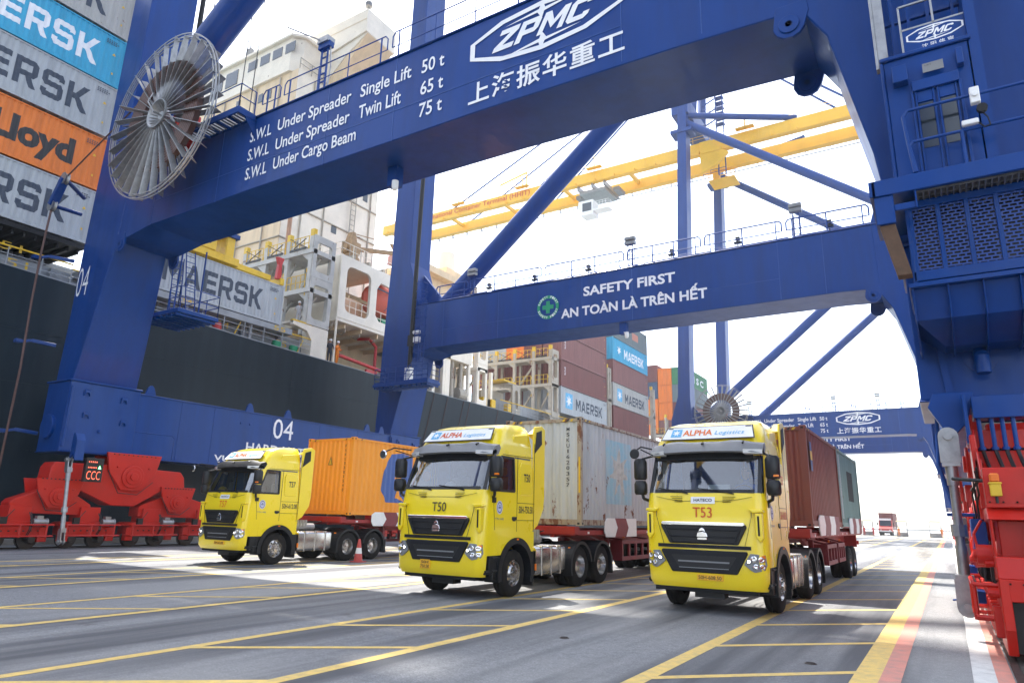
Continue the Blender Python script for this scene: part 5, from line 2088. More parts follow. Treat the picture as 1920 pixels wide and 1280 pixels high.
    for x in xs_:
        lift = .03 if .5 < abs(x) < .8 else 0
        o = max(0, abs(x)-.8)**1.5*.7
        dz = -.03*x*x
        rgs.append([(x, y+o, z+dz+(lift if z > 3.3 else 0)) for y, z in ((.20, 3.25), (.24, 3.22), (.46, 3.24), (.56, 3.40), (.50, 3.48), (.30, 3.42))])
    b2.loft(rgs)
    vz = b2.build("sun_visor", MIDGREY if code != "T57" else DKGREY, root, smooth=50)
    b = MB()
    for s in (-1, 1):
        o = .16
        b.prism([(.19+.02, 3.22), (.19+.02, 3.30), (.4, 3.34), (.4, 3.2)], 'x', s*.85, s*1.2)
    b.v = [(x, y+max(0, abs(x)-.8)**1.5*.7-.012, z-.03) for x, y, z in b.v]
    b.build("marker_lamp", paint("clear_lens", (.6, .6, .58), rough=.2, dirt=.1), vz)
    b = MB()
    for x in (-.85, 0, .85):
        b.tube((x, .3, 3.44), (x, .22, 3.40), .022, 8)
    b.build("visor_bolt", BLACK, vz)
    # roof sign
    yd = Vector((0, .21, .25)).normalized()
    o0 = Vector((0, .60, 3.535))+Vector((0, -yd.z, yd.y))*.03
    def pan(k, wB, wT, h0, h1, off, nm, mt, par):
        return flat([poly([(-wB, h0), (wB, h0), (wT, h1), (-wT, h1)])], o0+Vector((0, -yd.z, yd.y))*off, E1, yd, nm, mt, par)
    sg = pan(0, 1.03, .95, -.02, .40, .0, "roof_sign", BLACK, cab)
    pan(0, 1.0, .925, .005, .375, .006, "sign_panel", WHITE, sg)
    oo = o0+Vector((0, -yd.z, yd.y))*.012
    flat([poly([(-.82, .07), (-.58, .07), (-.575, .31), (-.80, .31)])], oo, E1, yd, "logo_square", SKYBLUE, sg)
    flat([star7(-.695, .19, .1)], oo+Vector((0, -yd.z, yd.y))*.004, E1, yd, "star", SIGNWHITE, sg)
    lettering("ALPHA", oo+E1*(-.55)+yd*.1, E1, yd, .66, .18, TEXT_ORANGE if code != "T50" else TEXT_RED, sg, bold=.03)
    lettering("Logistics", oo+E1*.15+yd*.075, E1, yd, .62, .15, SKYBLUE, sg, bold=.01, slant=.25, spacing=1.1)
    for s in (-1, 1):
        flat([rect(s*.86-.06, .33, s*.86+.06, .36)], oo, E1, yd, "sign_lamp", BLACK, sg)
    # mirrors
    for s in (-1, 1):
        b = MB()
        b.pipe([(s*1.2, .5, 3.2), (s*1.36, .26, 3.12), (s*1.38, .24, 3.0)], .025, 8)
        b.pipe([(s*1.22, .42, 2.2), (s*1.36, .28, 2.26), (s*1.38, .26, 2.4)], .035, 8)
        b.box(s*1.22, s*1.27, .36, .5, 2.1, 2.22)
        ar = b.build("mirror_arm", BLACK, root)
        b = MB()
        for z0_, z1_ in ((2.66, 3.12), (2.34, 2.64)):
            rg = []
            for z_, k_ in ((z0_, .8), (z0_+.05, 1), (z1_-.07, 1), (z1_, .75)):
                rg.append([(s*1.41+dx*k_, .25+dy*k_, z_) for dx, dy in ((-.12, .1), (-.15, 0), (-.11, -.09), (.0, -.13), (.11, -.09), (.14, 0), (.12, .1))])
            b.loft(rg)
        b.build("mirror_housing", BLACK, ar, smooth=50)
        b = MB()
        b.box(s*1.41-.1, s*1.41+.1, .352, .356, 2.70, 3.05)
        b.build("mirror_glass", CHROME, ar)
        if s > 0:
            b = MB()
            b.box(1.42, 1.53, .13, .2, 2.7, 2.74)
            b.build("mirror_indicator", AMBER, ar)
    k_ = .45 if code == "T53" else 1.0
    b = MB()                                          # front mirror on the passenger corner
    b.pipe([(-1.15, .3, 3.33), (-1.2-.2*k_, -.05+.1*(1-k_), 3.36), (-1.2-.42*k_, -.18+.1*(1-k_), 3.25)], .018, 6)
    b.pipe([(-1.15, .35, 3.2), (-1.2-.2*k_, .0, 3.3)], .014, 6)
    fm = b.build("mirror_arm", BLACK, root)
    b = MB()
    b.lathe([(.02, -.01), (.09, -.008), (.11, .01), (.11, .02), (.02, .02)], (-1.2-.44*k_, -.18+.1*(1-k_), 3.2), 'y', 18)
    b.build("kerb_mirror", CHROME if code != "T53" else BLACK, fm, smooth=40)
    # wipers
    b = MB()
    up_ = Vector((0, .3, .78)).normalized()
    for x0_, x1_ in ((-.95, -.35), (-.1, .6)):
        b.beam((x0_, .125, 2.47), (x1_, .112, 2.40), .02, .02)
        b.beam(((x0_+x1_)/2-.02, .11, 2.44), (x1_+.05, .10, 2.36), .02, .02)
    b.build("wiper", BLACK, cab)
    # interior
    b = MB()
    b.box(-1.15, 1.15, .36, .78, 1.6, 2.36)
    b.box(-1.18, 1.18, .4, 2.2, 1.5, 1.56)
    b.box(-1.18, 1.18, 2.1, 2.16, 1.5, 3.25)
    b.box(-1.15, 1.15, .75, 2.15, 3.2, 3.24)
    for s in (-1, 1):
        b.box(s*1.17, s*1.2, .6, 2.1, 1.56, 2.33)
        b.box(s*1.17, s*1.2, 1.36, 2.1, 2.3, 3.2)
    it = b.build("cab_interior", paint("cab_trim", (.10, .105, .11), rough=.7, dirt=.2, scale=4), root)
    b = MB()
    for x in (-.62, .62):
        b.box(x-.26, x+.26, 1.2, 1.7, 1.95, 2.1)
        b.box(x-.25, x+.25, 1.65, 1.8, 2.1, 2.75)
        b.box(x-.14, x+.14, 1.68, 1.78, 2.78, 2.98)
    b.build("seat", MIDGREY, it, bevel=.04)
    b = MB()
    b.lathe([(.21, -.012), (.235, 0), (.21, .012), (.195, 0)], (0, 0, 0), 'z', 24, closed_profile=True)
    b.tube((0, 0, 0), (0, -.2, -.0), .015, 6)
    b.tube((0, 0, 0), (-.2, .0, -.0), .015, 6)
    b.tube((0, 0, 0), (.2, .0, -.0), .015, 6)
    mtx = Matrix.Translation((.62, .92, 2.42)) @ Matrix.Rotation(R(48), 4, 'X')
    b.v = [tuple(mtx @ Vector(p)) for p in b.v]
    b.build("steering_wheel", BLACK, it)
    b = MB()
    b.quad((-1.1, 1.32, 2.35), (-1.1, 1.32, 3.15), (-.9, 1.6, 3.15), (-.9, 1.6, 2.35))
    b.quad((1.13, 1.2, 2.4), (1.13, 1.2, 3.18), (1.08, 1.9, 3.18), (1.08, 1.9, 2.4))
    for i in range(7):
        b.box(.35+i*.1, .39+i*.1, 1.98+.03*(i % 2), 2.06, 2.4, 3.15)
    b.build("curtain", BLUE_SEAT, it)
    if code == "T57":
        b = MB()
        b.lathe([(.02, .1), (.11, .07), (.15, 0), (.19, -.02), (.02, -.02)], (-.75, .5, 2.5), 'z', 16)
        b.build("safety_helmet", YELLOW, it, smooth=50)
    if code == "T50":
        b = MB()
        b.lathe([(.02, .16), (.09, .13), (.15, .05), (.17, 0), (.2, -.02), (.02, -.02)], (.0, .45, 2.42), 'z', 18)
        b.build("safety_helmet", WHITE, it, smooth=50)
        b = MB()
        b.lathe([(.02, -.01), (.12, -.01), (.12, .01), (.02, .01)], (-.72, .42, 2.7), 'y', 20)
        b.build("hanging_disc", paint("brown_disc", (.35, .12, .03), rough=.5), it)
    if code == "T53":
        b = MB()
        b.box(.05, .5, .38, .42, 2.38, 2.56)
        b.box(-.35, .0, .36, .4, 2.36, 2.43)
        b.build("papers", WHITE, it)


def add_driver(label, x, y, z, shirt):
    """a seated driver: torso, head, arms reaching to the wheel"""
    p = thing("person", label, "person", (x, y, z), group="people")
    V = {'pel': ((0, .05, .1), .16), 'bel': ((0, .03, .28), .16), 'che': ((0, .0, .48), .17), 'nk': ((0, -.02, .64), .07), 'nk2': ((0, -.04, .72), .06),
         'hd': ((0, -.05, .80), .10), 'tp': ((0, -.04, .90), .085)}
    E = [('pel', 'bel'), ('bel', 'che'), ('che', 'nk'), ('nk', 'nk2'), ('nk2', 'hd'), ('hd', 'tp')]
    for s, nm in ((-1, 'l'), (1, 'r')):
        V['s'+nm] = ((s*.2, .0, .56), .07)
        V['e'+nm] = ((s*.28, -.14, .34), .052)
        V['w'+nm] = ((s*.17, -.40, .40), .036)
        V['h'+nm] = ((s*.15, -.48, .43), .04)
        E += [('che', 's'+nm), ('s'+nm, 'e'+nm), ('e'+nm, 'w'+nm), ('w'+nm, 'h'+nm)]
        V['k'+nm] = ((s*.14, -.42, .12), .085)
        V['a'+nm] = ((s*.14, -.5, -.3), .06)
        E += [('pel', 'k'+nm), ('k'+nm, 'a'+nm)]
    skin_body("body", V, E, SKIN if False else shirt, p)
    h = MB()
    rg = []
    for zz_, rr in ((.71, .05), (.75, .08), (.80, .095), (.86, .1), (.92, .09), (.97, .05)):
        rg.append([(rr*.85*math.cos(a), -.05+rr*math.sin(a)-(.02 if math.sin(a) < -.5 and .77 < zz_ < .84 else 0), zz_) for a in [2*math.pi*i/14 for i in range(14)]])
    h.loft(rg)
    h.build("face", SKIN, p, smooth=60)
    h = MB()
    rg = []
    for zz_, rr in ((.88, .108), (.93, .1), (.975, .06), (.985, .02)):
        rg.append([(rr*.88*math.cos(a), -.035+rr*math.sin(a), zz_) for a in [2*math.pi*i/14 for i in range(14)]])
    h.loft(rg)
    h.build("hair", HAIR, p, smooth=60)
    for s in (-1, 1):
        h = MB()
        h.lathe([(.02, -.01), (.035, 0), (.04, .03), (.03, .06), (.01, .07)], (s*.15, -.5, .43), 'y', 10)
        for k in range(4):
            h.tube((s*.15+(-.03+.02*k), -.54, .44), (s*.15+(-.03+.02*k), -.585, .41), .009, 6)
        h.tube((s*.12, -.5, .45), (s*.10, -.54, .46), .01, 6)
        h.build("hand", SKIN, p, smooth=50)
    return p


def skin_body(name, V, E, mat, parent, sub=1):
    names = list(V)
    me = bpy.data.meshes.new(name)
    me.from_pydata([V[k][0] for k in names], [(names.index(a), names.index(b)) for a, b in E], [])
    o = bpy.data.objects.new(name, me)
    me.materials.append(mat)
    COL.objects.link(o)
    o.parent = parent
    sk = o.modifiers.new("skin", 'SKIN')
    sk.use_smooth_shade = True
    for i, k in enumerate(names):
        v = me.skin_vertices[0].data[i]
        r_ = V[k][1]
        v.radius = r_ if isinstance(r_, tuple) else (r_, r_)
        v.use_root = (i == 0)
    ss = o.modifiers.new("sub", 'SUBSURF')
    ss.levels = sub
    ss.render_levels = sub
    return o


def make_tractor(code, label, plate, sidecode, cx, fy, rz=0.0):
    root = thing("tractor_truck", label, "truck", (cx, fy, 0), rz, group="yellow terminal trucks")
    make_cab(root, code, plate, sidecode, None, None)
    b = MB()
    for s in (-1, 1):
        b.box(s*.36, s*.44, .9, 7.1, .72, 1.0)
    for y in (1.45, 4.9, 6.3):
        b.tube((-.95, y, .53), (.95, y, .53), .09, 10)
        b.lathe([(.1, -.14), (.22, -.08), (.24, 0), (.22, .08), (.1, .14)], (0, y, .53), 'x', 12)
    b.box(-.9, .9, .6, .8, .38, .5)
    b.box(-.3, .3, .3, .6, .3, .42)
    b.box(-.5, .5, 1.0, 2.2, .5, 1.2)
    b.box(-.45, .45, 2.2, 2.5, 1.0, 1.5)
    ch = b.build("chassis", BLACK, root)
    b = MB()
    b.box(-.45, .45, 5.0, 6.0, 1.02, 1.12)
    b.prism([(5.0, 1.12), (6.2, 1.12), (6.35, 1.02), (5.0, 1.02)], 'x', -.5, .5)
    b.build("fifth_wheel", DKGREY, root, bevel=.01)
    for s in (-1, 1):
        wheel_parts(root, s*1.04, 1.45, out=s)
        for y in (4.9, 6.3):
            wheel_parts(root, s*1.06, y, out=s, dual=True, front=False)
    # tank
    for s in (-1, 1):
        b = MB()
        rg = []
        for y, k in ((2.42, .97), (2.44, 1), (3.98, 1), (4.0, .97)):
            c = .09
            pts = []
            for (ux, uz), a0 in (((1.22-c, 1.10-c), 0), ((.62+c, 1.10-c), 90), ((.62+c, .42+c), 180), ((1.22-c, .42+c), 270)):
                for t in (0, 30, 60, 90):
                    pts.append((ux+c*math.cos(R(a0+t)), uz+c*math.sin(R(a0+t))))
            mx_, mz_ = .92, .76
            rg.append([(s*(mx_+(px_-mx_)*k), y, mz_+(pz_-mz_)*k) for px_, pz_ in pts])
        b.loft(rg)
        tk = b.build("fuel_tank", ALU if s > 0 else DKGREY, root, smooth=40)
        b = MB()
        for y in (2.72, 3.22, 3.7):
            b.box(s*.60, s*1.235, y-.03, y+.03, .405, 1.115)
        b.build("tank_strap", ALU, tk, bevel=.01)
        b = MB()
        b.tube((s*.95, 2.75, 1.1), (s*.95, 2.75, 1.17), .07, 14)
        b.build("filler_cap", BLACK, tk)
        b = MB()
        b.box(s*1.225, s*1.245, 2.36, 2.42, .55, .7)
        b.box(s*1.245, s*1.26, 4.1, 4.2, 1.02, 1.06)
        b.build("side_marker", AMBER, root)
        # rear mudguards
        for y in (4.9, 6.3):
            b = MB()
            a0, a1 = (-20, 170) if y < 5 else (10, 200)
            outer = [(y-.66*math.cos(R(t)), .53+.66*math.sin(R(t))) for t in range(a0, a1+1, 10)]
            inner = [(y-.63*math.cos(R(t)), .53+.63*math.sin(R(t))) for t in range(a0, a1+1, 10)]
            for i in range(len(outer)-1):
                b.prism([outer[i], outer[i+1], inner[i+1], inner[i]], 'x', s*.6, s*1.25)
                o2, o3 = outer[i], outer[i+1]
            rim = [(y-.58*math.cos(R(t)), .53+.58*math.sin(R(t))) for t in range(a0, a1+1, 10)]
            for i in range(len(outer)-1):
                b.prism([outer[i], outer[i+1], rim[i+1], rim[i]], 'x', s*1.245, s*1.265)
            b.build("mudguard", DKGREY, root, smooth=30)
        b = MB()
        b.box(s*.7, s*1.2, 2.3, 2.34, .2, 1.0)
        b.box(s*.7, s*1.24, 7.0, 7.03, .25, .75)
        b.build("mud_flap", BLACK, root)
    # air lines, exhaust stack and tanks behind the cab
    b = MB()
    for i in range(6):
        x = -.2+i*.12
        b.pipe([(x, 2.45, 1.85), (x+.02, 2.8, 1.35+.03*i), (x, 3.3, 1.3), (x+.03, 4.2, 1.45)], .018, 5)
    b.build("air_line", BLACK, root)
    b = MB()
    for i in range(4):
        b.tube((.35+i*.14, 2.5, 1.5), (.35+i*.14, 2.62, 1.62), .05, 8)
        b.tube((1.0, 2.5+i*.13, 1.25), (1.0, 2.5+i*.13, 1.5), .045, 8)
    b.tube((.6, 2.7, 1.25), (.6, 3.6, 1.25), .12, 12)
    b.build("valve_block", GALV, root, smooth=40)
    return root


def chevron_plate(root, x, y0, z0, L, H, n, first_white=True):
    """guide plate with slanted red and white bands"""
    w = L/n
    for i in range(n):
        b = MB()
        a = y0+i*w
        e = a+w
        k = .18*H/.5
        if i == 0:
            pts = [(a+k*.6, z0), (e-.12, z0), (e+k-.12, z0+H*.5), (e-.12, z0+H), (a+k, z0+H), (a, z0+H*.8), (a, z0+H*.3)]
        else:
            pts = [(a-.12, z0), (e-.12, z0), (e+k-.12 if i < n-1 else e-.12, z0+H*.5), (e-.12, z0+H), (a-.12, z0+H), (a+k-.12, z0+H*.5)]
        b.prism(pts, 'x', x-.03, x)
        b.build("guide_plate", WHITE if (i % 2 == 0) == first_white else TRAILER_MAROON, root)


def make_trailer(label, cx, y0, L, ztop, axles, plates, guards, legs):
    root = thing("container_trailer", label, "trailer", (cx, y0, 0), group="red container trailers")
    b = MB()
    for s in (-1, 1):
        b.prism([(0.1, ztop-.12), (2.6, ztop-.12), (L-.1, ztop-.12), (L-.1, ztop-.55), (3.6, ztop-.55), (2.6, ztop-.33), (0.1, ztop-.33)], 'x', s*.42, s*.55)
    for y in (0.1, 1.4, 2.8, 4.4, 6, 7.6, 9.2, L-.3):
        if y < L:
            b.box(-1.18, 1.18, y, y+.12, ztop-.27, ztop-.13)
    for y in (.05, L-.35):
        b.box(-1.22, 1.22, y, y+.3, ztop-.24, ztop-.02)
    b.box(-1.0, 1.0, L-.12, L, ztop-.75, ztop-.25)
    for s in (-1, 1):
        b.box(s*1.1, s*1.2, .3, L-.2, ztop-.26, ztop-.12)
    fr = b.build("frame", TRAILER_RED, root, bevel=.01)
    b = MB()
    for y in [.9+i*1.15 for i in range(int(L/1.15)-1)]:
        b.box(1.2, 1.204, y, y+.12, ztop-.22, ztop-.16)
    b.build("reflector", WHITE, fr)
    for y in axles:
        for s in (-1, 1):
            wheel_parts(root, s*1.06, y, out=s, dual=True, front=False)
    b = MB()
    for y in axles:
        b.tube((-.9, y, .53), (.9, y, .53), .08, 8)
        for s in (-1, 1):
            b.beam((s*.5, y-.5, .7), (s*.5, y+.5, .7), .08, .12)
            b.beam((s*.5, y-.5, .75), (s*.5, y-.6, ztop-.5), .08, .1)
    b.build("axle", BLACK, root)
    for (py, pl, pn, fw, pz, ph) in plates:
        chevron_plate(root, 1.29, py, pz, pl, ph, pn, fw)
        chevron_plate(root, -1.26, py, pz, pl, ph, pn, fw)
    for (gy, gl, gz, gh) in guards:
        b = MB()
        for s in (1, -1):
            x = s*1.12
            b.box(x-.03, x+.03, gy, gy+gl, gz, gz+.12)
            b.box(x-.03, x+.03, gy, gy+gl, gz+gh-.12, gz+gh)
            k = max(2, round(gl/.6))
            for i in range(k+1):
                yy = gy+(gl-.1)*i/k
                b.box(x-.03, x+.03, yy, yy+.1, gz+.12, gz+gh-.12)
            for yy in (gy+.1, gy+gl-.15):
                b.beam((x, yy, gz+gh), (s*.5, yy, ztop-.35), .05, .05)
            b.box(x-.4*s, x-.03*s, gy, gy+.04, gz, gz+gh)
        b.build("side_guard", TRAILER_MAROON, root, bevel=.006)
    for ly in legs:
        b = MB()
        for s in (-1, 1):
            b.box(s*.75-.07, s*.75+.07, ly-.07, ly+.07, .3, ztop-.35)
            b.box(s*.75-.14, s*.75+.14, ly-.12, ly+.12, .26, .3)
        b.box(-.75, .75, ly-.03, ly+.03, .9, 1.0)
        b.build("landing_leg", TRAILER_MAROON, root, bevel=.01)
    b = MB()
    for y in (L-.14,):
        for s in (-1, 1):
            b.box(s*.95-.12, s*.95+.12, L, L+.03, ztop-.65, ztop-.5)
    b.build("tail_lamp", REDP, root)
    b = MB()
    for (gy, gl, gz, gh) in guards:
        b.tube((1.16, gy+.05, gz+gh+.1), (1.2, gy+.05, gz+gh+.1), .035, 8)
    if b.v:
        b.build("side_marker", AMBER, root)
    return root


# placement --------------------------------------------------------------
make_tractor("T53", "yellow truck numbered T53 pulling a brown and a green container", "50H-608.50", "50H-608.50", -4.31, 14.35)
make_tractor("T50", "yellow truck numbered T50 in front of the rusty pale grey container", "50H 750.58", "50H-750.58", -9.95, 12.8)
make_tractor("T57", "yellow truck numbered T57 with the orange container behind it", "50H-612.08", "50H-612.08", -21.12, 15.15)
add_driver("truck driver in a blue shirt at the wheel of truck T53", -4.31+.62, 14.35+1.35, 2.0, CLOTH_BLUE)
add_driver("truck driver seated in the dark cab of truck T50", -9.95+.62, 12.8+1.35, 2.0, CLOTH_DARK)

make_trailer("red trailer under the brown and green containers behind truck T53", -4.31, 19.6, 12.6, 1.70, (8.2, 9.5), [(1.3, 4.2, 4, True, 1.5, .55), (8.2, 4.0, 4, True, 1.5, .55)], [(3.4, 2.0, .62, .6), (5.8, 1.6, .62, .6)], [3.0])
make_trailer("red trailer under the rusty grey container behind truck T50", -9.98, 17.35, 12.6, 1.60, (8.6, 9.9, 11.2), [(1.9, 2.6, 3, True, 1.28, .55)], [(3.5, 2.4, .55, .62)], [3.2])
make_trailer("red trailer under the orange container behind truck T57", -21.12, 19.5, 12.6, 1.66, (8.6, 9.9, 11.2), [(1.7, 2.4, 3, True, 1.3, .55)], [(4.4, 2.4, .55, .62)], [3.0])

brown = cmat("brown", (.22, .055, .035), rust=.1)
teal = cmat("green_grey", (.16, .26, .235), rust=.25)
grey = cmat("pale_grey", (.50, .52, .52), rust=.42)
rustyframe = cmat("rusty_frame", (.36, .30, .22), rust=.85)
orange = cmat("orange", (.85, .31, .014), rust=.02, dirt=.06, streak=.05)
c = container("brown twenty foot container directly behind truck T53", -3.05, 19.95, 1.72, brown, L=6.06, W=2.5, H=2.7, detail=True, marks=False)
b = MB(); b.box(.002, .006, .45, .75, 1.5, 2.3); b.build("blue_sticker", paint("sticker_blue", (.04, .08, .25), rough=.5), c)
b = MB(); b.box(.007, .009, .45, .75, 1.8, 2.05); b.build("yellow_sticker", YELLOW, c)
c = container("green grey twenty foot container behind the brown one", -3.05, 26.1, 1.72, teal, L=6.06, W=2.5, H=2.7, detail=True, marks=False)
side_shape(c, [rect(0, 0, 1.7, 1.1)], 2.6, .95, 1.7, paint("dark_patch", (.05, .055, .05), rough=.7, dirt=.5, scale=3), name="paint_patch")
end_vs = "CHINA SHIPPING"
side_text(c, "|||||||||||", .5, .3, .35, 2.2, SIGNWHITE, bold=0.0)
c = container("rusty pale grey forty foot container behind truck T50", -8.70, 17.68, 1.6, grey, L=12.19, W=2.56, H=3.05, frame_mat=rustyframe, detail=True, marks=False)
end_text_vertical(c, "MSKU1620357", -.42, 2.78, .1, 1.75, TEXT_BLACK)
lg = side_shape(c, [rect(0, 0, 2.1, 1.95)], 1.75, .65, 2.1, paint("faded_logo_blue", (.30, .50, .58), rough=.6, dirt=.5, scale=2.5, dirtcol=(.46, .50, .50), rust=.35, rustscale=4))
side_shape(c, [star7(1.05, .98, .8)], 1.75, .65, 2.1, paint("faded_white", (.55, .55, .5), rough=.6, dirt=.3, scale=4, rust=.5, rustscale=5), name="star", off=.008)
b = MB(); b.box(-.08, -.03, -.008, .0, .9, 1.9); b.build("yellow_label", YELLOW, c)
c = container("orange forty foot container with a blue emblem behind truck T57", -19.86, 19.9, 1.7, orange, L=12.19, W=2.62, H=3.05, detail=True, marks=False)
sh = [poly([(0, .5), (.35, 0), (1.6, 0), (1.9, .4), (1.9, 2.0), (1.2, 2.1), (.5, 2.0), (.12, 1.3)])]
lg = side_shape(c, sh, 1.8, .55, 2.0, paint("lion_blue", (.05, .11, .33), rough=.5, dirt=.1), name="blue_emblem")
side_shape(c, [poly([(.75, 1.0), (1.0, 1.2), (1.2, 1.9), (1.1, 1.2), (1.35, 1.1), (1.0, .95)]), poly([(.9, .2), (1.05, .75), (1.2, .3), (1.5, .05)])], 1.8, .55, 2.0, orange, name="emblem_cut", off=.008)
b = MB(); b.add([(-1.35, -.006, 1.95), (-1.1, -.006, 1.95), (-1.22, -.006, 2.3)], [(0, 1, 2)]); wl = b.build("warning_triangle", TEXT_BLACK, c)
b = MB(); b.add([(-1.31, -.009, 1.97), (-1.14, -.009, 1.97), (-1.22, -.009, 2.23)], [(0, 1, 2)]); b.build("triangle_face", YELLOW, wl)
end_text_vertical(c, "FANU3381540", -.42, 2.78, .07, 1.9, TEXT_BLACK)

# traffic cone
p = at(671, 1053, Z=0)
cn = thing("traffic_cone", "faded red and white traffic cone beside the rear wheels of truck T57", "traffic cone", (p.x, p.y, 0))
k = 1.1
b = MB(); b.box(-.2*k, .2*k, -.2*k, .2*k, 0, .035); b.lathe([(.15*k, .03), (.115*k, .28*k), (.02, .28*k)], (0, 0, 0), 'z', 20); b.lathe([(.085*k, .47*k), (.045*k, .72*k), (.03*k, .76*k), (.005, .76*k)], (0, 0, 0), 'z', 20)
b.build("cone_body", paint("cone_red", (.55, .08, .07), rough=.6, dirt=.2, scale=8), cn, smooth=40)
b = MB(); b.lathe([(.115*k, .28*k), (.085*k, .47*k)], (0, 0, 0), 'z', 20); b.build("reflective_band", WHITE, cn, smooth=40)
# ------------------------------------------------------------------ the ship
ship = thing("container_ship", "dark grey hulled container ship alongside the quay with cream bridge tower", "ship", (-55, 40, 0), world=True)
HX = -38.0


def plate_hole(mb, x0, x1, y0, y1, z0, z1, hy0, hy1, hz0, hz1, c):
    """steel plate in a YZ plane with one round-cornered opening"""
    inner, outer = [], []
    for (cy, cz), a0 in (((hy1-c, hz1-c), 0), ((hy0+c, hz1-c), 90), ((hy0+c, hz0+c), 180), ((hy1-c, hz0+c), 270)):
        for t in (0, 22, 45, 67, 90):
            a = R(a0+t)
            inner.append((cy+c*math.cos(a), cz+c*math.sin(a)))
        k = {0: (y1, z1), 90: (y0, z1), 180: (y0, z0), 270: (y1, z0)}[a0]
        e1 = {0: (y1, hz1-c), 90: (hy0+c, z1), 180: (y0, hz0+c), 270: (hy1-c, z0)}[a0]
        e2 = {0: (hy1-c, z1), 90: (y0, hz1-c), 180: (hy0+c, z0), 270: (y1, hz0+c)}[a0]
        outer += [e1, ((e1[0]+k[0])/2, (e1[1]+k[1])/2), k, ((e2[0]+k[0])/2, (e2[1]+k[1])/2), e2]
    rings = [[(x0, p[0], p[1]) for p in inner], [(x1, p[0], p[1]) for p in inner], [(x1, p[0], p[1]) for p in outer], [(x0, p[0], p[1]) for p in outer], [(x0, p[0], p[1]) for p in inner]]
    mb.loft(rings, cap=False)


b = MB()
top = [(-80, 13.9), (13, 13.2), (28, 12.75), (38, 12.62), (47.5, 12.4), (66, 12.36), (150, 12.5)]
b.prism([(-80, -6)]+top+[(150, -6)], 'x', -74, HX)
hull = b.build("hull", SHIP_HULL, ship)
b = MB()
for y in (-2, 9, 20.5, 31.5, 43, 55, 67):
    b.box(HX, HX+.012, y-.02, y+.02, -2, 12.2)
for z in (1.2, 4.4, 7.6, 10.2):
    b.box(HX, HX+.012, -60, 140, z-.015, z+.015)
b.build("weld_bead", SHIP_HULL, hull)
b = MB()
for p, q in zip(top[:-1], top[1:]):
    b.beam((HX-.05, p[0], p[1]+.02), (HX-.05, q[0], q[1]+.02), .12, .05)
b.build("gunwale", SHIP_GREY, hull)
b = MB()
for y in (47.5, 49.5, 52, 53, 58, 61, 64):
    b.pipe([(HX+.03, y, 12.3), (HX+.04, y-1.2, 8), (HX+.03, y-2.0, 3)], .03, 4)
b.build("scuff_stain", SHIP_DECK, hull)
# deck, coaming and railing
b = MB()
b.box(-73, HX-.2, -70, 148, 11.9, 12.3)
b.build("main_deck", SHIP_DECK, ship)
b = MB()
b.box(-72, -39.6, -40, 33.6, 12.3, 14.15)
b.box(-72, -39.6, 60, 148, 12.3, 13.9)
for y in range(-20, 33, 3):
    b.box(-39.6, -39.3, y, y+.12, 12.4, 14.1)
b.build("hatch_coaming", SHIP_GREY, ship)
b = MB()
b.box(-72, -38.1, -14, 16.9, 15.2, 15.45)
for i in range(60):
    b.box(-70, -38.4, -14+i*.52, -13.9+i*.52, 14.95, 15.2)
b.build("cargo_pontoon", DKGREY, ship)
b = MB()
b.box(-60, -42, -40, 31, 12.3, 15.2)
b.build("hatch_bulkhead", SHIP_GREY, ship)
b = MB()
b.box(-72, -38.05, 17.2, 31.2, 13.85, 14.25)
b.build("hatch_cover", SHIP_GREY, ship)
b = MB()
for y0, y1 in ((-2, 16.5), (16.5, 33.0), (58.5, 71), (71, 86)):
    z0 = 13.1 if y1 < 20 else 12.85 if y1 < 40 else 12.4
    for z in (.35, .7):
        b.tube((HX-.1, y0, z0+z), (HX-.1, y1, z0+z), .025, 5)
    y = y0
    while y < y1:
        b.tube((HX-.1, y, z0-.2), (HX-.1, y, z0+1.1), .03, 5)
        y += 1.55
for y in (5.5, 11.0, 13.0, 19.8, 23.3, 28):
    b.tube((HX-.35, y, 12.6), (HX-.35, y, 13.9), .1, 8)
b.build("deck_railing", SHIP_GREY, ship)
b = MB()
for y0, y1, z0 in ((-2, 16.5, 13.1), (16.5, 33.0, 12.85), (58.5, 71, 12.4), (71, 86, 12.4)):
    b.tube((HX-.1, y0, z0+1.1), (HX-.1, y1, z0+1.1), .045, 6)
for y in (4.5, 12.2, 20.5, 26.7, 32):
    b.beam((HX-.3, y, 12.7), (HX-.3, y+.45, 13.8), .06, .06)
b.build("yellow_handrail", YELLOW, ship)
for s_, y, z in (("51", 13.5, 14.35), ("51", 13.9, 13.55), ("(54)", 22.6, 14.0), ("54", 26.0, 13.4), ("55", 29.6, 14.0), ("55", 30.8, 13.2)):
    lettering(s_, (-39.25 if z < 13.9 else -38.03 if 17 < y < 31 else -39.25, y, z if not (17 < y < 31 and z >= 13.9) else 13.88), E2, E3, 1.0, .42 if z < 13.9 or y < 17 else .32, YELLOW, ship, bold=.0, name="bay_number")
b = MB()
b.lathe([(.02, 0), (.28, 0), (.3, .3), (.28, .6), (.02, .6)], (-38.5, 25.6, 12.75), 'z', 12)
b.build("vent_drum", REDP, ship, smooth=40)
b = MB()
for y in (11.0, 30.4, 31.9):
    b.lathe([(.02, 0), (.28, 0), (.34, .2), (.3, .42), (.1, .5), (.02, .5)], (-38.6, y, 12.85 if y > 20 else 13.3), 'z', 12)
b.build("mushroom_vent", GREEN, ship, smooth=40)


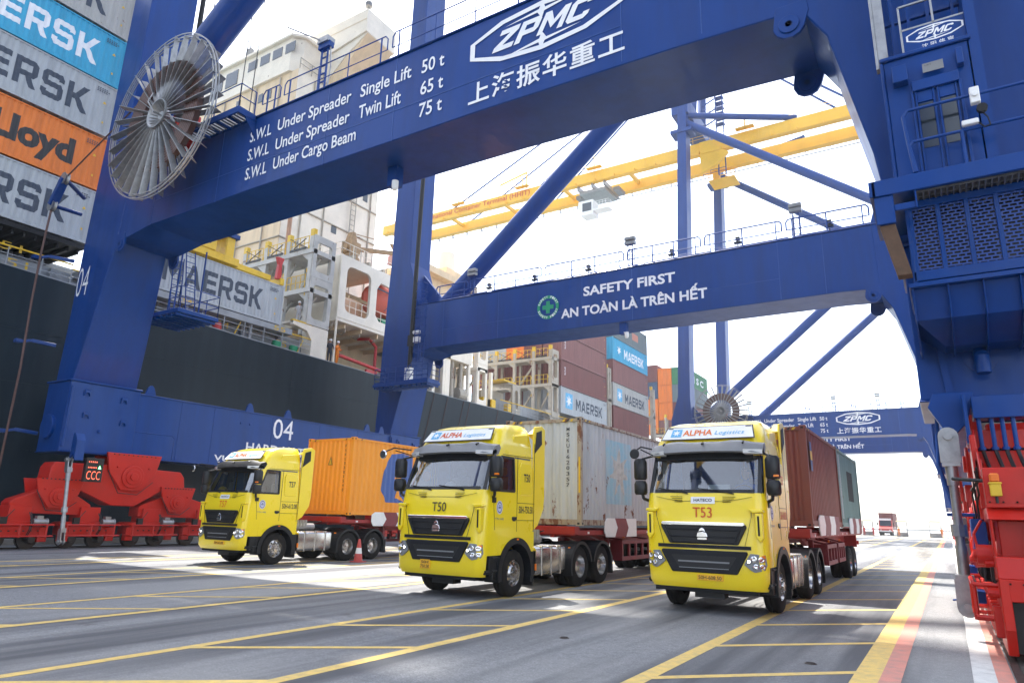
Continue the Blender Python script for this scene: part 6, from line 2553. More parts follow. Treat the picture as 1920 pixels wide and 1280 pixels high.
def lashing_frame(ymid, zb, zt, cols, mat, d=1.3, side_oval=True, deck=(0.5,)):
    root_ = MB()
    b = MB()
    for i, x in enumerate(cols):
        b.box(x-.18, x+.18, ymid-d/2, ymid-d/2+.3, zb, zt-(.25 if i % 2 else 0))
        b.box(x-.15, x+.15, ymid+d/2-.3, ymid+d/2, zb, zt-.6)
    n = len(deck)
    for f_ in deck:
        z = zb+(zt-zb)*f_
        b.box(cols[-1]-.2, cols[0]+.3, ymid-d/2-.1, ymid+d/2, z-.35, z)
        for x in cols[:-1]:
            b.prism([(x-.18, z-.35), (x-.9, z-.35), (x-.18, z-.9)], 'y', ymid-d/2, ymid-d/2+.08)
    for i in range(len(cols)-1):
        xa, xb_ = cols[i], cols[i+1]
        if i % 2 == 1 or len(cols) < 5:
            b.beam((xb_+.2, ymid, zb+(zt-zb)*deck[0]), (xa-.2, ymid, zb+(zt-zb)*deck[-1]-.4), .16, .22)
        b.beam((xa-.2, ymid, zb+(zt-zb)*deck[0]-.4), (xb_+.2, ymid, zb+.4), .16, .2)
    f = b.build("lashing_bridge", mat, ship)
    if side_oval:
        b = MB()
        x = cols[0]
        zs = [zb, zb+(zt-zb)*.5, zt-.3]
        for za, zc in zip(zs[:-1], zs[1:]):
            plate_hole(b, x+.12, x+.3, ymid-d/2+.05, ymid+d/2-.02, za, zc-.02, ymid-d/2+.38, ymid+d/2-.36, za+.5, zc-.55, .26)
        b.build("side_plate", mat, f)
    b = MB()
    for f_ in deck:
        z = zb+(zt-zb)*f_
        for i in range(len(cols)-1):
            b.rail([(cols[i]-.3, ymid-d/2, z), (cols[i+1]+.3, ymid-d/2, z)], r=.03, post=.55, kick=False)
    b.build("yellow_railing", YELLOW, f)
    b = MB()
    for i, x in enumerate(cols):
        b.box(x-.19, x+.19, ymid-d/2-.01, ymid-d/2+.31, zt-.4, zt+.15)
        for q in (.3, .55, .8):
            b.box(x-.24, x-.17, ymid-d/2-.03, ymid-d/2+.02, zb+(zt-zb)*q, zb+(zt-zb)*q+.3)
    b.build("cell_guide_cap", YELLOW, f)
    b = MB()
    for i in range(len(cols)-1):
        z = zb+(zt-zb)*deck[-1]
        b.beam((cols[i]-.3, ymid-d/2-.1, z+.1), (cols[i+1]+.4, ymid-d/2-.2, z+1.1), .05, .05)
        b.beam((cols[i]-.5, ymid-d/2-.1, z+.9), (cols[i+1]+.9, ymid-d/2-.2, z+.2), .05, .05)
        b.box(cols[i+1]+.4, cols[i]-.4, ymid-d/2-.15, ymid-d/2-.1, z+.02, z+.2)
    b.build("lashing_rod", BLACK, f)
    return f


# lashing bridge beside the lifted container
lashing_frame(33.4, 15.0, 22.3, [-38.3, -40.9, -43.5, -46.1], SHIP_FRAME, d=2.2, deck=(.38, .8))
b = MB()
b.box(-39.3, -38.1, 31.2, 32.9, 14.85, 15.0)
b.prism([(31.2, 14.95), (34.5, 14.95), (34.5, 12.3), (33.0, 12.3), (33.0, 13.9), (32.5, 14.5), (31.2, 14.7)], 'x', -38.35, -38.05)
b.box(-39.2, -38.1, 33.1, 34.3, 12.3, 15.0)
b.box(-39.6, -38.15, 34.3, 36.7, 12.3, 12.62)
b.build("lashing_pedestal", SHIP_WHITE, ship)
b = MB()
b.box(-38.33, -38.03, 31.15, 32.9, 14.96, 15.06)
b.build("yellow_edge", YELLOW, ship)
# accommodation side structure at the rail
b = MB()
x0, x1 = -38.45, -38.2
zb, zt = 16.35, 21.4
plate_hole(b, x0, x1, 35.35, 39.2, zb, zt, 36.05, 38.75, zb+.6, zt-.65, .55)
b.prism([(39.2, zb), (50, zb), (50, zb+.75), (39.95, zb+.75), (39.5, zb+1.2), (39.5, zt-1.6), (39.9, zt-.95), (41.4, zt-1.1), (41.4, zt), (39.2, zt)], 'x', x0, x1)
b.box(-45, -38.4, 35.35, 35.6, zb, zt)
b.box(-45, -38.2, 35.35, 50, zt-.05, zt+.05) if False else b.box(-45, -38.2, 35.35, 41.4, zt, zt+.08)
b.box(-45, -38.25, 35.35, 50, zb-.25, zb)
b.build("accommodation_side", SHIP_WHITE, ship)
b = MB()
b.box(-45, -44.7, 35.4, 50, zb, zt-.1)
b.box(-44.9, -39.2, 44, 44.2, zb, zt)
b.box(-44, -43.7, 35.2, 58, 12.3, 16.1)
for y in (36.5, 38.3, 40.2, 42.1, 44):
    b.box(-44, -38.5, y, y+.12, 15.75, 16.1)
for y in (37, 39, 41):
    b.beam((-44.6, y, 21.2), (-39, y+.2, 18.6), .1, .25)
b.build("inner_bulkhead", SHIP_CREAM, ship)
b = MB()
for y in (35.5, 41.2, 41.6):
    b.tube((-38.35, y, 12.3), (-38.35, y, 16.1), .09, 8)
for y in (45, 49, 53, 57):
    b.box(-38.6, -38.3, y, y+.35, 12.3, 16.1)
b.rail([(-38.3, 36.0, zb+.6), (-38.3, 38.7, zb+.6)], r=.03, post=.7, kick=False)
b.rail([(-38.3, 39.5, zb+.5), (-38.3, 44, zb+.5)], r=.03, post=.8, kick=False)
b.rail([(-44, 35.4, zt+.1), (-38.3, 35.4, zt+.1), (-38.3, 41.4, zt+.1)], r=.03, post=1.2, kick=False)
b.build("white_railing", SHIP_WHITE, ship)
b = MB()
b.tube((-38.5, 36.2, 13.5), (-38.5, 41.2, 13.15), .14, 10)
b.pipe([(-39.3, 41.0, 12.6), (-39.3, 41.0, 15.3), (-39.3, 40.2, 15.8), (-40.5, 40.0, 15.9)], .13, 10)
b.box(-38.6, -38.4, 39.2, 40.4, 12.6, 13.0)
b.build("fire_main", REDP, ship, smooth=40)
b = MB()
for y in (37.2, 38.6, 39.8):
    b.box(-43.69, -43.6, y, y+.6, 12.6, 14.3)
for y in (37, 38.2, 39.4):
    b.tube((-43, y, 15.4), (-43, y, 15.9), .15, 8)
b.build("door_and_lamp", SHIP_GREY, ship)
b = MB()
for y in (42.0, 42.9, 43.8):
    for dx in (0, .25):
        b.pipe([(-38.6-dx, y, 12.3), (-38.6-dx, y+.1, 13.6), (-38.6-dx, y+.35, 14.1), (-38.6-dx, y+.6, 13.6), (-38.6-dx, y+.65, 12.3)], .05, 6)
b.build("mooring_rack", SHIP_GREY, ship)
b = MB()
b.box(-38.4, -38.0, 43.3, 43.9, 12.4, 12.75)
b.build("yellow_bollard", YELLOW, ship)
# green net drum
b = MB()
b.lathe([(.02, -.9), (.45, -.9), (.5, 0), (.45, .9), (.02, .9)], (-39.0, 41.6, 17.3), 'y', 14)
b.build("liferaft_drum", GREEN, ship, smooth=40)
# bridge tower
b = MB()
b.box(-64, -45.0, 34.5, 45.6, 12.3, 40.2)
b.build("bridge_tower", SHIP_WHITE, ship)
b = MB()
b.box(-64, -45.02, 34.46, 34.5, 12.3, 40.2)
tf = b.build("tower_front", SHIP_CREAM, ship)
b = MB()
b.prism([(-62, 35.5), (-58.5, 34.2), (-46.0, 34.2), (-45.2, 35.0), (-45.2, 41), (-62, 41)], 'z', 40.2, 43.6)
b.prism([(-62.3, 35.2), (-58.6, 33.9), (-45.8, 33.9), (-44.9, 34.8), (-44.9, 41), (-62.3, 41)], 'z', 43.6, 43.85)
wh = b.build("wheelhouse", SHIP_WHITE, ship)
b = MB()
for i in range(4):
    b.box(-52.0+i*1.75, -50.7+i*1.75, 34.16, 34.2, 42.1, 43.1)
for i in range(2):
    b.box(-57.6+i*2.3, -55.8+i*2.3, 34.14, 34.2, 41.4, 43.0)
for (x, z) in ((-53.5, 38.7), (-50.2, 38.3), (-49.0, 38.3), (-53.5, 35.7), (-47.5, 35.5), (-57.5, 36.5), (-52, 33)):
    b.box(x, x+.6, 34.42, 34.47, z, z+.9)
for (y, z) in ((40, 26.5), (43.6, 31.2), (37, 30)):
    b.box(-45.0, -44.96, y, y+.6, z, z+.8)
b.build("window", DARKGLASS, wh)
b = MB()
b.prism([(-40, 46.55), (-48.3, 46.5), (-48.3, 43.85), (-45.2, 43.4), (-40, 44.2)], 'y', 37.4, 41.25)
b.prism([(-40, 44.2), (-45.5, 43.6), (-47.5, 39.5), (-45.0, 40.6), (-42.8, 42.5)], 'y', 37.6, 41.1)
b.build("bridge_wing", SHIP_WHITE, ship)
b = MB()
b.prism([(-40.05, 44.18), (-42.8, 42.45), (-45.0, 40.5), (-45.0, 34), (-44.9, 34), (-44.6, 38.5), (-42.5, 41.6)], 'y', 37.65, 41.05)
b.beam((-40, 37.38, 45.5), (-48.3, 37.38, 45.4), .02, .05)
b.build("wing_bracket", SHIP_CREAM, ship)
b = MB()
b.tube((-40.6, 38, 46.5), (-40.6, 38, 47.5), .08, 8)
b.lathe([(.02, 0), (.35, .1), (.35, .5), (.02, .9)], (-40.6, 38, 47.3), 'z', 12)
for x, r_ in ((-50.3, .45), (-52.8, .25), (-58.5, .5), (-55.5, .2)):
    b.tube((x, 35.5, 43.8), (x, 35.5, 45.0), .06, 6)
    b.lathe([(.02, -.1), (r_*.7, -.05), (r_, .12), (r_*.9, .14), (.02, -.0)], (x, 35.4, 45.2), 'y', 14)
b.box(-54.3, -53.6, 35.2, 35.6, 44.6, 46.2)
b.tube((-54, 35.4, 43.8), (-54, 35.4, 48.5), .05, 6)
b.tube((-47, 35.8, 43.8), (-47, 35.8, 46.5), .03, 5)
b.build("antenna", MIDGREY, ship, smooth=40)
b = MB()
b.tube((-43.6, 34.3, 22), (-43.6, 34.3, 31), .18, 8)
b.build("drain_stack", paint("rusty_pipe", (.45, .25, .15), rough=.7, dirt=.3, rust=.5), ship)
b = MB()
b.tube((-46, 58.5, 12), (-46, 58.5, 31), .95, 18)
b.build("exhaust_stack", SHIP_WHITE, ship, smooth=40)
b = MB()
b.box(-50, -42.5, 50, 58, 12.3, 25.5)
b.box(-51, -41.5, 49, 58.5, 25.5, 26.2)
b.box(-48.5, -44, 56, 60, 26.2, 28.3)
b.build("engine_casing", SHIP_CREAM, ship)
# overhanging side deck and machinery between tower and far lashing bridge
b = MB()
b.box(-44, -38.25, 44.5, 53.5, 16.1, 16.4)
b.prism([(44.5, 16.4), (53.5, 16.4), (53.5, 18.2), (44.5, 18.2)], 'x', -38.45, -38.25)
b.box(-43, -38.4, 49.5, 50.2, 12.4, 16.2)
b.box(-43, -38.4, 47.6, 48.0, 12.4, 16.2)
b.build("side_deck", SHIP_WHITE, ship)
b = MB()
for y in (51, 52.4):
    b.tube((-38.8, y, 12.4), (-38.8, y, 16.1), .2, 10)
b.lathe([(.02, -.7), (.6, -.7), (.65, 0), (.6, .7), (.02, .7)], (-38.9, 52.6, 13.1), 'y', 14)
for i in range(6):
    b.pipe([(-39.2, 50.3+i*.5, 12.6), (-39.2, 50.5+i*.5, 14.2), (-39.4, 50.8+i*.5, 15.8)], .08, 6)
b.build("deck_machinery", SHIP_BEIGE, ship)
lashing_frame(55.0, 12.4, 20.6, [-38.3, -41.0, -43.7], SHIP_WHITE, d=1.8, deck=(.45, .85))
b = MB()
b.prism([(58.3, 12.4), (62.3, 12.4), (62.3, 14.9), (58.6, 14.9), (58.0, 14.6)], 'x', -40.5, -40.2)
plate_hole(b, -38.4, -38.15, 61.0, 62.6, 12.4, 15.6, 61.45, 62.15, 12.9, 15.0, .3)
b.box(-41, -38.2, 60.2, 62.6, 15.5, 15.65)
b.build("fairlead_frame", SHIP_BEIGE, ship)
b = MB()
b.box(-41, -38.15, 59.2, 61.6, 15.65, 15.8)
for y in (55.4, 57.0, 60.0):
    b.box(-38.6, -38.1, y, y+.7, 12.5, 13.3)
b.build("yellow_fitting", YELLOW, ship)
lashing_frame(70.3, 13.2, 21.7, [-38.3, -40.6, -43.3, -46.0, -48.7], SHIP_BEIGE, d=1.7, deck=(.47, .85))
b = MB()
b.prism([(68.2, 13.9), (71.6, 13.9), (71.6, 13.3), (70.6, 12.3), (69.4, 12.3), (69.3, 13.2), (68.2, 13.6)], 'x', -39, -38.1)
b.build("lashing_pedestal", SHIP_BEIGE, ship)
for ym_, zt_ in ((86.2, 22.6), (103.5, 22.4), (117.8, 20.0)):
    lashing_frame(ym_, 13.2, zt_, [-38.3, -40.9] if ym_ < 110 else [-38.3, -41.0, -43.7], SHIP_BEIGE, d=1.1, deck=(.5,))

b = MB()
for z in (20.8, 24.0, 27.2, 30.4, 33.6, 36.8):
    b.box(-45.0, -44.85, 34.4, 45.6, z, z+.08)
    b.box(-64, -44.9, 34.33, 34.46, z, z+.08)
b.ladder((-44.7, 42.2, 21.0), (-44.7, 42.2, 40.0), .6, (0, 1, 0), r=.05, step=.5)
for y in (36.4, 38.9, 44.6):
    b.tube((-44.9, y, 20), (-44.9, y, 40), .07, 6)
for x in (-47.2, -50.6, -55.2):
    b.tube((x, 34.35, 13), (x, 34.35, 40), .07, 6)
b.rail([(-45, 34.6, 40.3), (-44.95, 45.4, 40.3)], r=.04, post=1.4, kick=False)
b.build("tower_fittings", SHIP_BEIGE, ship)
b = MB()
for k in range(9):
    y = 36.2+k*.62
    b.tube((-38.3, y, 21.5), (-38.3, y, 22.5), .035, 5)
    b.box(-39.5-.1*(k % 3), -39.2, y, y+.22, 21.5, 21.8+.25*(k % 3))
for y in (35.6, 37.0, 38.6, 40.3):
    b.pipe([(-38.9, y, 16.05), (-38.9, y, 15.6), (-39.6, y+.3, 15.5), (-40.4, y+.3, 15.95)], .05, 6)
b.build("deck_clutter", SHIP_BEIGE, ship)
# deck crane
b = MB()
dc = Vector((-40.2, 38.2, 21.5))
b.lathe([(.02, 0), (.75, 0), (.7, .9), (.55, 1.0), (.55, 1.4), (.02, 1.4)], dc, 'z', 16)
b.box(dc.x-.5, dc.x+.5, dc.y-.7, dc.y+.5, dc.z+1.3, dc.z+2.3)
b.prism([(dc.y-.6, dc.z+2.2), (dc.y+.3, dc.z+2.2), (dc.y, dc.z+3.2), (dc.y-.3, dc.z+3.2)], 'x', dc.x-.3, dc.x+.3)
b.tube((dc.x, dc.y-.9, dc.z+1.6), (dc.x, dc.y-.4, dc.z+1.6), .35, 10)
b.beam(dc+Vector((0, .3, 1.9)), dc+Vector((1.2, 4.2, 2.6)), .25, .35)
b.beam(dc+Vector((1.2, 4.2, 2.6)), dc+Vector((1.1, 3.5, 3.3)), .2, .2)
b.tube(dc+Vector((0, 0, 3.2)), dc+Vector((1.1, 3.5, 3.3)), .04, 5)
b.build("provision_crane", paint("crane_beige", (.40, .25, .12), rough=.6, dirt=.4, scale=3, rust=.4), ship)

# lifeboat
lb = thing("lifeboat", "enclosed orange red lifeboat hanging at the ship's side behind the white frame", "lifeboat", (-39.6, 43, 18.0), world=True)
b = MB()
rg = []
for y, k, zo in ((39.3, .1, 1.6), (39.8, .5, 1.2), (40.8, .85, .7), (42.5, 1, .4), (45, 1, .35), (46.5, .8, .7), (47.2, .2, 1.4)):
    zc = 19.6
    rg.append([(-39.6+1.35*k*a, y, zc+(c-.15)*2.0*(k if c > 0 else max(k, .3)**.5)) for a, c in ((0, -.75), (.6, -.65), (.95, -.2), (1, .05), (.85, .5), (.45, .85), (0, .95), (-.45, .85), (-.85, .5), (-1, .05), (-.95, -.2), (-.6, -.65))])
b.loft(rg)
b.build("boat_hull", paint("lifeboat_red", (.62, .10, .05), rough=.45, dirt=.15, scale=1.2), lb, smooth=35)
b = MB()
b.beam((-38.22, 39.6, 19.9), (-38.22, 47, 19.6), .05, .12)
b.pipe([(-38.3, 41.0, 21.5), (-38.3, 41.8, 19.5), (-38.3, 40.6, 18.2)], .03, 5)
b.pipe([(-38.3, 41.0, 21.5), (-38.3, 42.6, 18.0)], .03, 5)
b.build("fender_strip", TEXT_NAVY, lb)
b = MB()
b.tube((-39.0, 42.0, 17.5), (-39.0, 42.3, 17.9), .2, 10)
b.beam((-40.5, 40.0, 17.6), (-38.5, 44.0, 17.4), .2, .25)
b.build("cradle", SHIP_BEIGE, lb)

# containers on board --------------------------------------------------------
G = "containers stacked on the ship"
sgrey = cmat("ship_grey", (.40, .43, .45), rust=.12)
sgrey2 = cmat("ship_grey_worn", (.42, .42, .40), rust=.3)
sblue = cmat("ship_blue", (.03, .36, .58), rust=.05)
sorange = cmat("ship_orange", (.75, .19, .02), rust=.1)
sbrown = cmat("ship_brown", (.17, .05, .045), rust=.06)
sbrown2 = cmat("ship_brown_pink", (.22, .085, .08), rust=.06)
sgreen = cmat("ship_green", (.03, .20, .08), rust=.08)
snavy = cmat("ship_navy", (.03, .07, .14), rust=.08)
sdark = cmat("ship_dark_grey", (.13, .17, .18), rust=.1)
LN, HN = 12.19, 3.13
Y0 = 4.9
spec = [(15.5, sgrey, "MAERSK", "pale grey container lowest in the near stack, above the black pontoon"),
        (18.68, sorange, "Hapag-Lloyd", "orange container with black lettering in the near stack on the ship"),
        (21.95, sgrey, "MAERSK", "grey container between the orange and the bright blue one in the near stack"),
        (25.1, sblue, "MAERSK", "bright blue container with white lettering high in the near stack"),
        (28.35, sgrey2, "MAERSK", "rust streaked grey container at the top of the near stack")]
for z, mt, tx, lab in spec:
    c = container(lab, HX, Y0, z, mt, L=LN, W=2.44, H=HN, group=G)
    if tx == "MAERSK":
        side_block(c, tx, 2.95, .75, 7.8, 1.55, SIGNWHITE if mt is sblue else TEXT_NAVY)
    else:
        side_text(c, tx, 1.55, .45, 9.0, 1.9, TEXT_BLACK, bold=.05)
c = container("pale grey container under the yellow spreader beside the lashing bridge", HX, 17.9, 14.28, sgrey, L=LN, W=2.44, H=2.85, group=G)
side_block(c, "MAERSK", 3.4, .66, 7.1, 1.45, TEXT_NAVY)
# spreader
sp = thing("container_spreader", "yellow lifting spreader locked onto the grey container by the tower", "spreader", (-39.2, 24, 17.15), world=True)
b = MB()
for x in (-38.55, -39.9):
    b.box(x-.12, x+.12, 19.0, 29.2, 17.35, 17.75)
b.box(-40.4, -38.1, 18.0, 18.35, 17.2, 17.7)
b.box(-40.4, -38.1, 29.75, 30.1, 17.2, 17.7)
b.box(-40.2, -38.2, 21.6, 26.4, 17.4, 17.9)
b.build("frame", YELLOW, sp, bevel=.03)
b = MB()
b.box(-38.4, -38.15, 22.6, 24.6, 17.9, 18.9)
b.box(-40, -38.3, 21.8, 22.4, 17.9, 19.1)
b.box(-40, -38.3, 25.4, 26.0, 17.9, 19.4)
b.ladder((-38.1, 25.0, 17.6), (-38.1, 25.0, 19.0), .4, (0, 1, 0))
b.build("machinery_box", YELLOW, sp, bevel=.03)
lettering("stinis", (-38.145, 22.9, 18.25), E2, E3, 1.3, .34, TEXT_NAVY, sp, bold=.03)
b = MB()
b.box(-40.3, -38.1, 21.5, 26.2, 19.2, 19.5)
for y in (22.0, 25.7):
    b.tube((-39.6, y, 19.9), (-38.5, y, 19.9), .45, 14)
b.build("head_block", CRANE_BLUE, sp, bevel=.02)
b = MB()
b.prism([(29.5, 17.6), (29.9, 17.6), (29.85, 18.7), (30.0, 19.2), (29.4, 19.2), (29.6, 18.7)], 'x', -38.5, -38.2)
b.build("flipper_arm", REDP, sp, bevel=.02)
b = MB()
for x in (-39.7, -38.4):
    for y in (22.0, 25.7):
        b.tube((x, y, 19.9), (x, y+.3, 62.0), .035, 5)
b.build("hoist_rope", BLACK, sp)

# bay behind the far lashing bridge
HB, LB = 3.3, 13.4
for z, mt, tx, lab in ((14.0, sgrey, "MAERSK", "light grey container with star logo, lowest in the brown stack"),
                       (17.3, sbrown, None, "brown container directly above the light grey one with the star logo"),
                       (20.6, sbrown2, None, "reddish brown container third from the bottom, two above the star logo one"),
                       (23.9, sbrown2, None, "reddish brown container topmost in the brown stack beside the beige bridge")):
    c = container(lab, HX, 71.8, z, mt, L=LB, W=2.6, H=HB-.04, group=G)
    if tx:
        star_logo(c, 1.2, .75, 1.9)
        side_block(c, tx, 4.0, .85, 7.9, 1.4, TEXT_NAVY)
    else:
        side_text(c, "TEX", .9, HB*.45, .3, 1.0, SIGNWHITE, bold=.02)
for z, mt, tx, lab in ((14.0, sbrown, None, "brown container at the foot of the stack with the sky blue container"),
                       (17.3, sgrey2, "MAERSK", "worn grey container with star logo below the brown one in the taller far stack"),
                       (20.6, sbrown2, None, "plain brown container directly under the sky blue one"),
                       (23.9, sblue, "MAERSK", "sky blue container with white star and lettering near the top of the far stack"),
                       (27.2, sdark, None, "dark green grey container on top of the sky blue one")):
    c = container(lab, HX, 87.4, z, mt, L=13.6, W=2.6, H=HB-.04, group=G)
    if tx:
        star_logo(c, 1.5, .8, 1.8, sq=SKYBLUE if mt is sgrey2 else sblue)
        side_block(c, tx, 4.2, .8, 7.8, 1.4, SIGNWHITE if mt is sblue else TEXT_NAVY)
    elif mt is sdark:
        side_shape(c, [rect(0, 0, 2.4, 1.1)], 7.5, 1.2, 2.4, PINKRED, name="faded_logo")
cols = [-40.75, -43.4, -46.05, -48.7]
nm = ["first", "second", "third", "fourth"]
tiers = {20.6: [sbrown, sorange, sgrey, sgrey2], 17.3: [sbrown, sbrown, sbrown, sbrown], 14.0: [sgrey, sbrown2, sgrey, sdark]}
cn_ = {id(sbrown): "brown", id(sbrown2): "reddish brown", id(sorange): "orange", id(sgrey): "pale grey", id(sgrey2): "worn grey", id(sdark): "dark grey"}
tn = {20.6: "upper", 17.3: "middle", 14.0: "lower"}
for z, row in tiers.items():
    for i, (x, mt) in enumerate(zip(cols, row)):
        container("%s container end behind the beige lashing bridge, %s tier, %s column inward" % (cn_[id(mt)], tn[z], ["second", "third", "fourth", "fifth"][i]), x, 71.8, z, mt, L=LB, W=2.6, H=HB-.04, group=G, marks=False)
# second column of the taller stack (its end shows beside the outer one)
for z, mt, lab in ((27.2, snavy, "dark"), (23.9, sblue, "sky blue"), (20.6, sbrown, "brown")):
    container("%s container end glimpsed left of the taller far stack" % lab, -40.75, 87.4, z, mt, L=13.6, W=2.6, H=HB-.04, group=G, marks=False)
# farthest bay
for x, xn, col in ((-37.95, "nearest the quay, farthest bay", [(26.1, sgreen, "green"), (22.85, sdark, "blue grey"), (19.6, sbrown, "brown"), (16.35, snavy, "navy")]),
                   (-40.65, "second from the quay, farthest bay", [(26.1, sorange, "orange"), (22.85, sorange, "orange"), (19.6, sorange, "orange"), (16.35, sbrown2, "reddish brown")]),
                   (-43.4, "third from the quay, farthest bay", [(26.9, sbrown, "maroon"), (23.65, snavy, "navy"), (20.4, sorange, "orange"), (17.15, sorange, "orange")])):
    for k, (z, mt, cnm) in enumerate(col):
        c = container("%s container, %s from the top in the column %s" % (cnm, ["first", "second", "third", "fourth"][k], xn), x, 120.2, z, mt, L=13.6, W=2.62, H=3.2, group=G, marks=False)
        if cnm == "green":
            side_text(c, "MSC", 3.4, .9, 7.6, 1.3, SIGNWHITE, bold=.03, spacing=1.6)

# ------------------------------------------------------------------ people
def person(label, loc, rz, top_mat, leg_mat, helmet=None, arm=(.25, -.25), group="people", h=1.72, vest=None):
    """standing figure; arm: how far each hand is raised forward"""
    p = thing("person", label, "person", loc, rz, group)
    s = h/1.75
    def S(d):
        return {k: ((v[0][0]*s, v[0][1]*s, v[0][2]*s), v[1]*s) for k, v in d.items()}
    V = {'pel': ((0, .0, .95), .13), 'bel': ((0, -.01, 1.1), .125), 'che': ((0, .0, 1.3), .145), 'nk': ((0, .0, 1.47), .06), 'nt': ((0, -.01, 1.53), .05)}
    E = [('pel', 'bel'), ('bel', 'che'), ('che', 'nk'), ('nk', 'nt')]
    for q, n_, ra in ((-1, 'l', arm[0]), (1, 'r', arm[1])):
        V['s'+n_] = ((q*.18, 0, 1.40), .065)
        V['e'+n_] = ((q*.25, -.04-.1*abs(ra), 1.13), .048)
        V['w'+n_] = ((q*.2, -.1-.35*abs(ra)*1.6, .95+abs(ra)*.8), .034)
        E += [('che', 's'+n_), ('s'+n_, 'e'+n_), ('e'+n_, 'w'+n_)]
        V['t'+n_] = ((q*.09, -.01, .86), .095)
        V['k'+n_] = ((q*.10, -.02+.02*q, .48), .062)
        V['f'+n_] = ((q*.10, .02+.04*q, .09), .05)
        E += [('pel', 't'+n_), ('t'+n_, 'k'+n_), ('k'+n_, 'f'+n_)]
    skin_body("body", S(V), E, top_mat, p)
    b = MB()
    for q, n_ in ((-1, 'l'), (1, 'r')):
        f = V['f'+n_][0]
        b.loft([[(f[0]*s+a, (f[1]-.17)*s, z) for a, z in ((-.04, 0), (.04, 0), (.03, .05), (-.03, .05))], [(f[0]*s+a, (f[1])*s, z) for a, z in ((-.045, 0), (.045, 0), (.04, .1), (-.04, .1))], [(f[0]*s+a, (f[1]+.08)*s, z) for a, z in ((-.04, 0), (.04, 0), (.035, .1), (-.035, .1))]])
    b.build("shoes", BLACK, p)
    b = MB()
    rg = []
    for z, r_ in ((1.50, .05), (1.55, .075), (1.60, .088), (1.66, .092), (1.71, .085), (1.75, .05)):
        rg.append([(r_*.82*s*math.cos(a), (-.015+r_*math.sin(a)-(.015 if math.sin(a) < -.6 and 1.56 < z < 1.63 else 0))*s, z*s) for a in [2*math.pi*i/12 for i in range(12)]])
    b.loft(rg)
    for q, n_ in ((-1, 'l'), (1, 'r')):
        w = Vector(V['w'+n_][0])*s
        b.lathe([(.02, -.03), (.035, 0), (.03, .05), (.01, .07)], w+Vector((0, -.04, 0)), 'y', 8)
        for k in range(4):
            b.tube(w+Vector((-.027+.018*k, -.03, 0)), w+Vector((-.027+.018*k, -.12+.008*abs(k-1.4), -.02)), .009, 5)
        b.tube(w+Vector((-q*.03, -.03, .01)), w+Vector((-q*.05, -.08, .01)), .01, 5)
    b.build("head_and_hands", SKIN, p, smooth=60)
    b = MB()
    if helmet:
        b.lathe([(.135*s, 1.655*s), (.115*s, 1.665*s), (.112*s, 1.74*s), (.08*s, 1.79*s), (.01, 1.805*s)], (0, -.02, 0), 'z', 16)
        b.build("safety_helmet", helmet, p, smooth=50)
    else:
        b.lathe([(.095*s, 1.66*s), (.1*s, 1.72*s), (.07*s, 1.77*s), (.01, 1.785*s)], (0, .005, 0), 'z', 12)
        b.build("hair", HAIR, p, smooth=50)
    return p


person("crew member in orange overalls and white helmet at the ship's rail", (-38.45, 35.95, 12.62), R(100), CLOTH_ORANGE, CLOTH_ORANGE, WHITE, (.5, .3), h=1.9)
person("crew member in dark overalls and white helmet beside the one in orange", (-38.5, 35.25, 12.62), R(60), CLOTH_DARK, CLOTH_DARK, WHITE, (.6, .2), h=1.9)
person("crew member in grey with white helmet on the lashing bridge walkway", (-38.9, 32.3, 15.0), R(30), CLOTH_GREY, CLOTH_DARK, WHITE, (.2, .5), h=1.75)

# ------------------------------------------------------------------ far end of the quay
def guard_stand(label, x, y, s):
    g = thing("guard_shelter", label, "shelter", (x, y, 0), group="guard shelters at the end of the quay")
    b = MB()
    for i in range(2):
        b.box(-.95, .95, -.55+i*.6, -.05+i*.6, 0, .75)
    b.build("concrete_block", paint("barrier_concrete", (.33, .32, .30), rough=.85, dirt=.3), g, bevel=.03)
    b = MB()
    for a in (-.85, .85):
        for c in (-.4, .45):
            b.tube((a, c, .75), (a, c, 2.7), .045, 6)
    b.build("post", MIDGREY, g)
    b = MB()
    b.loft([[(-1.0, -.6, 2.65), (1.0, -.6, 2.65), (1.0, .65, 2.65), (-1.0, .65, 2.65)], [(-.7, -.3, 2.95), (.7, -.3, 2.95), (.7, .35, 2.95), (-.7, .35, 2.95)]])
    b.build("canopy", paint("canopy_tan", (.45, .35, .22), rough=.8, dirt=.2), g)
    return g


guard_stand("small guard shelter on grey blocks left of the distant red tractor", -13.6, 154, 1)
guard_stand("small guard shelter on grey blocks right of the distant red tractor", -7.7, 152, 1)
guard_stand("lone guard shelter beside the yellow edge line far down the quay", -2.3, 150, 1)
person("distant worker in orange vest beside the lone guard shelter", (-1.3, 149.5, 0), R(20), CLOTH_ORANGE, CLOTH_DARK, None)
person("distant worker in orange vest at the shelter right of the red tractor", (-8.2, 151, 0), R(-30), CLOTH_ORANGE, CLOTH_DARK, YELLOW)
person("distant worker in red at the shelter left of the red tractor", (-14.2, 153, 0), R(10), REDP, CLOTH_DARK, REDP)
person("distant worker in red walking between the shelter and the red tractor", (-12.6, 152.6, 0), R(40), REDP, CLOTH_DARK, None)

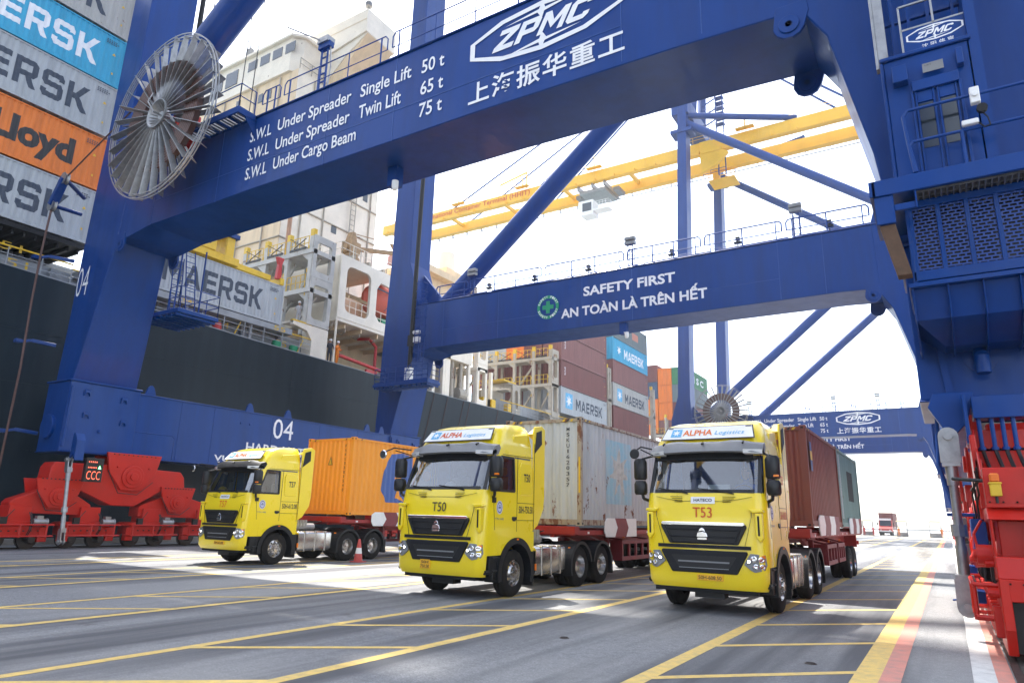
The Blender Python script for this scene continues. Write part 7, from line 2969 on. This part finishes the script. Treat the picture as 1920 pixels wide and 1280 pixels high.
tt = thing("terminal_tractor", "distant red terminal tractor facing the camera with a maroon container", "truck", (-10.9, 158, 0))
b = MB()
b.prism([(0, .7), (0, 1.35), (.5, 1.6), (1.6, 1.7), (1.75, 3.0), (3.2, 3.0), (3.2, .7)], 'x', -1.2, 1.2)
b.build("cab", paint("tractor_red", (.45, .03, .02), rough=.4, dirt=.15), tt, bevel=.08, seg=2)
b = MB()
b.prism([(1.61, 1.85), (1.6, 1.85), (1.72, 2.9), (1.74, 2.9)], 'x', -1.0, 1.0)
b.build("windscreen", DARKGLASS, tt)
b = MB()
b.box(-1.05, 1.05, 1.55, 1.72, 2.92, 3.3)
b.box(-1.1, 1.1, -.1, .05, .75, .95)
b.build("roof_box", WHITE, tt)
b = MB()
b.box(-1.2, 1.2, -.12, .1, .45, .75)
for s in (-1, 1):
    b.box(s*1.3, s*1.5, 1.4, 1.5, 2.0, 2.5)
b.build("bumper", BLACK, tt)
b = MB()
for s in (-1, 1):
    b.box(s*.9, s*.65, -.01, .02, 1.0, 1.15)
b.build("headlight", WHITE, tt)
for s in (-1, 1):
    for y in (1.0, 4.0):
        wheel_parts(tt, s*1.0, y, out=s, dual=y > 2, front=y < 2)
b = MB()
b.box(-.5, .5, 1, 5, .7, 1.1)
b.box(-1.1, 1.1, 4.5, 16.5, 1.2, 1.5)
b.build("chassis", TRAILER_MAROON, tt)
container("maroon container carried by the distant red terminal tractor", -9.6, 162.5, 1.55, sbrown, L=12.19, W=2.6, H=2.9)
tr = make_trailer("distant trailer under the grey container at the far left lane", -17.6, 152, 12.6, 1.6, (8.6, 9.9), [], [], [3.0])
c = container("distant pale grey container seen past the rear of the green one", -16.35, 152.2, 1.6, sgrey, L=12.19, W=2.44, H=2.9)
side_block(c, "MAERSK", 3.5, .9, 6, 1.2, TEXT_NAVY)
# ------------------------------------------------------------------ air
if True:
    b = MB()
    b.box(-300, 300, -160, 640, -8, 112)
    hz = b.build("haze", MAT["crane_blue"])
    hm = bpy.data.materials.new("haze_air")
    hm.use_nodes = True
    nt = hm.node_tree
    for n in list(nt.nodes):
        nt.nodes.remove(n)
    o = nt.nodes.new("ShaderNodeOutputMaterial")
    pv = nt.nodes.new("ShaderNodeVolumePrincipled")
    pv.inputs['Color'].default_value = (.92, .94, .97, 1)
    pv.inputs['Density'].default_value = 0.0005
    nt.links.new(pv.outputs[0], o.inputs['Volume'])
    hz.data.materials.clear()
    hz.data.materials.append(hm)
    hz['kind'] = 'stuff'
